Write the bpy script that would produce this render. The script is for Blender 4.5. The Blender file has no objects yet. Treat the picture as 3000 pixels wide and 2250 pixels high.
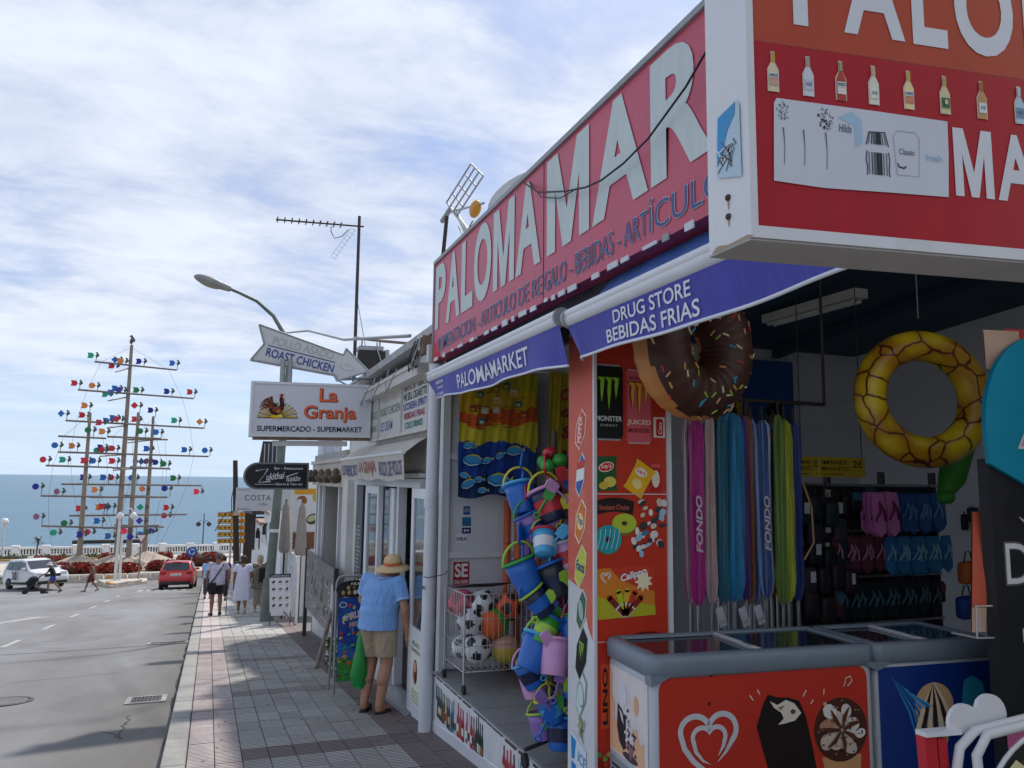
import bpy, bmesh, math, random
from mathutils import Vector, Matrix
random.seed(7)
R_ = math.radians
SC = bpy.context.scene
COL = SC.collection

# ------------------------------------------------------------------ camera
EYE = 1.62
YAW, PITCH, ROLL = R_(20.6), math.atan(281/2300.0), 0.0116
fw = Vector((math.sin(YAW)*math.cos(PITCH), math.cos(YAW)*math.cos(PITCH), math.sin(PITCH)))
rt = Vector((math.cos(YAW), -math.sin(YAW), 0.0))
up = rt.cross(fw)
cr, sr = math.cos(ROLL), math.sin(ROLL)
r2 = rt*cr + up*sr
u2 = up*cr - rt*sr
cd = bpy.data.cameras.new('camera')
cd.sensor_fit = 'HORIZONTAL'; cd.sensor_width = 36.0; cd.lens = 36.0*2300/3000
cd.clip_start = 0.05; cd.clip_end = 60000
cam = bpy.data.objects.new('camera', cd); COL.objects.link(cam)
cam.matrix_world = Matrix(((r2.x, u2.x, -fw.x, 0), (r2.y, u2.y, -fw.y, 0), (r2.z, u2.z, -fw.z, EYE), (0, 0, 0, 1)))
SC.camera = cam

# ------------------------------------------------------------------ world: Nishita sky with high thin cloud
SUN_AZ, SUN_EL = R_(37), R_(53)          # azimuth measured from +Y (seaward) towards +X
W = bpy.data.worlds.new('World'); SC.world = W; W.use_nodes = True
nt = W.node_tree; nt.nodes.clear()
def wn(t, **k):
    n = nt.nodes.new(t)
    for a, b in k.items(): setattr(n, a, b)
    return n
def wl(a, b): nt.links.new(a, b)
def wmath(op, a, b=None, clamp=False):
    n = wn('ShaderNodeMath', operation=op); n.use_clamp = clamp
    for i, s in enumerate((a, b)):
        if s is None: continue
        if isinstance(s, (int, float)): n.inputs[i].default_value = s
        else: wl(s, n.inputs[i])
    return n.outputs[0]
sky = wn('ShaderNodeTexSky', sky_type='NISHITA', sun_disc=False)
sky.sun_elevation = SUN_EL; sky.sun_rotation = SUN_AZ
sky.air_density = 1.0; sky.dust_density = 1.0; sky.ozone_density = 1.6
skym = wn('ShaderNodeMix', data_type='RGBA', blend_type='MULTIPLY')
skym.inputs[0].default_value = 1.0
wl(sky.outputs[0], skym.inputs[6]); skym.inputs[7].default_value = (0.066, 0.074, 0.088, 1)
tc = wn('ShaderNodeTexCoord'); sep = wn('ShaderNodeSeparateXYZ'); wl(tc.outputs['Generated'], sep.inputs[0])
den = wmath('ADD', wmath('MAXIMUM', sep.outputs[2], 0.0), 0.16)
comb = wn('ShaderNodeCombineXYZ'); wl(wmath('DIVIDE', sep.outputs[0], den), comb.inputs[0]); wl(wmath('DIVIDE', sep.outputs[1], den), comb.inputs[1])
def wnoise(sx, sy, rot, det, rough, dist, off=(0, 0, 0)):
    mp = wn('ShaderNodeMapping'); mp.inputs['Scale'].default_value = (sx, sy, 1); mp.inputs['Rotation'].default_value = (0, 0, rot); mp.inputs['Location'].default_value = off
    wl(comb.outputs[0], mp.inputs[0])
    n = wn('ShaderNodeTexNoise'); n.inputs['Scale'].default_value = 1; n.inputs['Detail'].default_value = det; n.inputs['Roughness'].default_value = rough; n.inputs['Distortion'].default_value = dist
    wl(mp.outputs[0], n.inputs[0]); return n.outputs[0]
n1 = wnoise(0.95, 1.25, R_(-14), 12, 0.57, 0.2, (3.1, 0.4, 0))
n2 = wnoise(0.36, 0.42, R_(-15), 3, 0.5, 0.0, (6.3, 1.7, 0))
n3 = wnoise(3.0, 4.4, R_(-10), 10, 0.64, 0.3, (1.0, 5, 0))
def wramp(src, p0, p1, o0=0.0, o1=1.0):
    m = wn('ShaderNodeMapRange', interpolation_type='SMOOTHSTEP'); wl(src, m.inputs[0])
    m.inputs[1].default_value = p0; m.inputs[2].default_value = p1; m.inputs[3].default_value = o0; m.inputs[4].default_value = o1; return m.outputs[0]
cover = wmath('ADD', wmath('MULTIPLY', n1, 0.5), wmath('ADD', wmath('MULTIPLY', n2, 0.5), wmath('MULTIPLY', n3, 0.25)))
fac = wramp(cover, 0.50, 0.68, 0.05, 0.97)
# cloud brightness: thicker patches greyer underneath
shade = wramp(wmath('ADD', wmath('MULTIPLY', n1, 0.55), wmath('MULTIPLY', n3, 0.5)), 0.38, 0.66)
cc = wn('ShaderNodeMix', data_type='RGBA'); wl(shade, cc.inputs[0])
cc.inputs[6].default_value = (0.375, 0.43, 0.555, 1); cc.inputs[7].default_value = (0.575, 0.615, 0.70, 1)
fin = wn('ShaderNodeMix', data_type='RGBA')
wl(fac, fin.inputs[0]); wl(skym.outputs[2], fin.inputs[6]); wl(cc.outputs[2], fin.inputs[7])
# sea haze low over the horizon, all the way round
hzf = wn('ShaderNodeMix', data_type='RGBA'); wl(wramp(sep.outputs[2], 0.0, 0.20, 0.80, 0.0), hzf.inputs[0]); wl(fin.outputs[2], hzf.inputs[6]); hzf.inputs[7].default_value = (0.44, 0.55, 0.70, 1)
fin = hzf
bg = wn('ShaderNodeBackground'); wl(fin.outputs[2], bg.inputs[0]); bg.inputs[1].default_value = 1.0
ow = wn('ShaderNodeOutputWorld'); wl(bg.outputs[0], ow.inputs[0])

sd = bpy.data.lights.new('sun', 'SUN'); sd.energy = 2.5; sd.angle = R_(2.2); sd.color = (1.0, 0.95, 0.88)
sun = bpy.data.objects.new('sun', sd); COL.objects.link(sun); sun.location = (20, 20, 40)
sv = Vector((math.sin(SUN_AZ)*math.cos(SUN_EL), math.cos(SUN_AZ)*math.cos(SUN_EL), math.sin(SUN_EL)))
sun.rotation_euler = sv.to_track_quat('Z', 'Y').to_euler()

vs = SC.view_settings; SC.display_settings.display_device = 'sRGB'
vs.view_transform = 'Standard'; vs.look = 'None'; vs.gamma = 1.0; vs.use_curve_mapping = False
vs.exposure = 0.62

# ------------------------------------------------------------------ helpers
def lin(h):
    h = h.lstrip('#'); o = []
    for i in (0, 2, 4):
        c = int(h[i:i+2], 16)/255.0
        o.append(c/12.92 if c <= 0.04045 else ((c+0.055)/1.055)**2.4)
    return tuple(o)
MATS = {}
def mat(name, col, rough=0.6, metal=0.0, var=0.12, scale=5.0, bump=0.0, bscale=60.0, spec=0.4, coat=0.0, dirt=0.0, dirtcol=(0.12, 0.10, 0.08), trans=0.0, alpha=1.0, sheen=0.0, stretch=None):
    if name in MATS: return MATS[name]
    if isinstance(col, str): col = lin(col)
    m = bpy.data.materials.new(name); m.use_nodes = True; MATS[name] = m
    t = m.node_tree; b = t.nodes['Principled BSDF']; L = t.links.new
    b.inputs['Roughness'].default_value = rough; b.inputs['Metallic'].default_value = metal
    b.inputs['Specular IOR Level'].default_value = spec
    b.inputs['Coat Weight'].default_value = coat
    b.inputs['Transmission Weight'].default_value = trans
    b.inputs['Alpha'].default_value = alpha
    b.inputs['Sheen Weight'].default_value = sheen
    tcn = t.nodes.new('ShaderNodeTexCoord'); vec = tcn.outputs['Object']
    if stretch:
        mp = t.nodes.new('ShaderNodeMapping'); mp.inputs['Scale'].default_value = stretch; L(vec, mp.inputs[0]); vec = mp.outputs[0]
    n = t.nodes.new('ShaderNodeTexNoise'); n.inputs['Scale'].default_value = scale; n.inputs['Detail'].default_value = 8; n.inputs['Roughness'].default_value = 0.62; L(vec, n.inputs[0])
    mx = t.nodes.new('ShaderNodeMix'); mx.data_type = 'RGBA'
    mr = t.nodes.new('ShaderNodeMapRange'); mr.inputs[1].default_value = 0.3; mr.inputs[2].default_value = 0.7; L(n.outputs[0], mr.inputs[0])
    L(mr.outputs[0], mx.inputs[0])
    mx.inputs[6].default_value = tuple(max(0, c*(1-var)) for c in col)+(1,)
    mx.inputs[7].default_value = tuple(min(0.95, c*(1+var)) for c in col)+(1,)
    out = mx.outputs[2]
    if dirt > 0:
        n2_ = t.nodes.new('ShaderNodeTexNoise'); n2_.inputs['Scale'].default_value = scale*0.55+1.3; n2_.inputs['Detail'].default_value = 10; n2_.inputs['Roughness'].default_value = 0.72; n2_.inputs['Distortion'].default_value = 0.6; L(vec, n2_.inputs[0])
        r_ = t.nodes.new('ShaderNodeMapRange'); r_.inputs[1].default_value = 0.52; r_.inputs[2].default_value = 0.78; r_.inputs[4].default_value = dirt; L(n2_.outputs[0], r_.inputs[0])
        m2 = t.nodes.new('ShaderNodeMix'); m2.data_type = 'RGBA'; L(r_.outputs[0], m2.inputs[0]); L(out, m2.inputs[6]); m2.inputs[7].default_value = tuple(dirtcol)+(1,); out = m2.outputs[2]
    L(out, b.inputs['Base Color'])
    r3 = t.nodes.new('ShaderNodeMapRange'); r3.inputs[3].default_value = max(0, rough-0.09); r3.inputs[4].default_value = min(1, rough+0.09); L(n.outputs[0], r3.inputs[0]); L(r3.outputs[0], b.inputs['Roughness'])
    if bump > 0:
        nb = t.nodes.new('ShaderNodeTexNoise'); nb.inputs['Scale'].default_value = bscale; nb.inputs['Detail'].default_value = 6; L(vec, nb.inputs[0])
        bp = t.nodes.new('ShaderNodeBump'); bp.inputs['Strength'].default_value = bump; bp.inputs['Distance'].default_value = 0.01; L(nb.outputs[0], bp.inputs['Height']); L(bp.outputs[0], b.inputs['Normal'])
    return m
def ink(h):
    """flat printed colour"""
    return mat('ink_'+h.lstrip('#'), h, rough=0.55, var=0.05, scale=9, spec=0.3)

class Fr:
    """planar frame: u right, v up, n = u x v towards the viewer"""
    def __init__(s, o, u=(1, 0, 0), v=(0, 0, 1)):
        s.o, s.u, s.v = Vector(o), Vector(u).normalized(), Vector(v).normalized(); s.n = s.u.cross(s.v)
    def P(s, a, b, c=0.0): return s.o + s.u*a + s.v*b + s.n*c
    def sub(s, a, b, ang=0.0, c=0.0):
        ca, sa = math.cos(ang), math.sin(ang)
        return Fr(s.P(a, b, c), s.u*ca + s.v*sa, s.v*ca - s.u*sa)
def street(y, z, x=2.0): return Fr((x, y, z), (0, -1, 0), (0, 0, 1))      # faces the road
def facing(x, z, y=4.0): return Fr((x, y, z), (1, 0, 0), (0, 0, 1))       # faces up the street

_tx = {}
def text_mesh(s, bold, shear, space):
    k = (s, bold, shear, space)
    if k in _tx: return _tx[k]
    c = bpy.data.curves.new('t', 'FONT'); c.body = s; c.size = 1.0; c.offset = bold; c.shear = shear; c.space_character = space; c.resolution_u = 5
    o = bpy.data.objects.new('t', c); me = bpy.data.meshes.new_from_object(o)
    v = [(p.co.x, p.co.y) for p in me.vertices]; f = [tuple(p.vertices) for p in me.polygons]
    bpy.data.objects.remove(o); bpy.data.curves.remove(c); bpy.data.meshes.remove(me)
    _tx[k] = (v, f); return _tx[k]

class M:
    def __init__(s): s.v, s.f, s.m, s.s, s.mats = [], [], [], [], []
    def mi(s, mt):
        if mt not in s.mats: s.mats.append(mt)
        return s.mats.index(mt)
    def add(s, vs_, fs, mt, smooth=False):
        b = len(s.v); i = s.mi(mt)
        s.v += [tuple(p) for p in vs_]
        for f in fs: s.f.append(tuple(b+k for k in f)); s.m.append(i); s.s.append(smooth)
        return s
    def box(s, x0, x1, y0, y1, z0, z1, mt):
        v = [(x, y, z) for z in (z0, z1) for y in (y0, y1) for x in (x0, x1)]
        return s.add(v, [(0, 2, 3, 1), (4, 5, 7, 6), (0, 1, 5, 4), (2, 6, 7, 3), (0, 4, 6, 2), (1, 3, 7, 5)], mt)
    def fbox(s, fr, a0, a1, b0, b1, c0, c1, mt):
        v = [fr.P(a, b, c) for c in (c0, c1) for b in (b0, b1) for a in (a0, a1)]
        return s.add(v, [(0, 2, 3, 1), (4, 5, 7, 6), (0, 1, 5, 4), (2, 6, 7, 3), (0, 4, 6, 2), (1, 3, 7, 5)], mt)
    def rbox(s, fr, a0, a1, b0, b1, c0, c1, r, mt, seg=2, smooth=True):
        bm = bmesh.new(); bmesh.ops.create_cube(bm, size=1)
        for q in bm.verts: q.co = Vector(((q.co.x+.5)*(a1-a0)+a0, (q.co.y+.5)*(b1-b0)+b0, (q.co.z+.5)*(c1-c0)+c0))
        bmesh.ops.bevel(bm, geom=list(bm.edges), offset=r, segments=seg, affect='EDGES', profile=0.5)
        bm.verts.index_update()
        v = [fr.P(*q.co) for q in bm.verts]; f = [[q.index for q in p.verts] for p in bm.faces]; bm.free()
        return s.add(v, f, mt, smooth)
    def cyl(s, p0, p1, r0, r1=None, mt=None, n=12, caps=True, smooth=True):
        p0, p1 = Vector(p0), Vector(p1); r1 = r0 if r1 is None else r1
        d = (p1-p0).normalized(); a = d.orthogonal().normalized(); b = d.cross(a)
        v = []
        for p, r in ((p0, r0), (p1, r1)):
            for k in range(n):
                t = 2*math.pi*k/n; v.append(p + a*(r*math.cos(t)) + b*(r*math.sin(t)))
        s.add(v, [(k, (k+1) % n, n+(k+1) % n, n+k) for k in range(n)], mt, smooth)
        if caps: s.add(v, [tuple(range(n-1, -1, -1)), tuple(range(n, 2*n))], mt)
        return s
    def tube(s, pts, r, mt, n=8, closed=False, caps=True):
        pts = [Vector(p) for p in pts]; N = len(pts); rs = r if isinstance(r, (list, tuple)) else [r]*N
        a = None; v = []
        for i, p in enumerate(pts):
            d = (pts[(i+1) % N if closed else min(i+1, N-1)] - pts[(i-1) % N if closed else max(i-1, 0)]).normalized()
            a = d.orthogonal().normalized() if a is None else (a - d*a.dot(d)).normalized()
            b = d.cross(a)
            for k in range(n):
                t = 2*math.pi*k/n; v.append(p + a*(rs[i]*math.cos(t)) + b*(rs[i]*math.sin(t)))
        f = []
        for i in range(N if closed else N-1):
            j = (i+1) % N
            for k in range(n): f.append((i*n+k, i*n+(k+1) % n, j*n+(k+1) % n, j*n+k))
        s.add(v, f, mt, True)
        if caps and not closed: s.add(v, [tuple(range(n-1, -1, -1)), tuple(range((N-1)*n, N*n))], mt)
        return s
    def ball(s, c, r, mt, nu=16, nv=10, rot=None, fcol=None):
        c = Vector(c); r = (r, r, r) if isinstance(r, (int, float)) else r
        v = [Vector((0, 0, r[2]))]
        for i in range(1, nv):
            ph = math.pi*i/nv
            for k in range(nu):
                t = 2*math.pi*k/nu; v.append(Vector((r[0]*math.sin(ph)*math.cos(t), r[1]*math.sin(ph)*math.sin(t), r[2]*math.cos(ph))))
        v.append(Vector((0, 0, -r[2])))
        if rot: v = [rot @ q for q in v]
        f = [(0, 1+k, 1+(k+1) % nu) for k in range(nu)]
        for i in range(nv-2):
            for k in range(nu): f.append((1+i*nu+k, 1+(i+1)*nu+k, 1+(i+1)*nu+(k+1) % nu, 1+i*nu+(k+1) % nu))
        e = len(v)-1; f += [(e, 1+(nv-2)*nu+(k+1) % nu, 1+(nv-2)*nu+k) for k in range(nu)]
        if fcol is None: return s.add([c+q for q in v], f, mt, True)
        for face in f:
            q = sum((v[k] for k in face), Vector())/len(face)
            s.add([c+v[k] for k in face], [tuple(range(len(face)))], fcol(q.normalized()), True)
        return s
    def torus(s, fr, a, b, R, r, mt, nu=32, nv=10, t0=0, t1=2*math.pi, c=0, sy=1.0):
        full = abs(t1-t0-2*math.pi) < 1e-6
        pts = [fr.P(a+R*math.cos(t0+(t1-t0)*k/nu), b+sy*R*math.sin(t0+(t1-t0)*k/nu), c) for k in range(nu if full else nu+1)]
        return s.tube(pts, r, mt, nv, closed=full)
    def lathe(s, o, ax, prof, mt, n=20, smooth=True, cap=True):
        o, d = Vector(o), Vector(ax).normalized(); a = d.orthogonal().normalized(); b = d.cross(a)
        v = []
        for r, h in prof:
            for k in range(n):
                t = 2*math.pi*k/n; v.append(o + d*h + a*(r*math.cos(t)) + b*(r*math.sin(t)))
        f = [(i*n+k, i*n+(k+1) % n, (i+1)*n+(k+1) % n, (i+1)*n+k) for i in range(len(prof)-1) for k in range(n)]
        s.add(v, f, mt, smooth)
        if cap:
            e = (len(prof)-1)*n
            s.add(v, [tuple(range(n-1, -1, -1)), tuple(range(e, e+n))], mt)
        return s
    def prism(s, fr, pts, c0, c1, mt):
        n = len(pts); v = [fr.P(a, b, c0) for a, b in pts] + [fr.P(a, b, c1) for a, b in pts]
        area = sum(pts[i][0]*pts[(i+1) % n][1]-pts[(i+1) % n][0]*pts[i][1] for i in range(n))
        f = [tuple(range(n, 2*n)), tuple(range(n-1, -1, -1))] + [(i, (i+1) % n, n+(i+1) % n, n+i) for i in range(n)]
        if area < 0: f = [tuple(reversed(q)) for q in f]
        return s.add(v, f, mt)
    def poly(s, fr, pts, c, mt):
        n = len(pts); area = sum(pts[i][0]*pts[(i+1) % n][1]-pts[(i+1) % n][0]*pts[i][1] for i in range(n))
        f = tuple(range(n)); f = f if area > 0 else tuple(reversed(f))
        return s.add([fr.P(a, b, c) for a, b in pts], [f], mt)
    def rect(s, fr, a0, a1, b0, b1, c, mt): return s.poly(fr, [(a0, b0), (a1, b0), (a1, b1), (a0, b1)], c, mt)
    def disc(s, fr, a, b, ra, rb, c, mt, n=20, ang=0.0, t0=0, t1=2*math.pi):
        ca, sa = math.cos(ang), math.sin(ang); pts = []
        for k in range(n):
            t = t0+(t1-t0)*k/(n if t1-t0 > 6.28 else n-1); x, y = ra*math.cos(t), rb*math.sin(t); pts.append((a+x*ca-y*sa, b+x*sa+y*ca))
        return s.poly(fr, pts, c, mt)
    def stroke(s, fr, pts, w, c, mt):
        """flat painted line of width w along pts (w may be a list)"""
        n = len(pts); ws = w if isinstance(w, (list, tuple)) else [w]*n; v = []
        for i, (x, y) in enumerate(pts):
            x0, y0 = pts[max(i-1, 0)]; x1, y1 = pts[min(i+1, n-1)]; dx, dy = x1-x0, y1-y0; l = math.hypot(dx, dy) or 1
            h = ws[i]/2; v += [fr.P(x-dy/l*h, y+dx/l*h, c), fr.P(x+dy/l*h, y-dx/l*h, c)]
        return s.add(v, [(2*i, 2*i+1, 2*i+3, 2*i+2) for i in range(n-1)], mt)
    def text(s, fr, st, a0, a1, b0, b1, c, mt, bold=0.0, shear=0.0, space=1.0, depth=0.0, warp=None):
        v, f = text_mesh(st, bold, shear, space)
        xs = [p[0] for p in v]; ys = [p[1] for p in v]
        x0, x1, y0, y1 = min(xs), max(xs), min(ys), max(ys)
        q = [(a0+(p[0]-x0)/(x1-x0)*(a1-a0), b0+(p[1]-y0)/(y1-y0)*(b1-b0)) for p in v]
        if warp: V = [warp(a, b) for a, b in q]
        else: V = [fr.P(a, b, c) for a, b in q]
        s.add(V, f, mt)
        return s
    def build(s, name, parent=None, smooth=None):
        me = bpy.data.meshes.new(name)
        off = Vector((0, 0, 0))
        p = parent
        while p is not None: off += p.location; p = p.parent
        me.from_pydata([Vector(q)-off for q in s.v], [], s.f)
        for mt in s.mats: me.materials.append(mt)
        me.polygons.foreach_set('material_index', s.m); me.polygons.foreach_set('use_smooth', s.s); me.update()
        o = bpy.data.objects.new(name, me); COL.objects.link(o); o.parent = parent
        return o
def tag(o, label=None, cat=None, group=None, kind=None):
    if label: o['label'] = label
    if cat: o['category'] = cat
    if group: o['group'] = group
    if kind: o['kind'] = kind
    return o
def thing(name, label, cat, loc=(0, 0, 0), group=None):
    o = bpy.data.objects.new(name, None); COL.objects.link(o); o.location = loc; o.empty_display_size = 0.1
    return tag(o, label, cat, group)
def copy_tree(o, parent=None):
    c = o.copy(); COL.objects.link(c); c.parent = parent
    for ch in [q for q in o.children]: copy_tree(ch, c)
    return c
def remeshed(build_fn, voxel, name, mt, parent, smooth=6, extra=None):
    """union of overlapping solids -> one continuous skin"""
    b = M(); build_fn(b); me = bpy.data.meshes.new(name); me.from_pydata([Vector(q) for q in b.v], [], b.f)
    o = bpy.data.objects.new(name, me); COL.objects.link(o)
    md = o.modifiers.new('r', 'REMESH'); md.mode = 'VOXEL'; md.voxel_size = voxel; md.use_smooth_shade = True
    if smooth:
        sm = o.modifiers.new('s', 'SMOOTH'); sm.iterations = smooth; sm.factor = 0.5
    dg = bpy.context.evaluated_depsgraph_get(); dg.update()
    m2 = bpy.data.meshes.new_from_object(o.evaluated_get(dg)); m2.name = name
    bpy.data.objects.remove(o); bpy.data.meshes.remove(me)
    off = Vector((0, 0, 0)); p = parent
    while p is not None: off += p.location; p = p.parent
    for q in m2.vertices: q.co -= off
    m2.materials.clear(); m2.materials.append(mt)
    for q in m2.polygons: q.use_smooth = True
    if extra: extra(m2, off)
    r = bpy.data.objects.new(name, m2); COL.objects.link(r); r.parent = parent
    return r
def cap(b, p0, p1, r0, r1, n=14):
    """tapered capsule for remeshing"""
    b.cyl(p0, p1, r0, r1, mt=None, n=n); b.ball(p0, r0, None, n, 8); b.ball(p1, r1, None, n, 8)
def rot_z(a): return Matrix.Rotation(a, 3, 'Z')
SL, ZB = 0.092, 52.0
def gz(y): return -SL*y if y < ZB else -SL*ZB-0.045*(y-ZB)

# ------------------------------------------------------------------ ground, road, sea
def asphalt():
    m = bpy.data.materials.new('asphalt'); m.use_nodes = True; t = m.node_tree; b = t.nodes['Principled BSDF']; L = t.links.new
    g = t.nodes.new('ShaderNodeNewGeometry')
    def noise(sc, det, ro, st=(1, 1, 1), dist=0):
        mp = t.nodes.new('ShaderNodeMapping'); mp.inputs['Scale'].default_value = st; L(g.outputs['Position'], mp.inputs[0])
        n = t.nodes.new('ShaderNodeTexNoise'); n.inputs['Scale'].default_value = sc; n.inputs['Detail'].default_value = det; n.inputs['Roughness'].default_value = ro; n.inputs['Distortion'].default_value = dist; L(mp.outputs[0], n.inputs[0]); return n.outputs[0]
    def rng(s, a, b_, c=0, d=1):
        r = t.nodes.new('ShaderNodeMapRange'); L(s, r.inputs[0]); r.inputs[1].default_value = a; r.inputs[2].default_value = b_; r.inputs[3].default_value = c; r.inputs[4].default_value = d; return r.outputs[0]
    def mix(f, a, b_):
        x = t.nodes.new('ShaderNodeMix'); x.data_type = 'RGBA'; L(f, x.inputs[0])
        for i, s in ((6, a), (7, b_)):
            if isinstance(s, tuple): x.inputs[i].default_value = s+(1,)
            else: L(s, x.inputs[i])
        return x.outputs[2]
    c = mix(rng(noise(0.35, 6, .6, (1, .35, 1)), .35, .65), (.175, .172, .168), (.26, .262, .270))   # worn wheel lanes along the street
    c = mix(rng(noise(1.6, 9, .75, (1, .5, 1), .8), .50, .75, 0, .55), c, (.165, .155, .135))             # oil and patches
    sp = t.nodes.new('ShaderNodeSeparateXYZ'); L(g.outputs['Position'], sp.inputs[0]); kb = t.nodes.new('ShaderNodeMath'); kb.operation = 'MULTIPLY_ADD'; L(noise(1.3, 8, .7, (1, .4, 1)), kb.inputs[0]); kb.inputs[1].default_value = 1.6; L(sp.outputs[0], kb.inputs[2])
    c = mix(rng(kb.outputs[0], -.55, .35, 0, .75), c, (.125, .118, .102))                                   # grit and old patching along the kerb
    c = mix(rng(noise(.55, 3, .5, (1, .6, 1)), .60, .63, 0, .35), c, (.13, .128, .125))                   # darker repair patches
    c = mix(rng(noise(90, 3, .8), .56, .72, 0, .75), c, (.075, .07, .065))                               # chips
    c = mix(rng(noise(130, 2, .8), .60, .74, 0, .6), c, (.40, .39, .37))
    L(c, b.inputs['Base Color']); b.inputs['Roughness'].default_value = .82; b.inputs['Specular IOR Level'].default_value = .25
    bp = t.nodes.new('ShaderNodeBump'); bp.inputs['Strength'].default_value = .5; bp.inputs['Distance'].default_value = .012; L(noise(110, 3, .7), bp.inputs['Height']); L(bp.outputs[0], b.inputs['Normal'])
    return m
ASPH = asphalt()
DARK = mat('tar_dark', (.035, .034, .033), rough=.8, var=.3, scale=20)
WPAINT = mat('worn_road_paint', (.38, .38, .37), rough=.7, var=.3, scale=8, dirt=.95, dirtcol=(.17, .165, .16))
def sheet(name, ys, x0, x1, dz, mt, nx=1):
    b = M(); v, f = [], []
    for y in ys:
        for i in range(nx+1): v.append((x0+(x1-x0)*i/nx, y, gz(y)+dz))
    for j in range(len(ys)-1):
        for i in range(nx): a = j*(nx+1)+i; f.append((a, a+1, a+nx+2, a+nx+1))
    b.add(v, f, mt); return tag(b.build(name), kind='structure')
SOIL = mat('soil', (.16, .13, .10), rough=.9, var=.3, scale=3)
CONC = mat('concrete', (.36, .35, .33), rough=.85, var=.15, scale=2.5, bump=.3, dirt=.35)
sheet('ground', [-30, 0, 26, 52, 80, 97], -90, 70, -.34, SOIL, 4)
sheet('road', [-25, 0, 26, 52, 70, 88], -40, -.272, -.12, ASPH, 6)
sheet('roundabout_road', [50.6, 52, 70, 88], -.272, 9, -.12, ASPH, 2)
b = M(); b.add([(-90, 97, -7.0), (70, 97, -7.0), (70, 118, -11.4), (-90, 118, -11.4)], [(0, 1, 2, 3)], mat('beach_sand', (.36, .30, .22), rough=.95, var=.15)); tag(b.build('beach'), kind='structure')
def sea_mat():
    m = bpy.data.materials.new('sea_water'); m.use_nodes = True; t = m.node_tree; b = t.nodes['Principled BSDF']; L = t.links.new
    b.inputs['Base Color'].default_value = (.035, .15, .225, 1); b.inputs['Roughness'].default_value = .3; b.inputs['IOR'].default_value = 1.33; b.inputs['Specular IOR Level'].default_value = .22
    g = t.nodes.new('ShaderNodeNewGeometry')
    def nz(sc, st, det):
        mp = t.nodes.new('ShaderNodeMapping'); mp.inputs['Scale'].default_value = st; L(g.outputs['Position'], mp.inputs[0])
        n = t.nodes.new('ShaderNodeTexNoise'); n.inputs['Scale'].default_value = sc; n.inputs['Detail'].default_value = det; n.inputs['Roughness'].default_value = .65; L(mp.outputs[0], n.inputs[0]); return n.outputs[0]
    w = nz(.35, (.35, 1, 1), 8)
    bp = t.nodes.new('ShaderNodeBump'); bp.inputs['Strength'].default_value = .9; bp.inputs['Distance'].default_value = 1.2; L(w, bp.inputs['Height']); L(bp.outputs[0], b.inputs['Normal'])
    mx = t.nodes.new('ShaderNodeMix'); mx.data_type = 'RGBA'; L(nz(.02, (.12, 1, 1), 6), mx.inputs[0]); mx.inputs[6].default_value = (.055, .128, .195, 1); mx.inputs[7].default_value = (.095, .20, .278, 1); L(mx.outputs[2], b.inputs['Base Color'])
    return m
b = M(); ys = [116, 300, 900, 3000, 9000, 30000]; v = [(s*max(400, y*1.2), y, -11.0) for y in ys for s in (-1, 1)]
b.add(v, [(2*i, 2*i+1, 2*i+3, 2*i+2) for i in range(len(ys)-1)], sea_mat()); tag(b.build('sea'), kind='structure')

# ---- pavement: slab, kerb stones, ribbed tiles
pave = sheet('pavement', [-12, 0, 26, 50.6], -.27, 2.6, -.03, mat('mortar', (.17, .165, .16), rough=.95, var=.2, scale=12), 1)
def tile_mat(name, ca, cb):
    m = mat(name, ca, rough=.75, var=.12, scale=9, bump=.25, bscale=140, dirt=.55, dirtcol=(.10, .095, .09))
    t = m.node_tree; L = t.links.new; b = t.nodes['Principled BSDF']; src = b.inputs['Base Color'].links[0].from_socket
    oi = t.nodes.new('ShaderNodeObjectInfo'); hsv = t.nodes.new('ShaderNodeHueSaturation'); r = t.nodes.new('ShaderNodeMapRange'); r.inputs[3].default_value = .80; r.inputs[4].default_value = 1.12
    L(oi.outputs['Random'], r.inputs[0]); L(r.outputs[0], hsv.inputs['Value'])
    # broad grime that runs across tiles
    g = t.nodes.new('ShaderNodeNewGeometry'); n = t.nodes.new('ShaderNodeTexNoise'); n.inputs['Scale'].default_value = 1.1; n.inputs['Detail'].default_value = 9; n.inputs['Roughness'].default_value = .7; L(g.outputs['Position'], n.inputs[0])
    r2_ = t.nodes.new('ShaderNodeMapRange'); r2_.inputs[1].default_value = .42; r2_.inputs[2].default_value = .72; r2_.inputs[4].default_value = .6; L(n.outputs[0], r2_.inputs[0])
    mx = t.nodes.new('ShaderNodeMix'); mx.data_type = 'RGBA'; L(r2_.outputs[0], mx.inputs[0]); L(src, hsv.inputs['Color']); L(hsv.outputs[0], mx.inputs[6]); mx.inputs[7].default_value = tuple(c*.55 for c in ca)+(1,); L(mx.outputs[2], b.inputs['Base Color'])
    return m
T_GREY = tile_mat('tile_grey', (.385, .37, .34), None); T_PINK = tile_mat('tile_pink', (.47, .40, .385), None); T_BROWN = tile_mat('tile_brown', (.20, .155, .147), None)
TW, TL_ = .2105, .388
T_GROOVE = mat('tile_groove_shade_grime', (.075, .07, .066), rough=.95, var=.4, scale=20)  # grime colour kept dark to paint in shade the shallow grooves barely show
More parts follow.
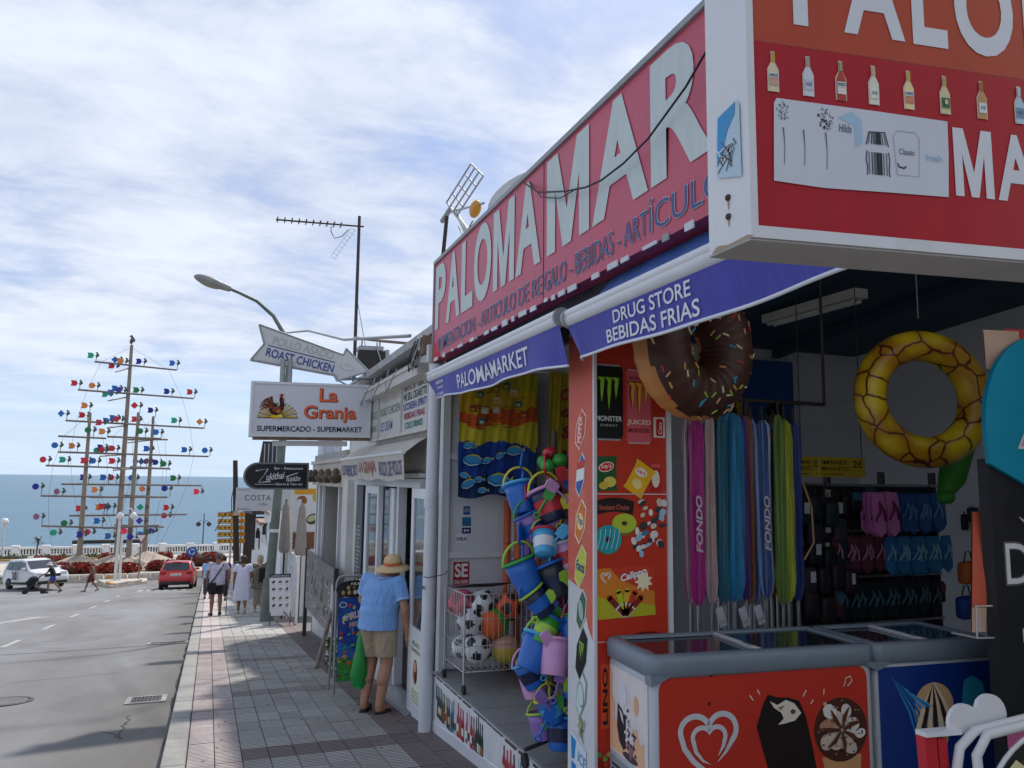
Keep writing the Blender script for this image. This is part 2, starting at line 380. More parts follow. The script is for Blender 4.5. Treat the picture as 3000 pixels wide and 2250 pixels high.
def tile_mesh(name, mt, w=TW-.008, l=TL_-.005, ribs=8):
    v, f = [], []; prof = []; p = l/ribs
    for k in range(ribs): prof += [(k*p, -.007), (k*p+.006, -.007), (k*p+.009, 0), (k*p+p-.003, 0)]
    prof.append((l, -.007))
    for y, z in prof: v += [(0, y, z-SL*y), (w, y, z-SL*y)]
    n = len(prof)
    f = [(2*i, 2*i+1, 2*i+3, 2*i+2) for i in range(n-1)]
    bse = len(v); v += [(0, 0, -.03), (w, 0, -.03), (0, l, -.03-SL*l), (w, l, -.03-SL*l)]
    f += [tuple([2*i for i in range(n)] + [bse+2, bse]), tuple([bse+1, bse+3] + [2*i+1 for i in range(n-1, -1, -1)]), (bse, bse+1, 1, 0)]
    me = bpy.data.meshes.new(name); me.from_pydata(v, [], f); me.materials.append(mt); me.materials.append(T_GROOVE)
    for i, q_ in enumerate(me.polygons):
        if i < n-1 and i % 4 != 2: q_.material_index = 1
    return me
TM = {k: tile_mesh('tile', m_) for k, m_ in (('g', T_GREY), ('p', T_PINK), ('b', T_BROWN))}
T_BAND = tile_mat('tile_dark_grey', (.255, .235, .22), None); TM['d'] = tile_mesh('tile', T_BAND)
def tkind(c, r): return 'b' if c >= 8 or (r == 8 and c > 1) else ('d' if r % 8 == 0 and c > 1 else ('p' if c < 2 else 'g'))
Y0 = 3.82
for r in range(5, 35):
    for c in range(10):
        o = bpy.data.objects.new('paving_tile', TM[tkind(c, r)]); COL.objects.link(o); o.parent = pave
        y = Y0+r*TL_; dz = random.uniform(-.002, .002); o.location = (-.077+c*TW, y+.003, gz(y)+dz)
b = M()
for r in list(range(-16, 5))+list(range(35, 120)):
    for c in range(10):
        y = Y0+r*TL_+.003; x = -.077+c*TW; w, l = TW-.007, TL_-.007; z = gz(y)
        mt = {'g': T_GREY, 'p': T_PINK, 'b': T_BROWN, 'd': T_BAND}[tkind(c, r)]
        q = [(x, y, z), (x+w, y, z), (x+w, y+l, z-SL*l), (x, y+l, z-SL*l)]; lo = [(p_[0], p_[1], p_[2]-.03) for p_ in q]
        b.add(q+lo, [(0, 1, 2, 3), (4, 5, 1, 0), (5, 6, 2, 1), (7, 4, 0, 3)], mt)
tag(b.build('paving_tiles_beyond', pave), kind='stuff')
b = M()
for k in range(420):
    x, y = random.uniform(-.05, 1.95), random.uniform(4.5, 22)**1.0; r_ = random.uniform(.006, .017); b.add([(x+r_*random.uniform(.7, 1.2)*math.cos(a*math.pi/4), y+r_*random.uniform(.7, 1.3)*math.sin(a*math.pi/4), gz(y+r_*math.sin(a*math.pi/4))+.0032) for a in range(8)], [tuple(range(8))], DARK if k % 3 else T_GROOVE)
tag(b.build('gum_spots', pave), kind='stuff')
KERB = mat('kerb_stone', (.30, .29, .27), rough=.8, var=.16, scale=7, bump=.3, dirt=.5, dirtcol=(.13, .125, .115))
km = M(); fr = Fr((0, 0, 0), (1, 0, 0), (0, 1, 0))
km.rbox(fr, -.275, -.087, .004, .994, -.28, .004, .014, KERB, 2)
km.v = [(x, y, z-SL*y) for x, y, z in km.v]
k0 = km.build('kerb_stone', pave)
for i in range(0, 52):
    k = k0 if i == 0 else k0.copy()
    if i: COL.objects.link(k)
    y = -2+i*1.0; k.location = (0, y, gz(y)+random.uniform(-.003, .003))
# gutter strip of darker grit along the kerb
b = M(); pts = [(-.29-.06*random.random(), y*.5) for y in range(4, 100)]
v = []
for x, y in pts: v += [(x, y, gz(y)-.1165), (-.272, y, gz(y)-.1165)]
b.add(v, [(2*i, 2*i+1, 2*i+3, 2*i+2) for i in range(len(pts)-1)], mat('gutter_grit', (.05, .048, .045), rough=.95, var=.5, scale=14, bump=.6, bscale=90)); tag(b.build('gutter_grit'), kind='structure')
# lane dashes, arrow of the side lane, stop line
def roadq(b, pts, mt, dz=-.1155): b.add([(x, y, gz(y)+dz) for x, y in pts], [tuple(range(len(pts)))], mt)
b = M()
for y in (19.0, 23.2, 27.5, 31.7, 36.0, 40.2): roadq(b, [(-3.88, y), (-3.76, y), (-3.74, y+1.5), (-3.86, y+1.5)], WPAINT)
roadq(b, [(-5.75, 25.6), (-5.55, 25.5), (-4.75, 27.6), (-4.42, 28.2), (-4.9, 28.3)], WPAINT)
roadq(b, [(-3.4, 44.2), (-.9, 43.0), (-.9, 43.4), (-3.4, 44.6)], WPAINT)
for i in range(6): roadq(b, [(-3.4+i*.42, 45.2), (-3.15+i*.42, 45.1), (-3.15+i*.42, 47.2), (-3.4+i*.42, 47.4)], WPAINT)
tag(b.build('lane_markings'), kind='structure')
# repaired seams and cracks
b = M()
def seam(pts, w): 
    for (x0, y0), (x1, y1) in zip(pts, pts[1:]):
        d = Vector((x1-x0, y1-y0)).normalized(); n = Vector((-d.y, d.x))*w/2
        roadq(b, [(x0+n.x, y0+n.y), (x0-n.x, y0-n.y), (x1-n.x, y1-n.y), (x1+n.x, y1+n.y)], DARK, -.1165)
def jag(x0, y0, x1, y1, n, a): return [(x0+(x1-x0)*i/n+random.uniform(-a, a), y0+(y1-y0)*i/n+random.uniform(-a, a)) for i in range(n+1)]
seam(jag(-.72, 8.85, -.75, 10.1, 14, .035), .012); seam(jag(-.95, 7.3, -.86, 7.7, 4, .02), .016); seam(jag(-.9, 9.3, -.72, 8.9, 5, .03), .01)
seam(jag(-3.8, 17.5, -.3, 17.7, 10, .02), .035); seam(jag(-2.6, 13.5, -1.2, 13.8, 8, .05), .012); seam(jag(-2.2, 30.2, -.4, 30.0, 8, .04), .03)
tag(b.build('asphalt_cracks'), kind='structure')
IRON = mat('cast_iron', (.09, .088, .085), rough=.6, metal=.6, var=.3, scale=20)
def grate(x0, x1, y0, y1, label, n=9):
    zc = gz((y0+y1)/2)-.12; t_ = thing('drain_grate', label, 'drain', ((x0+x1)/2, (y0+y1)/2, zc))
    def sb(b, a0, a1, c0, c1, h0, h1, mt): b.add([(x, y, gz(y)-.12+h) for h in (h0, h1) for y in (c0, c1) for x in (a0, a1)], [(0, 2, 3, 1), (4, 5, 7, 6), (0, 1, 5, 4), (2, 6, 7, 3), (0, 4, 6, 2), (1, 3, 7, 5)], mt)
    q = M(); sb(q, x0, x1, y0, y1, .001, .006, DARK); q.build('pit', t_)
    q = M()
    for a in ((x0-.06, x0, y0-.05, y1+.05), (x1, x1+.06, y0-.05, y1+.05), (x0, x1, y0-.05, y0), (x0, x1, y1, y1+.05)): sb(q, *a, .001, .016, KERB)
    q.build('frame', t_)
    for i in range(n):
        q = M(); x = x0+(x1-x0)*(i+.25)/n; sb(q, x, x+(x1-x0)/n*.5, y0, y1, .006, .014, IRON); q.build('bar', t_)
grate(-.80, -.46, 10.85, 11.25, 'rectangular iron drain grate beside the kerb in the near road', 8)
grate(-1.02, -.36, 17.85, 18.15, 'long iron drain grate by the kerb farther down the road', 10)
t_ = thing('manhole_cover', 'round iron manhole cover in the road near the photo left edge', 'manhole', (-2.33, 11.75, gz(11.75)-.12))
def tilt(b, y): b.v = [(x_, y_, z_+gz(y_)-gz(y)) for x_, y_, z_ in b.v]; return b
q = M(); q.lathe((-2.33, 11.75, gz(11.75)-.12), (0, 0, 1), [(.36, .001), (.36, .012), (.31, .014), (.31, .008)], IRON, 28); tilt(q, 11.75).build('rim', t_)
q = M(); q.lathe((-2.33, 11.75, gz(11.75)-.12), (0, 0, 1), [(.30, .002), (.30, .013), (.27, .015), (.25, .011), (.0, .011)], mat('iron_lid', (.15, .145, .14), rough=.7, metal=.4, var=.3, scale=25), 28, cap=False); tilt(q, 11.75).build('lid', t_)

# ------------------------------------------------------------------ roundabout and promenade
PALE = mat('pale_stone', (.50, .45, .39), rough=.85, var=.14, scale=3, bump=.3, dirt=.3, dirtcol=(.22, .18, .14))
OCH = mat('ochre_kerb', (.50, .27, .10), rough=.8, var=.2, scale=3)
WHT = mat('white_wash', (.74, .74, .72), rough=.8, var=.06, scale=3, bump=.15, dirt=.18, dirtcol=(.35, .33, .30))
def iz(y): return gz(y)-.12
# circular planting island
IC = (-6.6, 70.0); IR = 13.2
b = M(); n = 64
ring = [(IC[0]+IR*math.cos(2*math.pi*k/n), IC[1]+IR*math.sin(2*math.pi*k/n)) for k in range(n)]
ring_i = [(IC[0]+(IR-.9)*math.cos(2*math.pi*k/n), IC[1]+(IR-.9)*math.sin(2*math.pi*k/n)) for k in range(n)]
v = [(x, y, iz(y)+.18) for x, y in ring]+[(x, y, iz(y)-.1) for x, y in ring]
b.add(v, [tuple(range(n))]+[(n+k, n+(k+1) % n, (k+1) % n, k) for k in range(n)], PALE); tag(b.build('roundabout_island'), kind='structure')
# ring of decorated stone blocks on the island's front rim
for k in range(46):
    t = R_(200+k*3.05); x, y = IC[0]+(IR-.35)*math.cos(t), IC[1]+(IR-.35)*math.sin(t); f_ = Fr((x, y, iz(y)+.18), (-math.sin(t), math.cos(t), 0), (0, 0, 1))
    q = M(); q.rbox(f_, -.31, .31, -.1, .30, -.14, .14, .03, PALE, 1, False); q.rbox(f_, -.17, .17, .0, .22, .13, .20, .02, OCH if k % 7 == 3 else PALE, 1, False)
    o = q.build('kerb_block'); tag(o, 'carved pale stone block in the rim of the roundabout island', 'stone block', 'stone blocks round the roundabout island')
RED = mat('red_hedge_leaf', (.22, .022, .012), rough=.6, var=.55, scale=9); RED2 = mat('red_hedge_leaf_bright', (.36, .045, .02), rough=.6, var=.4, scale=9)
BRN = mat('hedge_twig', (.06, .03, .02), rough=.9)
def leafcloud(b, pts, size, mats):
    for p in pts:
        s_ = size*random.uniform(.6, 1.4); n_ = Vector((random.gauss(0, 1), random.gauss(0, 1), random.gauss(.4, 1))).normalized(); a = n_.orthogonal().normalized(); c = n_.cross(a)
        t = random.uniform(0, 6.28); a, c = a*math.cos(t)+c*math.sin(t), c*math.cos(t)-a*math.sin(t)
        p = Vector(p); b.add([p-a*s_, p+c*s_*.45, p+a*s_, p-c*s_*.45], [(0, 1, 2, 3)], random.choice(mats))
def hedge(x0, x1, y, d, h, label, n):
    zc = iz(y)+.18; t_ = thing('red_hedge', label, 'hedge', ((x0+x1)/2, y, zc), 'red hedges on the roundabout')
    q = M(); w = (x1-x0)/2; cx = (x0+x1)/2
    q.ball((cx, y, zc+h*.42), (w*.95, d*.45, h*.5), BRN, 20, 8); q.build('branches', t_)
    pts = []
    for _ in range(n):
        a, e, r = random.uniform(0, 6.28), random.uniform(-.15, 1.5), random.uniform(.86, 1.07)+.05*math.sin(9*random.random())
        pts.append((cx+math.copysign(abs(math.cos(a))**.5, math.cos(a))*w*r*math.cos(e)**.45, y+math.copysign(abs(math.sin(a))**.5, math.sin(a))*d/2*r*math.cos(e)**.45, zc+h*.3+h*.66*math.sin(e)*r))
    q = M(); leafcloud(q, pts, .10, [RED, RED, RED2]); q.build('foliage', t_)
hedge(-10.6, -7.5, 63.4, 1.8, .72, 'red leafed hedge at the foot of the leftmost mast mound', 1700)
hedge(-7.3, -4.5, 62.2, 1.8, .70, 'red leafed hedge in front of the tallest mast, behind the twin lamp post', 1700)
hedge(-4.2, -1.9, 64.2, 1.8, .70, 'red leafed hedge just left of the red car', 1400)
hedge(-2.4, 1.2, 68.5, 2.2, 1.05, 'tall red leafed hedge above the red car roof, behind the round blue sign', 2000)
hedge(-8.9, -7.2, 77.5, 1.4, .8, 'small far red hedge between the two left mounds', 500)
hedge(-4.4, -3.0, 77.0, 1.4, .8, 'small far red hedge right of the rearmost mound', 500)
hedge(-14.2, -10.6, 74.5, 1.6, .7, 'far red hedge behind the white people carrier', 900)
MOUND = mat('rocky_mound', (.40, .34, .28), rough=.9, var=.25, scale=1.3, bump=.8, bscale=9, dirt=.6, dirtcol=(.18, .14, .11))
WOODM = mat('mast_wood', (.27, .22, .17), rough=.75, var=.2, scale=2.5, stretch=(6, 6, .5))
STEEL = mat('yard_steel', (.20, .17, .15), rough=.55, metal=.3, var=.2)
BIRD = mat('bird_bronze', (.11, .115, .10), rough=.6, metal=.3, var=.4, scale=8)
def mound(b, x, y, r, h):
    v = []; n = 22; z0 = iz(y)+.18
    for i in range(6):
        f_ = i/5
        for k in range(n):
            t = 2*math.pi*k/n; rr = (r*(1-f_)**.9+.22)*(1+.13*math.sin(3*t+x)+.09*math.sin(7*t+y)); v.append((x+rr*math.cos(t), y+rr*math.sin(t)*.9, z0-.05+h*f_))
    b.add(v, [(i*n+k, i*n+(k+1) % n, (i+1)*n+(k+1) % n, (i+1)*n+k) for i in range(5) for k in range(n)]+[tuple(range(5*n, 6*n))], MOUND, True)
MAST = [dict(name='tallest ship mast with brown yards and coloured wind vanes, topped by a bird', x=-6.52, y=67.0, z1=11.7, r=.19),
        dict(name='leftmost ship mast with brown yards and coloured wind vanes', x=-8.9, y=66.0, z1=6.25, r=.17),
        dict(name='ship mast just right of the tallest mast, with a red diamond vane on top', x=-5.56, y=65.2, z1=6.35, r=.17),
        dict(name='rightmost ship mast with a dark blue vane on its top', x=-4.85, y=70.0, z1=6.42, r=.17)]
YARDS = [(0, -8.95, 10.21, -3.17, 9.91, 0), (0, -9.93, 8.0, -1.8, 7.72, 0), (0, -10.59, 5.65, -0.92, 5.4, 0), (0, -10.91, 3.29, -0.45, 3.18, 0), (0, -10.54, 0.93, -0.87, 0.9, 0), (0, -9.85, -1.39, -1.78, -1.33, 0), (1, -10.83, 4.43, -7.66, 4.35, 0), (1, -11.46, 2.27, -7.1, 2.2, 0), (1, -11.62, 0.09, -7.46, 0.03, 0), (1, -11.43, -2.06, -6.31, -2.28, 0), (2, -7.51, 4.45, -3.88, 4.41, 0), (2, -7.02, 2.16, -3.17, 2.17, 0), (2, -8.37, 0.02, -3.17, 0.03, 0), (2, -7.34, -2.22, -3.62, -2.06, 0), (3, -6.61, 4.47, -3.64, 4.55, 0), (3, -6.27, 2.31, -3.3, 2.18, 0), (3, -6.73, 0.06, -3.37, -0.11, 0), (3, -7.11, -2.26, -3.54, -2.46, 0), (0, -6.56, 9.95, -7.21, 9.23, 1), (0, -6.54, 7.68, -7.56, 7.07, 1), (0, -6.53, 5.45, -7.49, 5.07, 1), (0, -6.49, 3.22, -7.83, 2.99, 1), (3, -5.12, 4.52, -6.35, 4.13, 1), (2, -5.4, 2.16, -6.7, 1.98, 1)]
VANES = [(0,-9.28,10.69,10.2,'D','teal'),(0,-7.6,10.48,10.12,'d','blue'),(0,-7.21,10.39,10.1,'D','orange'),(0,-7.81,9.98,10.13,'D','red'),(0,-5.92,10.43,10.03,'D','dblue'),(0,-3.53,10.42,9.9,'D','blue'),(0,-10.25,8.51,8.0,'D','red'),(0,-9.01,8.37,7.95,'o','orange'),(0,-7.45,8.23,7.9,'D','blue'),(0,-7.14,8.11,7.89,'d','purple'),(0,-7.71,7.91,7.91,'D','blue'),(0,-8.11,7.75,7.92,'D','teal'),(0,-5.96,8.17,7.85,'D','green'),(0,-3.81,8.2,7.77,'D','dblue'),(0,-2.13,8.21,7.72,'D','red'),(1,-9.29,6.75,6.18,'D','orange'),(2,-5.84,6.84,6.33,'d','red'),(3,-5.08,6.89,6.35,'D','dblue'),(0,-10.95,6.18,5.65,'d','blue'),(0,-9.53,6.1,5.61,'D','red'),(0,-8.35,5.58,5.58,'D','red'),(0,-7.9,5.74,5.57,'D','blue'),(0,-7.46,5.97,5.56,'D','blue'),(0,-7.15,5.88,5.55,'d','red'),(0,-5.95,5.93,5.52,'D','red'),(0,-3.13,5.93,5.44,'D','teal'),(0,-1.27,5.91,5.39,'d','orange'),(1,-8.92,4.94,4.37,'o','green'),(2,-7.89,4.82,4.45,'D','orange'),(2,-5.36,4.93,4.42,'D','green'),(2,-4.26,4.89,4.4,'D','blue'),(0,-11.19,3.79,3.28,'o','blue'),(0,-10.09,3.78,3.27,'D','orange'),(0,-8.16,3.71,3.25,'D','dblue'),(0,-8.08,3.53,3.25,'d','red'),(0,-8.39,3.48,3.26,'o','teal'),(0,-7.34,3.65,3.24,'D','red'),(0,-4.95,3.68,3.22,'D','blue'),(0,-2.27,3.67,3.19,'D','blue'),(0,-0.76,3.65,3.18,'o','blue'),(1,-11.68,2.7,2.27,'o','red'),(1,-10.44,2.71,2.25,'D','teal'),(1,-9.05,2.68,2.22,'D','red'),(1,-8.45,2.67,2.21,'D','blue'),(2,-7.09,2.67,2.16,'D','red'),(3,-5.92,2.75,2.27,'o','blue'),(3,-5.49,2.74,2.26,'d','blue'),(3,-5.15,2.76,2.24,'o','mauve'),(3,-4.46,2.7,2.21,'D','dblue'),(2,-3.61,2.52,2.17,'D','green'),(0,-9.17,1.44,0.92,'D','dblue'),(0,-7.78,1.46,0.92,'D','blue'),(0,-7.28,1.46,0.92,'D','red'),(0,-5.87,1.45,0.91,'o','blue'),(0,-2.95,1.46,0.9,'D','green'),(1,-12.0,0.75,0.09,'o','dblue'),(1,-10.63,0.4,0.07,'o','mauve'),(1,-8.19,0.55,0.04,'D','orange'),(3,-5.3,0.57,-0.03,'o','orange'),(2,-3.4,0.69,0.03,'o','dblue'),(0,-1.21,0.42,0.9,'D','pink'),(0,-9.24,-0.85,-1.38,'D','red'),(0,-7.96,-0.78,-1.37,'D','orange'),(0,-7.75,-0.71,-1.37,'D','red'),(0,-7.33,-0.72,-1.37,'d','blue'),(0,-5.13,-0.78,-1.35,'d','teal'),(0,-3.31,-0.81,-1.34,'D','red'),(1,-11.8,-1.4,-2.07,'o','mauve'),(1,-10.0,-1.88,-2.14,'o','green'),(1,-7.89,-1.73,-2.23,'D','blue'),(2,-4.97,-1.7,-2.1,'d','purple'),(0,-3.4,-1.41,-1.34,'o','red'),(1,-10.64,-2.55,-2.11,'o','teal'),(1,-8.96,-2.7,-2.18,'D','dblue'),(1,-8.45,-2.54,-2.2,'o','red'),(1,-7.08,-2.84,-2.26,'D','blue'),(2,-5.95,-2.45,-2.15,'D','pink'),(2,-5.5,-2.86,-2.13,'d','dblue'),(3,-5.21,-3.01,-2.39,'D','blue'),(3,-4.71,-2.83,-2.42,'o','green'),(3,-4.5,-2.73,-2.43,'d','purple')]
VC = {k: mat('vane_'+k, h, rough=.45, var=.08, spec=.5) for k, h in dict(teal='#17a57c', blue='#1667b8', dblue='#1c1690', orange='#e08338', red='#cf1f2c', green='#0c7a3c', purple='#43309a', mauve='#8a5a72', pink='#ff2a55').items()}
def bird(b, x, y, z, s_=1.0):
    b.ball((x, y, z), (.10*s_, .08*s_, .20*s_), BIRD, 8, 6, Matrix.Rotation(.3, 3, 'Y'))
    b.ball((x-.03*s_, y, z+.21*s_), .075*s_, BIRD, 8, 6)
    b.add([(x+.04*s_, y, z-.08*s_), (x+.16*s_, y-.02, z-.06*s_), (x+.13*s_, y, z+.10*s_), (x+.04*s_, y+.03, z+.14*s_)], [(0, 1, 2, 3)], BIRD)
    b.cyl((x-.08*s_, y, z+.21*s_), (x-.18*s_, y, z+.19*s_), .02*s_, .004, BIRD, 5)
for mi_, ms in enumerate(MAST):
    y = ms['y']; zb = iz(y)+.18; t_ = thing('ship_mast', ms['name'], 'sculpture', (ms['x'], y, zb), 'masts of the wind vane sculpture')
    q = M(); mound(q, ms['x'], y, (2.7, 2.5, 2.2, 2.6)[mi_], (1.15, 1.2, 1.05, 1.25)[mi_]); q.build('mound', t_)
    q = M(); q.cyl((ms['x'], y, zb), (ms['x'], y, ms['z1']), ms['r']*1.25, ms['r']*.6, WOODM, 12); q.build('pole', t_)
    if mi_ == 0:
        q = M(); bird(q, ms['x'], y, ms['z1']+.38, 1.5); q.cyl((ms['x'], y, ms['z1']), (ms['x'], y, ms['z1']+.3), .04, .03, BIRD, 6); q.build('bird', t_)
    for (m_, x0, z0, x1, z1, fa) in YARDS:
        if m_ != mi_: continue
        q = M(); yy = y-.3 if not fa else y
        if fa: q.cyl((ms['x'], y+.2, z0), (x1, y-2.6, z1), .06, .05, STEEL, 8)
        else: q.cyl((x0, yy, z0), (x1, yy, z1), .075, .065, STEEL, 8)
        q.build('yard', t_)
    # rigging
    q = M(); ends = [(x0, z0) for (m_, x0, z0, x1, z1, fa) in YARDS if m_ == mi_ and not fa]; ends2 = [(x1, z1) for (m_, x0, z0, x1, z1, fa) in YARDS if m_ == mi_ and not fa]
    for L_ in (ends, ends2):
        pr = (ms['x'], ms['z1']-.2)
        for e in sorted(L_, key=lambda a: -a[1]):
            e2 = (ms['x']+(e[0]-ms['x'])*.82, e[1]); q.cyl((pr[0], y-.3, pr[1]), (e2[0], y-.3, e2[1]), .012, None, STEEL, 4, False); pr = e2
        q.cyl((pr[0], y-.3, pr[1]), (pr[0]*.6+ms['x']*.4, y-1.5, zb+.3), .012, None, STEEL, 4, False)
    q.build('rigging', t_)
    for (m_, x, z, yz, shp, colr) in VANES:
        if m_ != mi_: continue
        yv = y-.3+random.uniform(-.25, .25)*(m_ == 0); px = x+.40; s_ = .225
        f_ = Fr((x, yv, z), Vector((1, random.uniform(-.5, .5), 0)), (0, 0, 1)); q = M(); c_ = VC[colr]
        if shp == 'o': pts = [(s_*math.cos(a*math.pi/8), s_*math.sin(a*math.pi/8)) for a in range(16)]
        elif shp == 'd': pts = [(-s_*1.2, 0), (0, -s_*1.2), (s_*1.2, 0), (0, s_*1.2)]
        else: pts = [(-s_, -s_*.95), (s_*.25, -s_*.95)]+[(s_*.25+s_*.75*math.sin(a*math.pi/8), -s_*.95*math.cos(a*math.pi/8)) for a in range(1, 8)]+[(s_*.25, s_*.95), (-s_, s_*.95), (-s_*.72, 0)]
        q.prism(f_, pts, -.015, .015, c_); vp = q.build('vane', t_)
        q = M(); q.cyl((x+.1, yv, z), (px+.05, yv, z), .018, None, STEEL, 5); q.cyl((px, yv, yz), (px, yv, z-.1), .026, None, STEEL, 5); q.build('post', vp)
        q = M(); bird(q, px+.05, yv, z+.02, .95); q.build('bird', vp)
# splitter island with twin lamp and yield sign
b = M(); pts = [(-6.7, 55.6), (-5.2, 51.6), (-3.5, 54.6), (-3.7, 57.2), (-6.2, 57.2)]
b.add([(x, y, iz(y)+.16) for x, y in pts]+[(x, y, iz(y)-.05) for x, y in pts], [(0, 1, 2, 3, 4)]+[(5+k, 5+(k+1) % 5, (k+1) % 5, k) for k in range(5)], PALE); tag(b.build('splitter_island'), kind='structure')
for k, (p, r_, c_) in enumerate([((-6.35, 54.75), (-5.75, 53.15), PALE), ((-5.65, 52.95), (-5.25, 51.95), OCH), ((-5.0, 52.0), (-4.4, 53.0), PALE), ((-4.3, 53.2), (-3.75, 54.2), PALE)]):
    p, r_ = Vector(p), Vector(r_); d = (r_-p); f_ = Fr((p.x, p.y, iz((p.y+r_.y)/2)+.16), (d.x, d.y, 0), (0, 0, 1)); q = M(); q.rbox(f_, 0, d.length, 0, .14, -.22, 0, .03, c_, 1, False)
    o = q.build('island_kerb'); tag(o, ['pale kerb block on the left side of the splitter island', 'orange painted kerb block at the tip of the splitter island', 'pale kerb block right of the orange island tip', 'pale kerb block nearest the yield sign post'][k], 'kerb')
WMET = mat('white_metal', (.66, .65, .62), rough=.45, var=.08, spec=.5, dirt=.2, dirtcol=(.3, .25, .2))
GLOBE = mat('lamp_globe', (.72, .72, .70), rough=.25, var=.04)
t_ = thing('twin_lamp_post', 'cream twin globe lamp post standing on the splitter island', 'street lamp', (-5.3, 56, iz(56)+.16))
q = M(); z0 = iz(56)+.16
q.cyl((-5.45, 56, z0), (-5.42, 56, -.75), .10, .07, WMET, 10); q.cyl((-5.2, 56, z0), (-5.22, 56, -2.2), .09, .06, WMET, 10); q.build('pole', t_)
q = M(); q.tube([(-5.42, 56, -1.4), (-5.4, 56, -.7), (-5.1, 56, -.45), (-4.8, 56, -.5), (-4.65, 56, -.75)], .035, WMET, 7); q.build('arm', t_)
for x in (-5.42, -4.65): q = M(); q.lathe((x, 56, -1.15), (0, 0, 1), [(.05, 0), (.2, .1), (.24, .24), (.1, .42), (.02, .46)], GLOBE, 14); q.build('globe', t_)
SRED = mat('sign_red', (.55, .03, .03), rough=.4); SWHT = mat('sign_white', (.75, .75, .73), rough=.4, var=.04, dirt=.12, dirtcol=(.4, .38, .34)); SBLU = mat('sign_blue', (.015, .09, .38), rough=.4); GPOST = mat('galvanised_post', (.33, .33, .33), rough=.5, metal=.5, var=.15)
t_ = thing('yield_sign', 'triangular yield sign, point down, on a thin brown post', 'traffic sign', (-4.0, 54.3, iz(54.3)+.16)); RUST = mat('rusty_post', (.20, .15, .12), rough=.8, var=.3)
q = M(); q.cyl((-4.0, 54.3, iz(54.3)+.16), (-3.98, 54.3, -2.15), .035, None, RUST, 8); q.build('post', t_)
f_ = Fr((-3.98, 54.24, -2.45), (1, 0, 0), (0, 0, 1)); q = M(); q.prism(f_, [(-.30, .45), (0, -.06), (.30, .45)], -.01, .01, SRED); q.poly(f_, [(-.235, .41), (0, .015), (.235, .41)], .013, SWHT); q.build('plate', t_)
t_ = thing('roundabout_sign', 'round blue roundabout sign with white arrows', 'traffic sign', (-1.1, 58.3, iz(58.3)+.18))
q = M(); q.cyl((-1.1, 58.3, iz(58.3)-.1), (-1.1, 58.3, -3.2), .035, None, GPOST, 8); q.build('post', t_)
f_ = Fr((-1.1, 58.24, -3.45), (1, 0, 0), (0, 0, 1)); q = M(); q.prism(f_, [(.33*math.cos(k*math.pi/12), .33*math.sin(k*math.pi/12)) for k in range(24)], -.01, .01, SBLU); pl = q.build('plate', t_)
q = M()
for k in range(3):
    t0 = k*2*math.pi/3+.4; q.stroke(f_, [(.17*math.cos(t0+j*.22), .17*math.sin(t0+j*.22)) for j in range(6)], .055, .013, SWHT); t1 = t0+1.15
    q.poly(f_, [(.10*math.cos(t1), .10*math.sin(t1)), (.24*math.cos(t1), .24*math.sin(t1)), (.17*math.cos(t1+.5), .17*math.sin(t1+.5))], .013, SWHT)
q.build('arrows', pl)
# promenade: paved strip, ochre planters, balustrade
PY = 94.0; PZ = -6.75
b = M(); b.box(-60, 14, 86.5, 97.2, -7.4, PZ, PALE); b.box(-60, 14, 84.5, 86.5, -7.4, PZ-.12, CONC); tag(b.build('promenade'), kind='structure')
BAL = WHT
t_ = thing('balustrade', 'long white classical balustrade along the promenade above the sea', 'balustrade', (-9, PY, PZ))
bal_prof = [(.10, 0), (.10, .06), (.05, .10), (.085, .26), (.05, .48), (.085, .54), (.085, .60)]
def bal_mesh():
    q = M(); q.lathe((0, 0, 0), (0, 0, 1), bal_prof, BAL, 8); me = bpy.data.meshes.new('baluster'); me.from_pydata(q.v, [], q.f); me.materials.append(BAL); return me
bme = bal_mesh(); bx0, nb = -24.0, 11
for s_ in range(nb):
    xa = bx0+s_*2.75
    q = M(); q.box(xa-.30, xa+.30, PY-.28, PY+.28, PZ, PZ+1.02, BAL); q.box(xa-.36, xa+.36, PY-.34, PY+.34, PZ+1.02, PZ+1.14, BAL); q.build('pier', t_)
    q = M(); q.box(xa+.3, xa+2.45, PY-.16, PY+.16, PZ, PZ+.20, BAL); q.build('base_rail', t_)
    q = M(); q.box(xa+.3, xa+2.45, PY-.19, PY+.19, PZ+.79, PZ+.97, BAL); q.build('top_rail', t_)
    for k in range(8):
        o = bpy.data.objects.new('baluster', bme); COL.objects.link(o); o.parent = t_; o.location = Vector((xa+.3+2.15*(k+.5)/8, PY, PZ+.2))-t_.location
for k in range(13):
    x = -24.2+k*2.2; q = M(); q.box(x, x+2.1, 96.0, 96.9, PZ-.1, PZ+.45, BRN); hb = thing('shore_hedge', 'dark clipped hedge showing between the white balusters', 'hedge', (x+1, 96.4, PZ), 'dark hedges behind the balustrade'); q.build('branches', hb)
    q = M(); leafcloud(q, [(random.uniform(x, x+2.1), random.uniform(95.8, 96.3), random.uniform(PZ, PZ+.72)) for _ in range(150)], .14, [mat('shore_leaf', (.02, .03, .018), rough=.7, var=.5)]); q.build('foliage', hb)
LAMPB = mat('lamp_black', (.03, .035, .035), rough=.5)
t_ = thing('promenade_lamp', 'dark three armed lamp post behind the balustrade, against the sea', 'street lamp', (-.75, 95.5, PZ)); q = M(); q.cyl((-.75, 95.5, PZ), (-.75, 95.5, -2.5), .07, .045, LAMPB, 8); q.build('pole', t_)
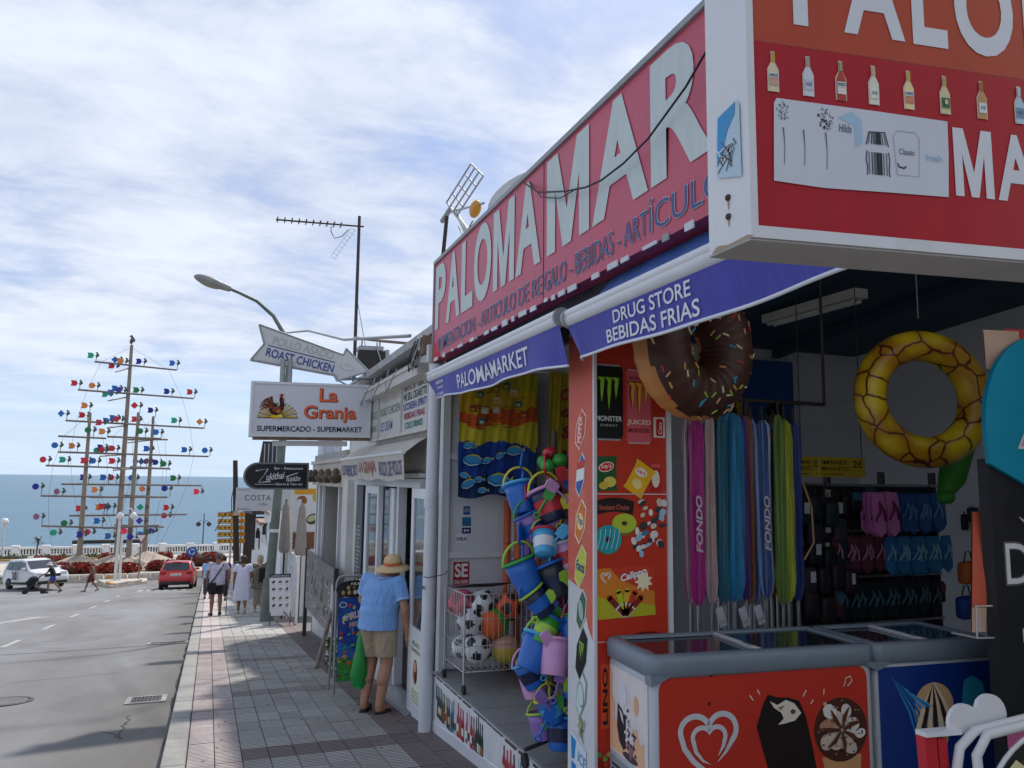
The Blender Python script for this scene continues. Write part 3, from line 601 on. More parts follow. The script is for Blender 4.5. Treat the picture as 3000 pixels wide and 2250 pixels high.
for dx in (-.55, .55): q = M(); q.tube([(-.75, 95.5, -3.6), (-.75+dx*.6, 95.5, -3.25), (-.75+dx, 95.5, -3.45)], .03, LAMPB, 6); q.lathe((-.75+dx, 95.5, -3.95), (0, 0, 1), [(.06, 0), (.22, .12), (.28, .34), (.1, .5), (.03, .55)], LAMPB, 10); q.build('lantern', t_)
t_ = thing('promenade_lamp', 'white globe lamp post at the far left edge by the balustrade', 'street lamp', (-18.8, 90, PZ)); q = M(); q.cyl((-18.8, 90, PZ), (-18.8, 90, -3.3), .13, .07, WMET, 8); q.build('pole', t_); q = M(); q.ball((-18.8, 90, -3.0), .36, GLOBE, 14, 10); q.build('globe', t_)
# left verge planter with ochre edge and low plants
GRN = mat('verge_leaf', (.07, .10, .03), rough=.7, var=.5, scale=4); GRN2 = mat('verge_leaf_dry', (.17, .15, .06), rough=.7, var=.4)
t_ = thing('planter_bed', 'ochre edged planter bed along the promenade on the far left', 'planter', (-15.5, 87.4, PZ)); q = M()
q.box(-22, -9.4, 86.6, 87.0, PZ-.2, PZ+.42, OCH); q.build('front_wall', t_); q = M(); q.box(-22, -9.4, 87.0, 89.8, PZ-.2, PZ+.32, SOIL); q.build('soil', t_)
q = M(); leafcloud(q, [(random.uniform(-22, -9.5), random.uniform(87, 89.7), PZ+.30+abs(random.gauss(0, .14))*(1.2 if x_ % 3 else .6)) for x_ in range(2600)], .13, [GRN, GRN, GRN2]); o = q.build('plants', t_); o['kind'] = 'stuff'
t_ = thing('palm_tree', 'small spiky palm in front of the balustrade on the left', 'palm tree', (-16.0, 90.6, PZ)); q = M(); q.cyl((-16, 90.6, PZ), (-15.95, 90.6, -5.0), .09, .07, RUST, 8); q.build('trunk', t_)
q = M()
for k in range(26):
    a, e = random.uniform(0, 6.28), random.uniform(-.3, 1.3); d = Vector((math.cos(a)*math.cos(e), math.sin(a)*math.cos(e), math.sin(e)-.1)); s_ = Vector((-d.y, d.x, 0)).normalized()*.08; p = Vector((-15.95, 90.6, -5.0))
    q.add([p-s_*.5, p+s_*.5, p+d*.5+s_, p+d*.5-s_, p+d*.95+Vector((0, 0, -.12))], [(0, 1, 2, 3), (3, 2, 4)], mat('palm_leaf', (.035, .05, .025), rough=.6, var=.4))
q.build('crown', t_)
q = M(); q.box(-14, -6.6, 98.0, 98.6, PZ+.9, PZ+1.28, LAMPB); o = q.build('beach_roof'); tag(o, 'low dark flat beach bar roof showing just above the balustrade', 'roof')

# ------------------------------------------------------------------ souvenir shop (right)
WALU = mat('white_aluminium', (.66, .67, .68), rough=.4, var=.06, scale=2.5, spec=.5, dirt=.3, dirtcol=(.36, .34, .31))
WPAN = mat('white_panel', (.62, .63, .65), rough=.5, var=.05, scale=1.2, spec=.4, dirt=.2, dirtcol=(.42, .40, .38))
GREYM = mat('grey_trim', (.30, .31, .32), rough=.5, var=.15, scale=6)
BLACK = mat('black_plastic', (.018, .018, .019), rough=.5, var=.2)
ORNG = mat('red_orange_vinyl', '#c2331c', rough=.5, var=.07, scale=1.5, spec=.3, dirt=.12, dirtcol=(.25, .06, .03))
BLUEC = mat('dark_blue_ceiling', (.018, .045, .075), rough=.6, var=.15)
ZF = -.17
shop = thing('souvenir_shop', 'white open fronted souvenir shop with a raised floor, full of beach goods', 'shop', (2.0, 5.5, ZF))
q = M(); q.box(2.03, 8.6, .4, 7.45, -1.1, ZF-.012, CONC); q.build('floor_slab', shop)
FT = mat('floor_tile', (.27, .27, .265), rough=.45, var=.12, scale=3, dirt=.3, spec=.5)
for i in range(5):
    for j in range(8):
        q = M(); q.box(2.04+i*.452, 2.04+i*.452+.447, 3.95+j*.43, 3.95+j*.43+.425, ZF-.012, ZF+random.uniform(-.0012, .0012), FT); q.build('floor_tile', shop)
PLW = mat('white_plinth_paint', (.64, .65, .66), rough=.55, var=.06, scale=3, dirt=.45, dirtcol=(.33, .30, .27))
q = M()
for y0, y1 in ((.4, 2.6), (2.6, 4.05), (4.05, 5.0), (5.0, 6.2), (6.2, 7.34)): q.add([(x, y, z) for x in (2.0, 2.03) for y, z in ((y0, gz(y0)-.1), (y1, gz(y1)-.1), (y1, ZF-.006), (y0, ZF-.006))], [(0, 3, 2, 1), (4, 5, 6, 7), (3, 7, 6, 2), (0, 4, 7, 3), (1, 2, 6, 5)], PLW)
pl = q.build('plinth', shop)
q = M(); q.add([(1.994, y, gz(y)+z) for y in (4.1, 7.3) for z in (.0, .09)]+[(1.999, y, gz(y)+.1) for y in (4.1, 7.3)], [(0, 1, 3, 2), (1, 4, 5, 3)], WPAN); q.build('skirting', shop)
CHIP = mat('chipped_edge', (.10, .075, .06), rough=.9, var=.6, scale=25)
q = M(); yy = 7.3
while yy > 4.4:
    l = random.uniform(.05, .22); h = random.uniform(.001, .008)*(1.8 if yy < 5.4 else .6); d = random.uniform(.0, .006)
    q.box(1.9975, 2.0+d+.004, yy-l, yy, ZF-h-.006, ZF-.002, CHIP); yy -= l+random.uniform(0, .10)
q.build('chipped_edge', shop)['kind'] = 'stuff'
# bottle pictures printed on the plinth
q = M(); fs = street(7.34, 0, 1.998)
def bottle_pts(w, h): return [(-w/2, 0), (w/2, 0), (w/2, h*.55), (w*.18, h*.74), (w*.18, h), (-w*.18, h), (-w*.18, h*.74), (-w/2, h*.55)]
def bottles(a0, a1, cols, zb, h, n):
    for k in range(n):
        a = a0+(a1-a0)*(k+.5)/n; w = (a1-a0)/n*.92; c = cols[k % len(cols)]
        q.poly(fs.sub(a, zb+random.uniform(-.01, .01)), bottle_pts(w, h*random.uniform(.88, 1.05)), .002, ink(c)); q.rect(fs.sub(a, zb), -w*.42, w*.42, h*.16, h*.38, .004, ink(random.choice(['#8a2b30', '#c8b98f', '#dcdcd4', '#3c4a4a', '#a6602a'])))
bottles(.20, .62, ['#2d3b36', '#3a4a44', '#31403a', '#6b4d35', '#3a4a44', '#c6bd9a'], -.50, .26, 8); bottles(.64, .80, ['#1f5a78', '#2c7d94', '#d8d8d2'], -.50, .26, 3); bottles(.82, 1.02, ['#a8323d', '#b04450', '#8f2733'], -.485, .27, 3)
bottles(1.06, 1.30, ['#b04a50', '#d2cfc6', '#a3353f', '#b6545a'], -.47, .26, 4); bottles(1.31, 1.50, ['#26302e', '#303d3a', '#222b2a'], -.49, .29, 4)
bottles(1.92, 2.18, ['#a3303c', '#ad3d47', '#b84f58'], -.44, .24, 4); bottles(2.20, 2.44, ['#d6d8d6', '#2f8ba5', '#3c4a4a', '#cfcfc9'], -.42, .22, 5); bottles(2.46, 2.7, ['#a3303c', '#7f2530'], -.42, .22, 4)
q.rect(fs, .165, .19, -.36, -.23, .003, ink('#2a4d8a'))
q.build('drink_pictures', pl)
# end wall
q = M(); q.box(2.07, 8.6, 7.40, 7.5, ZF-1, 3.55, WPAN); ew = q.build('end_wall', shop)
for x0, x1 in ((2.06, 2.13), (2.80, 2.86), (3.60, 3.65), (4.5, 4.55), (5.35, 5.4), (6.2, 6.25)): q = M(); q.box(x0, x1, 7.345, 7.40, ZF, 3.5, WALU); q.build('wall_post', ew)
for z in (ZF+.05, .90, 1.84, 2.55):
    for x0, x1 in ((2.135, 2.795), (2.865, 3.595), (3.655, 4.495), (4.555, 5.345), (5.405, 6.195), (6.255, 7.2)): q = M(); q.box(x0, x1, 7.365, 7.40, z-.03, z+.03, WALU); q.build('wall_rail', ew)
q = M(); f_ = facing(0, 0, 7.398)
q.rect(f_, 2.20, 2.36, .60, .83, .002, ink('#a3222e')); q.text(f_, 'SE', 2.215, 2.345, .685, .815, .004, ink('#e8e6e2'), .03); q.text(f_, 'OG HØR', 2.21, 2.35, .625, .66, .004, ink('#e8e6e2'), .02); q.build('red_sticker', ew)
q = M(); q.rect(f_, 2.29, 2.36, 1.28, 1.36, .002, ink('#24508c')); q.text(f_, 'ATM', 2.30, 2.35, 1.30, 1.34, .004, ink('#dfe4ea')); q.rect(f_, 2.28, 2.37, 1.17, 1.255, .002, ink('#2a6a96')); q.rect(f_, 2.28, 2.37, 1.10, 1.155, .002, ink('#1c2f66')); q.disc(f_, 2.31, 1.127, .013, .013, .004, ink('#d8d8dd')); q.disc(f_, 2.34, 1.127, .013, .013, .004, ink('#b9b9c4')); q.rect(f_, 2.22, 2.33, 1.01, 1.09, .002, ink('#dfe2e6')); q.text(f_, 'VISA', 2.225, 2.325, 1.03, 1.065, .004, ink('#23304f'), .02, .2); q.build('card_stickers', ew)
# unseen wall added beyond the open bay to keep sky light off the interior
q = M(); q.box(4.5, 7.3, 1.95, 2.1, ZF-.3, 3.7, WPAN); q.build('front_wall', shop)
# right wall, ceiling, roof
q = M(); q.box(7.25, 7.4, .6, 7.4, ZF-.3, 3.7, WPAN); q.build('side_wall', shop)
q = M(); q.add([(2.08, 7.4, 3.16), (7.25, 7.4, 3.16), (7.25, 2.35, 3.62), (2.08, 2.35, 3.62), (2.08, 7.4, 3.22), (7.25, 7.4, 3.22), (7.25, 2.35, 3.68), (2.08, 2.35, 3.68)], [(0, 1, 2, 3), (4, 7, 6, 5), (0, 3, 7, 4), (3, 2, 6, 7), (1, 5, 6, 2)], BLUEC); cl = q.build('ceiling', shop)
for x in (3.2, 4.6, 6.0): q = M(); q.add([(x+dx, y, 3.16+.46*(7.4-y)/5.05-dz) for y in (7.38, 2.4) for dx in (0, .09) for dz in (.0, .10)], [(0, 2, 3, 1), (1, 3, 7, 5), (0, 1, 5, 4), (2, 6, 7, 3), (4, 5, 7, 6)], BLUEC); q.build('beam', cl)
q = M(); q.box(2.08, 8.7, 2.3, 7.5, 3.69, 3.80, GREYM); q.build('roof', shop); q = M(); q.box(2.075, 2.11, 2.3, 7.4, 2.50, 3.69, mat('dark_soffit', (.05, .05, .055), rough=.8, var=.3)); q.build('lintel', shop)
TUBEM = mat('fluorescent_fitting', (.6, .6, .55), rough=.4)
t_ = thing('strip_light', 'unlit white fluorescent strip light on the blue ceiling', 'ceiling light', (5.0, 5.6, 3.2))
q = M(); q.box(4.93, 5.07, 5.0, 6.2, 3.17, 3.25, TUBEM); q.build('housing', t_)
for x in (4.965, 5.035): q = M(); q.cyl((x, 5.05, 3.15), (x, 6.15, 3.15), .016, None, TUBEM, 8); q.build('tube', t_)
# corner column with vinyl prints
FADE = mat('faded_red_vinyl', '#d0604a', rough=.55, var=.10, scale=2.2, dirt=.25, dirtcol=(.75, .70, .66))
q = M(); q.box(2.012, 2.505, 4.006, 4.36, ZF, 2.52, WALU); col_ = q.build('corner_column', shop)
q = M(); f_ = facing(0, 0, 4.004); q.rect(f_, 2.016, 2.475, .74, 2.5, .0, ORNG); q.rect(f_, 2.016, 2.475, ZF+.02, .735, .0, ORNG); fp = q.build('front_vinyl', col_)
q = M(); q.box(2.0, 2.018, 3.992, 4.012, ZF, 2.52, WALU); q.box(2.480, 2.505, 3.992, 4.004, ZF, 2.52, WALU); q.box(2.02, 2.478, 3.998, 4.0035, 1.545, 1.550, WALU); q.build('edge_trim', col_)
q = M()
def can(fr, w, h, base, dark, rim):
    q.poly(fr, [(-w*.40, h), (w*.40, h), (w*.5, h*.95), (w*.5, h*.05), (w*.4, 0), (-w*.4, 0), (-w*.5, h*.05), (-w*.5, h*.95)], .002, ink(base)); q.rect(fr, -w*.40, w*.40, h*.985, h*1.01, .003, ink(rim)); q.rect(fr, -w*.40, w*.40, -h*.012, h*.012, .003, ink(rim)); q.rect(fr, -w*.5, -w*.42, h*.06, h*.94, .0028, ink(dark)); q.rect(fr, w*.44, w*.5, h*.06, h*.94, .0028, ink(dark))
def claw(fr, w, h, c, lw=1.0):
    for k, (dx, l) in enumerate(((-.33, .78), (.0, 1.0), (.33, .66))):
        x = dx*w; t = w*.085*lw
        q.poly(fr, [(x-t*2.2, h), (x+t*1.5, h*.985), (x+t*1.2, h*.80), (x+t*1.0, h*(1-.45*l)), (x+t*.3, h*(1-.8*l)), (x-t*.2, h*(1-l)), (x-t*.6, h*(1-.7*l)), (x-t*.9, h*(1-.4*l)), (x-t*.6, h*.88), (x-t*1.6, h*.93)], .0045, ink(c))
f1 = f_.sub(2.10, 1.855); can(f1, .18, .43, '#111614', '#050606', '#9aa0a0'); claw(f1.sub(0, .17), .14, .19, '#8cc82c'); q.text(f1, 'MONSTER', -.083, .083, .105, .135, .0045, ink('#d9dcda'), .02); q.text(f1, 'ENERGY', -.055, .055, .075, .088, .0045, ink('#b9bfba'), .01, 0, 1.3)
f1 = f_.sub(2.295, 1.84); can(f1, .175, .425, '#d9636a', '#b94b54', '#c9a8a6'); claw(f1.sub(0, .16), .145, .2, '#7a2a2a', 1.35); claw(f1.sub(.002, .163, c=.001), .135, .19, '#e8b53a'); q.text(f1, 'JUICED', -.078, .078, .10, .135, .0045, ink('#f2e2c2'), .025); q.text(f1, 'MONSTER', -.07, .07, .06, .085, .0045, ink('#7a2030'), .015); q.text(f1, 'MONARCH', -.06, .06, .37, .385, .0045, ink('#7a2030'), .01)
q.text(f_, 'ET', 2.405, 2.455, 2.18, 2.225, .002, ink('#e9d9d3'), .02)
q.rect(f_, 2.392, 2.468, 1.875, 1.995, .0015, ink('#e4e0da')); q.poly(f_.sub(2.432, 1.885), [(-.02, 0), (.02, 0), (.024, .012), (.024, .09), (.018, .1), (-.018, .1), (-.024, .09), (-.024, .012)], .003, ink('#c01c22')); q.text(f_.sub(2.44, 1.895, math.pi/2), 'Coca', 0, .07, -.006, .018, .005, ink('#f4efe8'), .01, .3)
# crisp bags
f1 = f_.sub(2.085, 1.565, .03); q.poly(f1, [(-.07, 0), (.07, 0), (.062, .03), (.066, .17), (.075, .195), (-.075, .195), (-.066, .17), (-.062, .03)], .002, ink('#1e5a2c')); q.disc(f1, 0, .135, .05, .028, .004, ink('#f2e9d6'), 20, .2); q.disc(f1, 0, .135, .044, .023, .005, ink('#d8281e'), 20, .2); q.text(f1, "Lay's", -.032, .032, .122, .152, .006, ink('#fff6e6'), .015, .2); q.disc(f1, .02, .05, .04, .03, .004, ink('#e0c85a')); q.disc(f1, -.02, .03, .03, .022, .0045, ink('#d2b544'))
f1 = f_.sub(2.245, 1.555, -.55); q.poly(f1, [(-.07, 0), (.07, 0), (.063, .03), (.066, .16), (.074, .185), (-.074, .185), (-.066, .16), (-.063, .03)], .006, ink('#eeb51e')); q.disc(f1, -.01, .13, .04, .026, .0075, ink('#f5ead2'), 20, .2); q.text(f1, "Lay's", -.04, .02, .116, .145, .0085, ink('#cc2a1e'), .015, .2); q.disc(f1, .0, .06, .035, .028, .0075, ink('#f2dc8a'))
q.rect(f_, 2.37, 2.435, 1.56, 1.725, .002, ink('#b3211c')); q.disc(f_, 2.402, 1.635, .026, .05, .0035, ink('#eadfca')); q.rect(f_, 2.372, 2.433, 1.70, 1.722, .0035, ink('#d8584c'))
# black banner over doughnuts
bp = [(-.13, .0), (-.06, .018), (0, .022), (.06, .018), (.13, 0), (.118, -.075), (.055, -.06), (0, -.056), (-.055, -.06), (-.118, -.075)]
q.poly(f_.sub(2.13, 1.505), bp, .003, ink('#1b1414')); q.text(f_, 'Smokers Choice', 2.035, 2.225, 1.458, 1.488, .0045, ink('#c05a50'), .02)
f1 = f_.sub(2.195, 1.375); q.disc(f1, 0, 0, .082, .062, .002, ink('#8a7038')); q.disc(f1, 0, .008, .078, .055, .003, ink('#b6c93a'), 24); q.disc(f1, 0, .008, .018, .013, .004, ink('#4a3a20'))
f1 = f_.sub(2.09, 1.295); q.disc(f1, 0, -.004, .088, .082, .005, ink('#8a6a40'), 28); q.disc(f1, 0, 0, .085, .078, .006, ink('#1fa0a8'), 28); q.disc(f1, 0, 0, .018, .017, .007, ink('#3a3434'))
for k in range(5): x = -.058+k*.029; q.stroke(f1, [(x-.012, -.055), (x+.006, .0), (x+.014, .058)], .004, .008, ink('#bfe6dc'))
# faded postcard collage
for k in range(34):
    x, y = random.uniform(2.29, 2.455), random.uniform(1.20, 1.52)
    if y < 1.36: x = random.uniform(2.25, 2.45)
    q.disc(f_, x, y, random.uniform(.012, .03), random.uniform(.010, .026), .002+.0003*k, ink(random.choice(['#e9e4de', '#dcd8d4', '#e9e4de', '#2c3f4a', '#2f7fae', '#9cc6d8', '#d6c7b4', '#3a3a40'])), 7, random.random())
# ice lolly poster
f1 = f_.sub(2.012, .858, .03); q.rect(f1, 0, .38, .0, .275, .002, ink('#d9822c')); q.poly(f1, [(0, 0), (.38, 0), (.38, .05), (.22, .09), (.08, .10), (0, .14)], .003, ink('#b9b52c')); q.poly(f1, [(.10, .275), (.38, .275), (.38, .13), (.27, .16), (.16, .21)], .003, ink('#c9402a'))
q.poly(f1, [(.31+.06*math.cos(k*math.pi/9)*(1 if k % 2 else .6), .19+.06*math.sin(k*math.pi/9)*(1 if k % 2 else .6)) for k in range(18)], .004, ink('#f2e9c0')); q.text(f1.sub(.17, .185, .22), 'Calippo', 0, .17, 0, .05, .0055, ink('#e9f0f4'), .03, .2)
for k, (ang, c) in enumerate(((.75, '#7a2a20'), (.28, '#b5cc2a'), (-.12, '#d9b23a'), (-.5, '#c23a2a'), (-.85, '#8a2a22'))):
    ff = f1.sub(.185, .01, ang); q.rect(ff, -.018, .018, .0, .07, .005, ink('#e4e2d6')); q.rect(ff, -.014, .014, .005, .06, .006, ink(c)); q.rect(ff, -.017, .017, .07, .14, .005, ink(c)); q.disc(ff, 0, .14, .017, .014, .005, ink(c), 12)
def heart(fr, s, c, mt, w=.16, n=40):
    """open spiral heart of two ribbons"""
    def hp(t): return (16*math.sin(t)**3/17, (13*math.cos(t)-5*math.cos(2*t)-2*math.cos(3*t)-math.cos(4*t))/17)
    o_ = [(-hp(.36+(2*math.pi-.42-.36)*k/n)[0]*s, hp(.36+(2*math.pi-.42-.36)*k/n)[1]*s) for k in range(n+1)]
    return hp
def heartlogo(q, fr, s, c, mt):
    def arc(cx, cy, rx, ry, t0, t1, n=14): return [(cx+rx*math.cos(t0+(t1-t0)*k/n), cy+ry*math.sin(t0+(t1-t0)*k/n)) for k in range(n+1)]
    outer = arc(.50, .38, .50, .48, R_(-42), R_(165), 16)            # right lobe
    pts = [(.30, -.60), (.62, -.30)]+outer+arc(-.48, .38, .52, .46, R_(20), R_(200), 16)+[(-.86, -.12), (-.55, -.52), (-.22, -.78), (.10, -.93), (.30, -.88)]
    w = [.01, .10]+[.18]*17+[.18]*17+[.18, .17, .16, .12, .03]
    q.stroke(fr, [(a*s, b_*s) for a, b_ in pts], [k*s for k in w], c, mt)
    inner = [(.10, -.60), (-.30, -.35)]+list(reversed(arc(-.24, .20, .33, .29, R_(28), R_(205), 12)))[:0]
    p2 = [(.06, -.66), (-.22, -.52), (-.46, -.24)]+[(-.24+.33*math.cos(t), .18+.30*math.sin(t)) for t in [R_(205-12*k) for k in range(15)]]+[(.29+.31*math.cos(t), .18+.30*math.sin(t)) for t in [R_(155-13*k) for k in range(15)]]+[(.52, -.12), (.34, -.40)]
    w2 = [.01, .08, .13]+[.15]*15+[.15]*15+[.12, .02]
    q.stroke(fr, [(a*s, b_*s) for a, b_ in p2], [k*s for k in w2], c+.0006, mt)
heartlogo(q, f1.sub(.07, .225), .03, .005, ink('#f2e6d8'))
# dark red disc, partly hidden, and sweets photo near the floor
q.disc(f_, 2.33, .735, .13, .045, .003, ink('#6a1712'), 24, 0, 0, math.pi)
for k in range(60): q.disc(f_, random.uniform(2.02, 2.20), random.uniform(ZF+.05, .17), .014, .014, .002+.0002*k, ink(random.choice(['#b8402a', '#d08a3a', '#7aa23a', '#8a2a2a', '#caa04a', '#5a8a2a', '#a83048'])), 10)
q.rect(f_, 2.045, 2.10, .28, .62, .002, ink('#d8502a')); q.text(f_.sub(2.085, .30, math.pi/2), 'LINO', 0, .30, 0, .03, .0035, ink('#2a1a16'), .03)
q.build('front_pictures', col_)
# street side: faded red at the top, bare white below, diamond stickers
q = M(); fs = street(4.36, 0, 2.010); q.poly(fs, [(.004, 2.5), (.35, 2.5), (.35, .72), (.27, .80), (.19, 1.0), (.09, 1.02), (.004, 1.04)], .0, FADE); q.build('side_vinyl', col_)
q = M()
def lozenge(a, z, w, h, bord, fill, ang=-.15, skew=.35):
    fr = fs.sub(a, z, ang); P_ = [(-w*.5, -h*skew), (0, -h*.5), (w*.5, -h*(.5-skew)*.6), (w*.5, h*skew), (0, h*.5), (-w*.5, h*(.5-skew)*.6)]
    q.poly(fr, P_, .002, ink(bord)); q.poly(fr, [(x*.84, y*.9) for x, y in P_], .0035, ink(fill)); return fr
cs = .175
fr = lozenge(cs, 1.92, .13, .25, '#ead2c6', '#cf5040'); q.text(fr.sub(.02, -.08, math.pi/2), 'PEPPER', 0, .16, 0, .05, .005, ink('#f0ded4'), .02)
fr = lozenge(cs, 1.655, .11, .27, '#e4e2e0', '#3a62a8'); q.poly(fr, [(-.05, .02), (.05, .05), (.05, -.02), (-.05, -.05)], .005, ink('#e8e6e4')); q.poly(fr, [(-.05, .06), (.05, .10), (.05, .05), (-.05, .02)], .005, ink('#c8443c'))
fr = lozenge(cs, 1.385, .13, .27, '#efe2c0', '#d9783a'); q.disc(fr, 0, .0, .045, .05, .005, ink('#f0d890')); q.text(fr, '7up', -.035, .035, -.03, .03, .006, ink('#3a6a9a'), .02)
fr = lozenge(cs, 1.13, .135, .26, '#e2e2a4', '#c9cc54'); q.text(fr, 'Fanta', -.055, .055, -.03, .03, .005, ink('#2c4a86'), .02, .2)
fr = lozenge(cs+.01, .885, .12, .25, '#dfe0d6', '#4a6a58'); q.disc(fr, 0, 0, .03, .06, .005, ink('#a8bcae'), 14, .4)
fr = lozenge(cs+.01, .645, .125, .30, '#26302a', '#161a18'); claw(fr.sub(0, -.045), .06, .11, '#8fbf3a', 1.2)
fr = lozenge(cs+.01, .42, .12, .26, '#8fae9c', '#d3dcd6'); q.disc(fr, 0, 0, .04, .07, .005, ink('#7fa08c'), 14, .3); q.disc(fr, 0, 0, .033, .06, .006, ink('#d3dcd6'), 14, .3)
fr = fs.sub(cs+.01, .235, -.1)
for k in range(14): q.stroke(fr, [(random.uniform(-.05, .05), random.uniform(-.07, .07)), (random.uniform(-.05, .05), random.uniform(-.07, .07))], .006, .002+.0003*k, ink(random.choice(['#8aa038', '#5a5a58', '#b8b85a', '#3a4640'])))
q.poly(fs, [(.05, .20), (.25, .13), (.25, -.02), (.05, -.13)], .002, ink('#d5dde6')); q.poly(fs, [(.055, .17), (.12, .15), (.10, .05), (.06, .04)], .0035, ink('#1f86c4')); q.poly(fs, [(.06, .03), (.12, .02), (.11, -.11), (.06, -.12)], .0035, ink('#1f86c4')); q.text(fs.sub(.14, .05, -.2), 'ICE', 0, .10, 0, .06, .0035, ink('#5a9ac8'), .02)
q.build('side_stickers', col_)
q = M(); q.box(2.507, 2.55, 4.2, 4.25, ZF, 2.5, WALU); q.build('door_track', shop)
# white drainpipe at the far corner
PIPE = mat('white_pipe', (.60, .62, .66), rough=.4, var=.05, scale=2, spec=.5, dirt=.25, dirtcol=(.3, .28, .26))
t_ = thing('drainpipe', 'white downpipe at the corner between the souvenir shop and the grocery', 'pipe', (1.93, 7.3, gz(7.3)))
q = M(); q.cyl((1.93, 7.3, gz(7.3)-.02), (1.955, 7.3, 2.72), .062, None, PIPE, 18); q.build('pipe', t_)
for z in (1.35, .2): q = M(); q.cyl((1.938, 7.3, z), (1.939, 7.3, z+.10), .066, None, PIPE, 18); q.build('collar', t_)
q = M(); q.disc(Fr((1.872, 7.27, .62), (0, -1, 0), (0, 0, 1)), 0, 0, .03, .018, .004, ink('#3a3f42')); q.tube([(1.87, 7.24, .72), (1.90, 7.20, .715), (2.06, 7.2, .74), (2.12, 7.33, .76)], .004, BLACK, 5); q.build('sticker_and_wire', t_)

# ------------------------------------------------------------------ fascia sign
FRED = mat('faded_fascia_red', '#c24a62', rough=.42, var=.09, scale=1.1, spec=.5, dirt=.42, dirtcol=(.32, .085, .11), stretch=(1, 2.6, .5), bump=.12, bscale=14)
FLET = mat('fascia_letter', '#c2cdc9', rough=.5, var=.07, dirt=.25, dirtcol=(.42, .44, .42), stretch=(1, 2.6, .6)); FNAVY = mat('fascia_navy', '#3b4d86', rough=.5, var=.08)
fas = thing('fascia_sign', 'long faded red fascia sign with big pale letters above the souvenir shop', 'sign', (1.95, 5, 2.73))
for y0, y1 in ((7.40, 4.636), (4.63, 2.30)):
    q = M(); q.box(1.953, 2.07, y1, y0, 2.775, 3.73, FRED); q.build('panel', fas)
q = M(); q.box(1.935, 2.075, 2.3, 7.41, 3.731, 3.765, GREYM); q.box(1.94, 2.07, 7.402, 7.425, 2.74, 3.73, GREYM); q.box(1.9505, 1.9545, 4.630, 4.637, 2.775, 3.73, DARK); q.build('edge_trim', fas)
q = M(); y = 7.36
while y > 2.4:
    l = random.uniform(.03, .16); q = M(); q.box(1.948, 1.956, y-l, y, 2.768-random.uniform(0, .022), 2.782+random.uniform(0, .012), random.choice([WPAN, WPAN, GREYM, WALU])); y -= l+random.uniform(.03, .22); q.build('torn_strip', fas)
fs = street(7.40, 2.73, 1.949)
q = M()
def bigtext(q, fr, s_, a0, a1, b0, b1, c, mt, bold):
    if s_ == 'M':
        w = a1-a0; h = b1-b0; t = w*.235
        q.poly(fr, [(a0+x, b0+y) for x, y in ((0, 0), (t*.92, 0), (t*.92, h*.62), (w*.5-t*.42, 0), (w*.5+t*.42, 0), (w-t*.92, h*.62), (w-t*.92, 0), (w, 0), (w, h), (w-t*1.15, h), (w*.5, h*.36), (t*1.15, h), (0, h))], c, mt)
    else: q.text(fr, s_, a0, a1, b0, b1, c, mt, bold)
for s_, a0, w in (('P', .05, .36), ('A', .44, .44), ('L', .92, .33), ('O', 1.28, .44), ('M', 1.77, .46), ('A', 2.26, .46)): bigtext(q, fs, s_, a0, a0+w, .33 if s_ != 'O' else .32, .96 if s_ != 'O' else .97, .001, FLET, .035)
for s_, a0, w in (('M', 2.83, .62), ('A', 3.49, .62), ('R', 4.14, .52)): bigtext(q, fs, s_, a0, a0+w, .33, .97, .001, FLET, .04)
q.build('big_lettering', fas)
q = M(); q.text(fs, 'ALIMENTACION - ARTICULO DE RE', .14, 2.74, .105, .235, .002, FNAVY, -.004); q.text(fs, 'GALO - BEBIDAS - ART', 2.79, 4.10, .105, .235, .002, FNAVY, -.002); q.text(fs, 'ÍCULOS', 4.12, 4.85, .105, .275, .002, FNAVY, -.002); q.build('small_lettering', fas)
q = M(); q.text(fs, 'ALIMENTACION - ARTICULO DE RE', .138, 2.742, .102, .238, .001, FLET, .010); q.text(fs, 'GALO - BEBIDAS - ART', 2.788, 4.102, .102, .238, .001, FLET, .012); q.text(fs, 'ÍCULOS', 4.118, 4.852, .102, .278, .001, FLET, .012); q.build('small_lettering_outline', fas)
q = M(); q.rect(fs, .01, .22, .02, .20, .0008, ink('#c8202e')); q.build('fresh_red_patch', fas)
# slack cable across the fascia
q = M(); pts = [(1.9, 4.88, 3.67), (1.9, 4.6, 3.50), (1.9, 4.18, 3.36), (1.9, 3.9, 3.285), (1.9, 3.7, 3.255), (1.9, 3.45, 3.255), (1.9, 3.2, 3.285), (1.9, 2.87, 3.39), (1.9, 2.66, 3.5), (1.9, 2.2, 3.8)]
q.tube(pts, .006, BLACK, 6); q.tube([(1.95, 4.90, 3.69), (1.92, 4.6, 3.47), (1.92, 4.3, 3.36), (1.92, 4.1, 3.34)], .004, BLACK, 5); tag(q.build('cable'), 'slack black cable hanging across the big red fascia sign', 'cable')

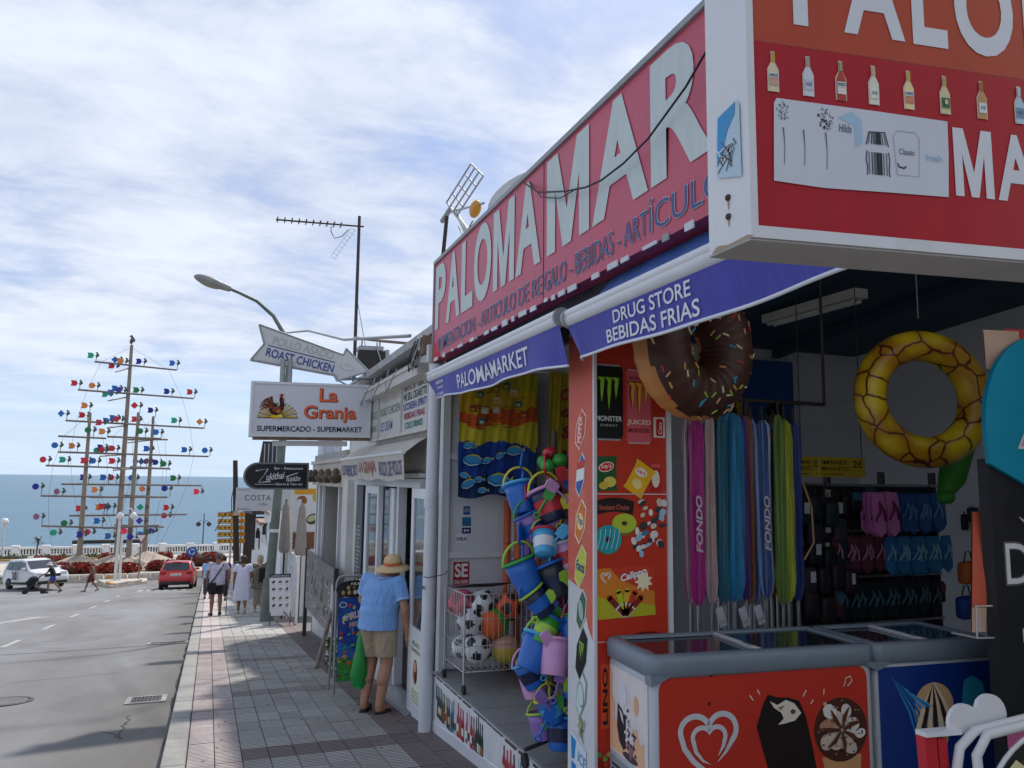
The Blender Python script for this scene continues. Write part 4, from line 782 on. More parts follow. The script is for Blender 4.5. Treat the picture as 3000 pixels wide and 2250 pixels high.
# ------------------------------------------------------------------ box sign over the pavement
k_ = .62
BS = Fr((1.93*k_, 2.44*k_, 1.62+(2.60-1.62)*k_), (math.cos(R_(8)), -math.sin(R_(8)), 0), (0, 0, 1))
BRED = mat('box_sign_red', '#b00d20', rough=.32, var=.08, scale=2.2, spec=.5, dirt=.35, dirtcol=(.30, .02, .035), stretch=(3, 3, .5)); BORN = mat('box_sign_orange', '#b8472a', rough=.35, var=.08, scale=2.2, spec=.5, dirt=.3, dirtcol=(.30, .09, .045), stretch=(3, 3, .5)); BLET = mat('box_sign_letter', '#dcdee2', rough=.4, var=.03)
BFRM = mat('box_sign_frame', (.72, .73, .74), rough=.45, var=.05, scale=4, dirt=.32, dirtcol=(.38, .34, .28))
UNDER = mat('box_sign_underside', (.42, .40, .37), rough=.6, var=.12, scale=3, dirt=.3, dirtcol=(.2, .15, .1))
BS.n = Vector((0, -1, 0))                                     # the case runs back along the street
bs = thing('box_sign', 'big white framed red and orange box sign with bottle pictures, overhanging the pavement', 'sign', tuple(BS.o))
W_ = 2.0*k_; Hh = 1.42*k_; D_ = .27*k_
q = M(); q.fbox(BS, -.03*k_, W_+.03, -.035*k_, Hh, -D_, -.004, BFRM); q.build('case', bs)
q = M(); q.fbox(BS, -.032*k_, .0*k_, -.034*k_, Hh, -.004, .006, BFRM); q.fbox(BS, .0*k_, W_, -.034*k_, .014*k_, -.004, .006, BFRM); q.build('frame', bs)
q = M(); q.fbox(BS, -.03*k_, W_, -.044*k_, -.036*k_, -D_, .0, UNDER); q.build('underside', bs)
q = M(); q.rect(BS, .0, W_, .016*k_, .787*k_, -.002, BRED); q.build('red_panel', bs)
q = M(); q.rect(BS, .0, W_, .789*k_, Hh, -.002, BORN); q.build('orange_panel', bs)
def K(*a): return [x*k_ for x in a]
q = M(); 
for s_, a0, a1, b0, b1 in (('P', .19, .40, .882, 1.30), ('A', .424, .717, .88, 1.30), ('L', .756, .93, .876, 1.30), ('O', .972, 1.276, .868, 1.305), ('M', 1.33, 1.62, .875, 1.30)): bigtext(q, BS, s_, *K(a0, a1, b0, b1), .0, BLET, .03)
for s_, a0, a1 in (('M', .925, 1.118), ('A', 1.137, 1.34), ('R', 1.36, 1.53)): bigtext(q, BS, s_, *K(a0, a1, .224, .524), .0, BLET, .03)
q.build('lettering', bs)
for k, (a, body, neck, lab) in enumerate(((.09, '#e2d6b0', '#caa24a', '#d8a890'), (.248, '#d8dae0', '#b0a080', '#c8ccd8'), (.398, '#b8503c', '#9aa878', '#e8e0d8'), (.552, '#e6e2cc', '#c8b890', '#e8e6da'), (.72, '#ecd9a0', '#d0a850', '#d88a6a'), (.897, '#d8cfa0', '#b8a868', '#5a7a5a'), (1.083, '#c89a6a', '#a87838', '#e4e2e2'), (1.275, '#b9d4dc', '#c8d4d8', '#7a9ab8'))):
    f1 = BS.sub(a*k_, .578*k_); s_ = .17*k_; q = M(); q.poly(f1, [(x*1.08, y*1.01) for x, y in bottle_pts(s_*.28, s_)], .0, ink('#e6dcc8')); q.poly(f1, bottle_pts(s_*.25, s_*.98), .0015, ink(body)); q.rect(f1, -s_*.045, s_*.045, s_*.74, s_*.98, .003, ink(neck)); q.rect(f1, -s_*.115, s_*.115, s_*.15, s_*.42, .003, ink(lab))
    if k in (0, 2, 4): q.rect(f1, -s_*.115, s_*.115, s_*.33, s_*.46, .0042, ink('#e9ecea')); q.text(f1, 'BREEZE', -s_*.10, s_*.10, s_*.355, s_*.43, .0052, ink('#2a4a5a'), .02)
    elif k == 5: q.disc(f1, 0, s_*.3, s_*.08, s_*.1, .0042, ink('#3a6a4a')); q.disc(f1, 0, s_*.3, s_*.05, s_*.07, .0052, ink('#d8cfa0'))
    else: q.text(f1, 'ICE', -s_*.07, s_*.07, s_*.25, s_*.33, .0045, ink('#5a6a7a'), .02)
    q.build('bottle_picture', bs)
# faded white paper pasted on the red panel
q = M(); q.poly(BS, [(x*k_, y*k_) for x, y in ((.078, .205), (.30, .196), (.62, .206), (.885, .212), (.897, .40), (.90, .545), (.55, .55), (.10, .552), (.088, .53), (.083, .38))], .0015, mat('faded_paper', '#d3d6de', rough=.7, var=.05, scale=3, dirt=.15, dirtcol=(.55, .56, .58))); pp = q.build('faded_paper', bs)
q = M(); G1, G2 = ink('#6a6e74'), ink('#34383e')
def P2(a, b_): return (a*k_, b_*k_)
for cx, cy, r, n, g in ((.125, .50, .03, 46, G1), (.315, .485, .036, 90, G2)):
    for k in range(n): a, rr = random.uniform(0, 6.28), r*math.sqrt(random.random()); q.stroke(BS, [P2(cx+rr*math.cos(a), cy+rr*1.4*math.sin(a)), P2(cx+rr*math.cos(a)+random.uniform(-.008, .008), cy+rr*1.4*math.sin(a)+random.uniform(-.006, .006))], .0022, .003, g)
for cx, y0, y1 in ((.125, .43, .28), (.215, .43, .28), (.315, .43, .275)): q.stroke(BS, [P2(cx, y0), P2(cx+.004, (y0+y1)/2), P2(cx, y1)], [.004, .002, .002], .003, G1)
q.poly(BS, [P2(.372, .50), P2(.44, .535), P2(.485, .50), P2(.485, .405), P2(.45, .38), P2(.45, .475)], .0025, ink('#a9c8dc')); q.text(BS, 'Hilds', *K(.375, .435, .44, .475), .0035, ink('#5a7286'), .01, .2)
for x0, x1, yb, yt in ((.505, .60, .405, .455), (.505, .60, .275, .37)):
    for k in range(7): x = x0+(x1-x0)*(k+.5)/7; q.stroke(BS, [P2(x, yb), P2(x+(.552-x)*.18*(yb > .4), yt)], .0075 if k in (2, 3, 4) else .003, .003, G2 if k in (1, 3, 4) else G1)
q.stroke(BS, [P2(.50, .40), P2(.515, .455), P2(.59, .46), P2(.605, .40)], .003, .0032, G2); q.stroke(BS, [P2(.50, .27), P2(.503, .30), P2(.497, .34), P2(.503, .375)], .003, .0032, G2); q.stroke(BS, [P2(.605, .27), P2(.603, .30), P2(.608, .34), P2(.603, .375)], .003, .0032, G2)
q.stroke(BS, [P2(.64, .285), P2(.63, .45), P2(.65, .475), P2(.74, .475), P2(.755, .45), P2(.745, .285), P2(.64, .285)], .0018, .003, ink('#a8acb4')); q.text(BS, 'Classic', *K(.655, .73, .375, .40), .003, G1, .005); q.stroke(BS, [P2(.645, .335), P2(.65, .32), P2(.675, .315), P2(.685, .325)], .004, .003, G2)
q.text(BS, 'fresh', *K(.78, .86, .36, .39), .003, ink('#a8c4d8'), .01); q.build('faded_drawings', pp)
# torn blue flier on the side of the case, bolts
SF = Fr(BS.P(-.0315*k_, 0, -D_), -BS.n*-1, (0, 0, 1))
q = M(); q.poly(SF, [P2(.075, .275), P2(.235, .225), P2(.23, .53), P2(.205, .555), P2(.085, .535), P2(.07, .40)], .003, ink('#b9cfdb')); q.poly(SF, [P2(.078, .32), P2(.11, .36), P2(.15, .45), P2(.20, .50), P2(.205, .55), P2(.088, .53)], .0042, ink('#3f95c8'))
for k in range(18): q.stroke(SF, [P2(random.uniform(.08, .22), random.uniform(.28, .40)), P2(random.uniform(.08, .22), random.uniform(.28, .42))], .003, .0052, random.choice([G1, G2, ink('#e6ecf0')]))
q.build('torn_flier', bs)
q = M()
for b_ in (.17, .09): q.ball(SF.P(.14*k_, b_*k_, .0), .009, mat('rust_bolt', (.07, .045, .03), rough=.7, var=.5), 8, 6)
q.build('bolts', bs); RSTN = ink('#a8927a')
q = M()
for b_, l in ((.165, .05), (.085, .04)): q.poly(SF, [(.134*k_, b_*k_), (.146*k_, b_*k_), (.143*k_, (b_-l)*k_), (.137*k_, (b_-l*.8)*k_)], .001, RSTN)
q.poly(SF, [(.02*k_, -.033*k_), (.30*k_, -.033*k_), (.26*k_, -.02*k_), (.14*k_, -.026*k_), (.06*k_, -.012*k_)], .001, RSTN)
q.build('rust_stains', bs)

# ------------------------------------------------------------------ awnings
AWN = mat('blue_awning_cloth', '#4346a4', rough=.8, var=.14, scale=7, bump=.35, bscale=25, sheen=.2, dirt=.3, dirtcol=lin('#6468b0'), stretch=(1, 2.4, .5)); AWT = mat('awning_top_cloth', '#3d5f9e', rough=.8, var=.2, scale=5, bump=.3, bscale=30, stretch=(3, 1, 1)); AWB = mat('awning_bar_white', (.66, .67, .69), rough=.35, var=.05, spec=.5); AWL = ink('#dfe1ea')
def awning(name, label, y0, y1, xb, zb, zl0, zl1, texts, wav):
    t_ = thing('awning', label, 'awning', (xb, (y0+y1)/2, zb)); n = 48; zw = 2.66 if name == 'a' else 2.765
    q = M(); v = []
    for i in range(n+1):
        y = y0+(y1-y0)*i/n
        for j in range(6): f_ = j/5; v.append((2.06+(xb-2.06)*f_, y, zw+(zb+.03-zw)*f_-.03*math.sin(math.pi*f_)*(1+.3*math.sin(i*.9))))
    q.add(v, [(i*6+j, i*6+j+1, (i+1)*6+j+1, (i+1)*6+j) for i in range(n) for j in range(5)], AWT, True); q.build('canopy', t_)
    q = M(); q.tube([(xb, y0-.01, zb), (xb, y1+.01, zb)], .043, AWB, 14); q.tube([(xb-.018, y0, zb+.028), (xb-.018, y1, zb+.028)], .028, AWB, 10); q.build('front_bar', t_)
    for y in (y0, y1)[:(2 if name == 'a' else 1)]: q = M(); q.cyl((xb-.005, y-.012, zb+.008), (xb-.005, y+.012, zb+.008), .055, None, GREYM, 14); q.build('end_cap', t_)
    def vp(a, h):   # a: 0 far .. L near, h: 0 top .. 1 bottom
        L_ = abs(y1-y0); u_ = a/L_; zl = zl0+(zl1-zl0)*u_; top = zb-.035; x = xb-.02+wav*h*(.5*math.sin(a*9.0)+.5*math.sin(a*4.1+1))+.04*h
        if u_ < .03: x += .05*h*(1-u_/.03)
        z = top+(zl+.012*math.sin(a*3.1+1)-top)*h; return Vector((x, y0-a, z))
    L_ = abs(y1-y0); m_ = 90; q = M(); v = [vp(L_*i/m_, j/5) for i in range(m_+1) for j in range(6)]
    q.add(v, [(i*6+j, (i+1)*6+j, (i+1)*6+j+1, i*6+j+1) for i in range(m_) for j in range(5)], AWN, True); val = q.build('valance', t_)
    q = M(); q.tube([vp(L_*i/m_, 1.0) for i in range(m_+1)], .008, AWL, 6); q.build('hem', val)
    q = M()
    for s_, a0, a1, h0, h1, sh in texts: q.text(None, s_, a0, a1, -h1, -h0, 0, AWL, .014, sh, warp=lambda a, b_: vp(a, -b_)+Vector((-.006, 0, 0)))
    q.build('lettering', val)
    for y in (y0-.25*(y0-y1), y0-.8*(y0-y1)): q = M(); q.tube([(2.06, y, 2.62), ((2.06+xb)/2, y+.15, 2.56), (xb+.02, y, zb)], .014, AWB, 7); q.build('arm', t_)
awning('a', 'blue awning with one white word on its valance, far half of the shop', 6.90, 3.99, 1.80, 2.53, 2.335, 2.27, [('PALOMAMARKET', .86, 2.42, .22, .80, .12), ('salon', .22, .48, .10, .32, .1), ('Bombay', .22, .46, .42, .62, .0), ('crowns', .14, .42, .76, .92, .1)], .028)
awning('b', 'blue awning with two lines of white capitals, near half of the shop', 3.88, 1.67, 1.80, 2.50, 2.275, 2.285, [('DRUG STORE', .52, 1.20, .10, .44, .12), ('BEBIDAS FRIAS', .42, 1.24, .54, .90, .12)], .014)

# ------------------------------------------------------------------ grocery next door
OLDW = mat('old_white_paint', (.60, .585, .55), rough=.6, var=.10, scale=3, dirt=.45, dirtcol=(.25, .22, .18), bump=.15)
GLASS = mat('window_glass', (.05, .065, .07), rough=.04, var=.05, spec=.9, coat=.5)
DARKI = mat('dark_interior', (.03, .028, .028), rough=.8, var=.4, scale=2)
CREAM = mat('cream_board', (.55, .545, .52), rough=.5, var=.06, scale=2, dirt=.3, dirtcol=(.33, .30, .26))
gr = thing('grocery_shop', 'small white grocery shop with lettered boards, open glass door and beige awning', 'shop', (2.1, 10.4, gz(10.4)))
def P_(name, parent, *boxes, mt=OLDW):
    if name in ('window_post', 'window', 'door_frame', 'low_wall', 'window_frame', 'glass', 'parapet_rail') and len(boxes) > 1: return [P_(name, parent, bx, mt=mt) for bx in boxes][0]
    q = M()
    for bx in boxes: q.box(*bx[:6], bx[6] if len(bx) > 6 else mt)
    return q.build(name, parent)
P_('wall', gr, (2.14, 2.30, 9.55, 13.45, -1.5, .12), (2.14, 2.30, 7.5, 13.45, 1.62, 3.0), (2.14, 2.30, 12.5, 13.45, .12, 1.62), (2.3, 8, 13.30, 13.45, -1.6, 3.0), (2.14, 2.30, 7.5, 8.28, -1.2, 1.62))
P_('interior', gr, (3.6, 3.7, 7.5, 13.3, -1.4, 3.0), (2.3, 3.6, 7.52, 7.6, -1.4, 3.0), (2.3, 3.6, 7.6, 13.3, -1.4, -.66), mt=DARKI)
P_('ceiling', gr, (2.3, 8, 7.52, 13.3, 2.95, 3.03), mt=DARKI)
q = M(); q.add([(1.98, 7.55, 3.08), (8, 7.55, 3.5), (8, 13.5, 3.5), (1.98, 13.5, 3.04), (1.98, 7.55, 3.17), (8, 7.55, 3.59), (8, 13.5, 3.59), (1.98, 13.5, 3.13)], [(3, 2, 1, 0), (4, 5, 6, 7), (0, 4, 7, 3), (0, 1, 5, 4), (2, 3, 7, 6)], mat('roof_sheet', (.40, .40, .40), rough=.6, var=.2, scale=4, dirt=.5)); q.build('roof', gr)
q = M(); q.add([(x, y, z) for y in (7.95, 11.2) for x, z in ((1.93, 2.70), (2.05, 2.70), (2.05, 2.83), (1.90, 2.83), (1.90, 2.80), (1.925, 2.79))], [(0, 1, 2, 3, 4, 5), (11, 10, 9, 8, 7, 6)]+[(k, (k+1) % 6, 6+(k+1) % 6, 6+k) for k in range(6)], OLDW); q.build('gutter', gr)
DOORW = mat('door_white', (.68, .69, .71), rough=.4, var=.05, spec=.5, dirt=.2, dirtcol=(.4, .38, .36))
P_('header_beam', gr, (2.08, 2.16, 8.3, 12.5, 1.52, 1.62), (2.07, 2.15, 8.3, 12.5, 1.63, 1.68), mt=DOORW)
P_('door_frame', gr, (2.10, 2.2, 9.42, 9.52, -.86, 1.52), (2.1, 2.2, 8.28, 8.34, -.78, 1.52), mt=DOORW)
for k, y in enumerate((9.55, 9.72, 9.90)): P_('folded_shutter', gr, (2.07+.02*k, 2.14, y, y+.13, -.85, 1.5), mt=[DOORW, OLDW, GREYM][k])
dl = P_('door_leaf', gr, (1.985, 2.03, 7.56, 7.66, -.74, 1.52), (1.985, 2.03, 8.17, 8.27, -.78, 1.52), (1.985, 2.03, 7.66, 8.17, 1.42, 1.52), (1.985, 2.03, 7.66, 8.17, -.76, .12), mt=DOORW)
P_('glass', dl, (2.0, 2.012, 7.66, 8.17, .12, 1.42), mt=GLASS)
q = M(); fs = street(8.13, 0, 1.983); q.rect(fs, 0, .42, -.60, .02, .001, ink('#e4e2da')); q.text(fs, 'HELADO', .05, .37, -.05, .0, .002, ink('#3a5a3a'), .02); q.text(fs, 'GRANIZADO', .03, .39, -.11, -.07, .002, ink('#3a5a3a'), .02); q.disc(fs, .21, -.29, .085, .12, .002, ink('#8a4a34')); q.disc(fs, .2, -.25, .05, .06, .003, ink('#d8a088')); q.disc(fs, .23, -.33, .04, .05, .0035, ink('#5a2a24'))
for k in range(4): q.rect(fs, .06, .36, -.58+.032*k, -.565+.032*k, .002, ink('#9ab05a'))
q.build('ice_cream_poster', dl)
wf = P_('open_window', gr, (2.0, 2.06, 10.15, 10.25, .22, 1.52), (2.0, 2.06, 10.93, 11.03, .22, 1.52), (2.0, 2.06, 10.25, 10.93, 1.42, 1.52), (2.0, 2.06, 10.25, 10.93, .22, .32), mt=DOORW)
P_('glass', wf, (2.02, 2.03, 10.25, 10.93, .32, 1.42), mt=GLASS)
P_('window_frame', gr, (2.10, 2.17, 11.1, 11.2, .14, 1.52), (2.10, 2.17, 11.55, 11.65, .14, 1.52), (2.06, 2.17, 10.05, 11.7, .10, .17), mt=DOORW)
P_('glass', gr, (2.19, 2.2, 10.05, 11.8, .17, 1.52), mt=GLASS)
mb = P_('menu_column', gr, (2.10, 2.14, 11.85, 12.40, -.1, 1.55), mt=mat('menu_black', (.05, .05, .055), rough=.5, var=.3))
q = M(); fs = street(12.4, 0, 2.098)
for k in range(16): z = -.02+k*.06; q.rect(fs, .08+.1*random.random(), .30+.15*random.random(), z, z+.026, .001, ink('#9a9a9c'))
q.stroke(fs, [(.12, 1.05), (.28, 1.45), (.44, 1.05)], .03, .001, ink('#8a8a90')); q.stroke(fs, [(.12, 1.40), (.28, 1.0), (.44, 1.40)], .03, .0015, ink('#8a8a90')); q.build('menu_lines', mb)
P_('pillar', gr, (2.04, 2.14, 12.92, 13.46, -1.4, 1.62), mt=OLDW)
RAMP = mat('checker_plate', (.32, .33, .34), rough=.4, metal=.7, var=.2)
q = M(); v = [(1.92, 8.05, gz(8.05)+.004), (2.14, 8.05, gz(8.05)+.07), (2.14, 9.5, gz(9.5)+.10), (1.92, 9.5, gz(9.5)+.004), (1.92, 8.05, gz(8.05)-.06), (2.14, 8.05, gz(8.05)-.06), (2.14, 9.5, gz(9.5)-.06), (1.92, 9.5, gz(9.5)-.06)]
q.add(v, [(0, 1, 2, 3), (0, 4, 5, 1), (0, 3, 7, 4), (3, 2, 6, 7)], RAMP); rp = q.build('door_ramp', gr)
q = M()
for i in range(26):
    for j in range(6):
        a, c = (i+.5)/26, (j+.5)/6; y = 8.05+1.45*a; z0 = gz(y)+.004; x = 1.92+.22*c; z = z0+(.066+.03*a)*c; d = .02 if (i+j) % 2 else -.02
        q.add([(x-.012, y-d, z+.0035-.012), (x, y-d*.2-.006, z+.0045), (x+.012, y+d, z+.0035+.012), (x, y+d*.2+.006, z+.0045)], [(0, 1, 2, 3)], DARK)
o = q.build('tread_pattern', rp); o['kind'] = 'stuff'
# lettered boards
def board(y0, y1, lines, label):
    t_ = thing('shop_board', label, 'sign', (2.05, (y0+y1)/2, 2.16)); q = M(); q.box(2.05, 2.09, y1+.012, y0-.012, 2.16, 2.70, CREAM); q.build('panel', t_)
    q = M(); q.box(2.03, 2.09, y1-.012, y1+.012, 2.14, 2.71, OLDW); q.box(2.035, 2.09, y1+.012, y0-.012, 2.125, 2.16, OLDW); q.build('frame', t_)
    fs = street(y0, 2.16, 2.049); q = M()
    for s_, a0, a1, b0, b1, c, bd in lines: q.text(fs, s_, a0, a1, b0, b1, .001, ink(c), bd)
    q.build('lettering', t_)
board(9.14, 7.90, [('VENTA DE TABACO', .05, 1.18, .465, .525, '#5a4438', .02), ('WE SELL CIGARETTES', .05, 1.2, .355, .445, '#234f44', .03), ('LICORERIA SPIRITS', .06, 1.19, .245, .33, '#4a4c8e', .03), ('BEBIDAS FRIAS', .12, 1.08, .14, .215, '#8c3a44', .04), ('COLD DRINKS', .16, 1.0, .03, .105, '#2a7268', .04)], 'cream shop board with five lines of green, violet and red lettering')
board(10.52, 9.16, [('POLLO ASADO', .2, 1.2, .44, .52, '#b9aa98', .01), ('ROAST CHICKEN', .08, 1.26, .27, .375, '#5d7a58', .01), ('ICE CREAM', .10, .85, .07, .19, '#5a6a9a', .01)], 'cream shop board offering roast chicken in faded green')
board(11.2, 10.56, [('EGGS', .08, .55, .27, .37, '#6a7a68', .01), ('BREAD', .08, .55, .10, .18, '#7a7a7a', .01)], 'narrow cream shop board beside the rooster sign')
# beige awning
BEIG = mat('beige_awning', (.52, .49, .43), rough=.85, var=.1, scale=4, dirt=.4, dirtcol=(.28, .25, .21))
t_ = thing('awning', 'faded beige awning with red and blue lettering over the grocery window', 'awning', (1.85, 10.2, 1.9)); n = 30; y0, y1 = 12.35, 8.05
q = M(); q.add([(x, y0+(y1-y0)*i/n, z-.015*math.sin(i*1.1)*(x < 2.05)) for i in range(n+1) for x, z in ((2.13, 2.09), (1.98, 2.01), (1.84, 1.90))], [(i*3+j, i*3+j+1, (i+1)*3+j+1, (i+1)*3+j) for i in range(n) for j in range(2)], BEIG, True); q.build('canopy', t_)
def vq(a, h): return Vector((1.83+.03*h+.012*math.sin(a*7)*h, y0-a, 1.89+(1.60+.012*math.sin(a*5)-1.89)*h))
q = M(); q.add([vq(4.3*i/n, j/3) for i in range(n+1) for j in range(4)], [(i*4+j, (i+1)*4+j, (i+1)*4+j+1, i*4+j+1) for i in range(n) for j in range(3)], BEIG, True); va = q.build('valance', t_)
q = M(); q.tube([(1.835, y0, 1.895), (1.835, y1, 1.895)], .022, WALU, 8); q.build('front_bar', t_)
q = M(); wp = lambda a, b_: vq(a, -b_)+Vector((-.006, 0, 0))
q.text(None, 'SUPERMERCADO', .08, 1.45, -.82, -.28, 0, ink('#4a5280'), .015, warp=wp); q.text(None, 'LA GRANJA', 1.6, 2.75, -.85, -.18, 0, ink('#a85a50'), .015, warp=wp); q.text(None, 'ASADOR DE POLLOS', 2.9, 4.2, -.82, -.25, 0, ink('#4a4e78'), .015, warp=wp); q.build('lettering', va)
# rusty junction boxes under the eave
t_ = thing('junction_box', 'rusty electrical junction boxes with loose wires at the eave corner', 'junction box', (1.96, 7.75, 2.95)); RUSTB = mat('rusty_box', (.25, .17, .12), rough=.8, var=.4, scale=12)
for k, bx in enumerate(((1.9, 2.05, 7.62, 7.75, 2.88, 3.06, RUSTB), (1.92, 2.06, 7.8, 7.95, 2.95, 3.10, OLDW), (1.93, 2.05, 7.5, 7.58, 2.78, 2.95, WALU))): q = M(); q.box(*bx); q.build('box', t_)
q = M()
for k in range(6): y = 7.55+random.random()*.4; q.tube([(1.89, y, 3.05), (1.84, y+.12, 2.85-.1*random.random()), (1.88, y+.3*random.random(), 2.75), (1.95, y+.25, 2.9)], .008, random.choice([BLACK, GREYM]), 5)
q.build('wires', t_)
q = M()
for y, s_ in ((8.9, .16), (9.8, .22), (10.6, .2)): q.tube([(1.92, y, 2.88), (1.86, y+.1, 2.70), (1.86, y+.3, 2.70-s_*.4), (1.9, y+.55, 2.78), (1.95, y+.6, 2.95)], .009, GREYM, 5)
tag(q.build('loose_cables'), 'loose grey cables looping along the grocery gutter', 'cable')

# ------------------------------------------------------------------ rooster box sign and arrow
SGW = mat('sign_face_white', (.60, .60, .64), rough=.4, var=.04, scale=1.5, spec=.5)
t_ = thing('rooster_sign', 'white projecting box sign with a rooster on a rising sun', 'sign', (1.2, 11, 2.17)); f_ = Fr((.42, 11.0, 2.165), (1, 0, .018), (0, 0, 1))
q = M(); q.fbox(f_, 0, 1.58, 0, .72, -.20, 0, SGW); q.build('case', t_)
q = M()
for a in ((-.012, .02, -.012, .732), (1.56, 1.592, -.012, .732), (.02, 1.56, -.012, .02), (.02, 1.56, .70, .732)): q.fbox(f_, *a, -.21, .012, WALU)
q.build('frame', t_)
q = M(); q.fbox(f_, .04, 1.62, -.05, -.014, -.16, -.05, RUSTB); q.fbox(f_, .3, 1.3, -.13, -.06, -.12, -.08, OLDW); q.build('bracket', t_)
q = M(); OR_ = ink('#d8623a'); BK = ink('#241a18')
for off, dx, mt_ in ((.002, .008, BK), (.004, 0, OR_)):
    q.text(f_, 'La', .885+dx, 1.135+dx, .475-dx, .665-dx, off, mt_, .035 if off < .003 else .02); q.text(f_, 'Granja', .685+dx, 1.395+dx, .19-dx, .425-dx, off, mt_, .035 if off < .003 else .02)
q.text(f_, 'SUPERMERCADO - SUPERMARKET', .085, 1.485, .06, .135, .002, ink('#22242c'), .025); q.build('lettering', t_)
q = M(); fr_ = f_.sub(.345, .245); YEL = ink('#e8c81e'); SOR = ink('#d89a2a')
for k in range(15):
    a = math.pi*(k+.5)/15; q.stroke(fr_, [(.07*math.cos(a), .07*math.sin(a)*.9), (.26*math.cos(a), .21*math.sin(a))], [.016, .024], .0015, BK); q.stroke(fr_, [(.08*math.cos(a), .08*math.sin(a)*.9), (.25*math.cos(a), .20*math.sin(a))], [.007, .014], .0025, SOR if k % 2 else YEL)
q.rect(fr_, -.27, .27, -.008, .002, .003, BK); q.disc(fr_, 0, .0, .055, .07, .004, YEL, 16, 0, 0, math.pi); q.disc(fr_, -.06, .0, .035, .04, .0038, ink('#d8b01e'), 12, 0, 0, math.pi); q.build('sun_picture', t_)
q = M(); fr_ = f_.sub(.325, .33); DR, BRW, RDD = ink('#2c1a16'), ink('#8a4024'), ink('#b02428')
q.poly(fr_, [(-.10, .02), (-.06, -.04), (.0, -.055), (.06, -.03), (.09, .03), (.10, .10), (.085, .17), (.06, .21), (.035, .19), (.03, .13), (-.02, .10), (-.06, .13)], .005, DR)
for k in range(6): a = 1.75+k*.27; q.stroke(fr_, [(-.05, .05), (-.05+.11*math.cos(a), .05+.15*math.sin(a)), (-.05+.17*math.cos(a+.35), .05+.14*math.sin(a+.35))], [.02, .028, .008], .0055+.0004*k, BRW if k % 2 else DR)
q.disc(fr_, .0, .03, .055, .04, .008, BRW, 14, .3); q.disc(fr_, .03, .0, .03, .022, .0085, ink('#c06a30'), 12, .5); q.rect(fr_, .012, .022, .07, .15, .0085, ink('#e6e2dc')); q.rect(fr_, .03, .038, .08, .14, .0085, ink('#e6e2dc'))
q.poly(fr_, [(.035, .205), (.03, .235), (.045, .225), (.052, .25), (.066, .23), (.085, .24), (.082, .215), (.07, .20)], .009, RDD); q.disc(fr_, .082, .155, .014, .022, .0095, RDD); q.poly(fr_, [(.082, .19), (.11, .182), (.084, .175)], .009, SOR); q.stroke(fr_, [(-.005, -.05), (-.01, -.10), (-.03, -.11)], .009, .006, SOR); q.stroke(fr_, [(.03, -.05), (.03, -.10), (.05, -.11)], .009, .006, SOR); q.build('rooster_picture', t_)
t_ = thing('arrow_sign', 'white arrow shaped sign tilted down, with blue lettering about chicken', 'sign', (1.0, 11.3, 2.9)); f_ = Fr((0, 11.3, 0), (1, 0, 0), (0, 0, 1))
AR = [(.480, 3.728), (.560, 3.460), (.391, 3.226), (1.546, 3.078), (1.590, 2.998), (2.028, 3.159), (1.690, 3.472), (1.657, 3.377)]
q = M(); q.prism(f_, AR, -.16, 0, mat('arrow_sign_white', (.56, .56, .55), rough=.45, var=.05, dirt=.15, dirtcol=(.36, .34, .3))); q.build('case', t_)
q = M()
for a, b_ in zip(AR, AR[1:]+AR[:1]): q.tube([f_.P(*a, .004), f_.P(*b_, .004)], .012, GREYM, 6)
q.build('edge', t_)
ang = math.atan2(3.259-3.443, 1.539-.613); fa = f_.sub(.613, 3.443, ang); q = M(); q.stroke(fa, [(0, 0), (.945, 0)], .012, .006, ink('#2e3f7a')); q.text(fa, 'POLLO ASADO', .05, .90, .035, .145, .006, ink('#aeb0aa'), .0); q.text(fa, 'ROAST CHICKEN', -.0, .945, -.155, -.035, .006, ink('#34448c'), .012); q.stroke(fa, [(1.02, -.02), (1.10, .01), (1.2, .0), (1.24, -.05), (1.12, -.07), (1.03, -.05), (1.02, -.02)], .006, .006, ink('#a8a8a0')); q.build('lettering', t_)
for x in (.815, .912): q = M(); q.cyl((x, 11.2, 2.90), (x, 11.2, 3.25), .035, None, GPOST, 10); q.build('post', t_)
q = M(); q.tube([(1.65, 11.3, 3.02), (1.9, 11.35, 3.05), (2.1, 11.4, 3.05)], .018, GPOST, 6); q.tube([(1.6, 11.25, 2.99), (1.75, 11.3, 2.93), (2.0, 11.4, 3.08)], .012, GPOST, 6); q.build('stay', t_)
# flood lamp
t_ = thing('flood_lamp', 'black hooded flood lamp hanging from a rusty bar beside the arrow sign', 'lamp', (2.35, 13, 3.4)); f_ = Fr((2.34, 13.0, 3.6), (1, 0, .02), (0, 0, 1))
q = M(); q.add([f_.P(*p) for p in ((-.24, -.2, .12), (.26, -.2, .12), (.22, .12, .16), (-.22, .12, .16), (-.2, -.12, -.22), (.2, -.12, -.22), (.18, .14, -.18), (-.18, .14, -.18))], [(0, 1, 2, 3), (7, 6, 5, 4), (3, 2, 6, 7), (0, 4, 5, 1), (1, 5, 6, 2), (0, 3, 7, 4)], BLACK); q.build('housing', t_)
q = M(); q.fbox(f_, -.2, .2, .13, .2, -.16, .14, GREYM); q.fbox(f_, .235, .30, -.18, .15, -.1, .13, GREYM); q.build('hood', t_)
q = M(); q.tube([(2.2, 13, 3.82), (2.2, 13, 3.94)], .012, RUST, 6); q.tube([(2.5, 13, 3.8), (2.5, 13, 3.92)], .012, RUST, 6); q.tube([(2.1, 13.2, 3.98), (2.5, 13, 3.92), (3.0, 12.6, 3.84)], .025, RUST, 7); q.tube([(2.42, 12.85, 3.86), (2.44, 12.82, 3.7), (2.52, 12.85, 3.5), (2.56, 12.9, 3.52)], .012, GREYM, 6); q.build('bracket', t_)
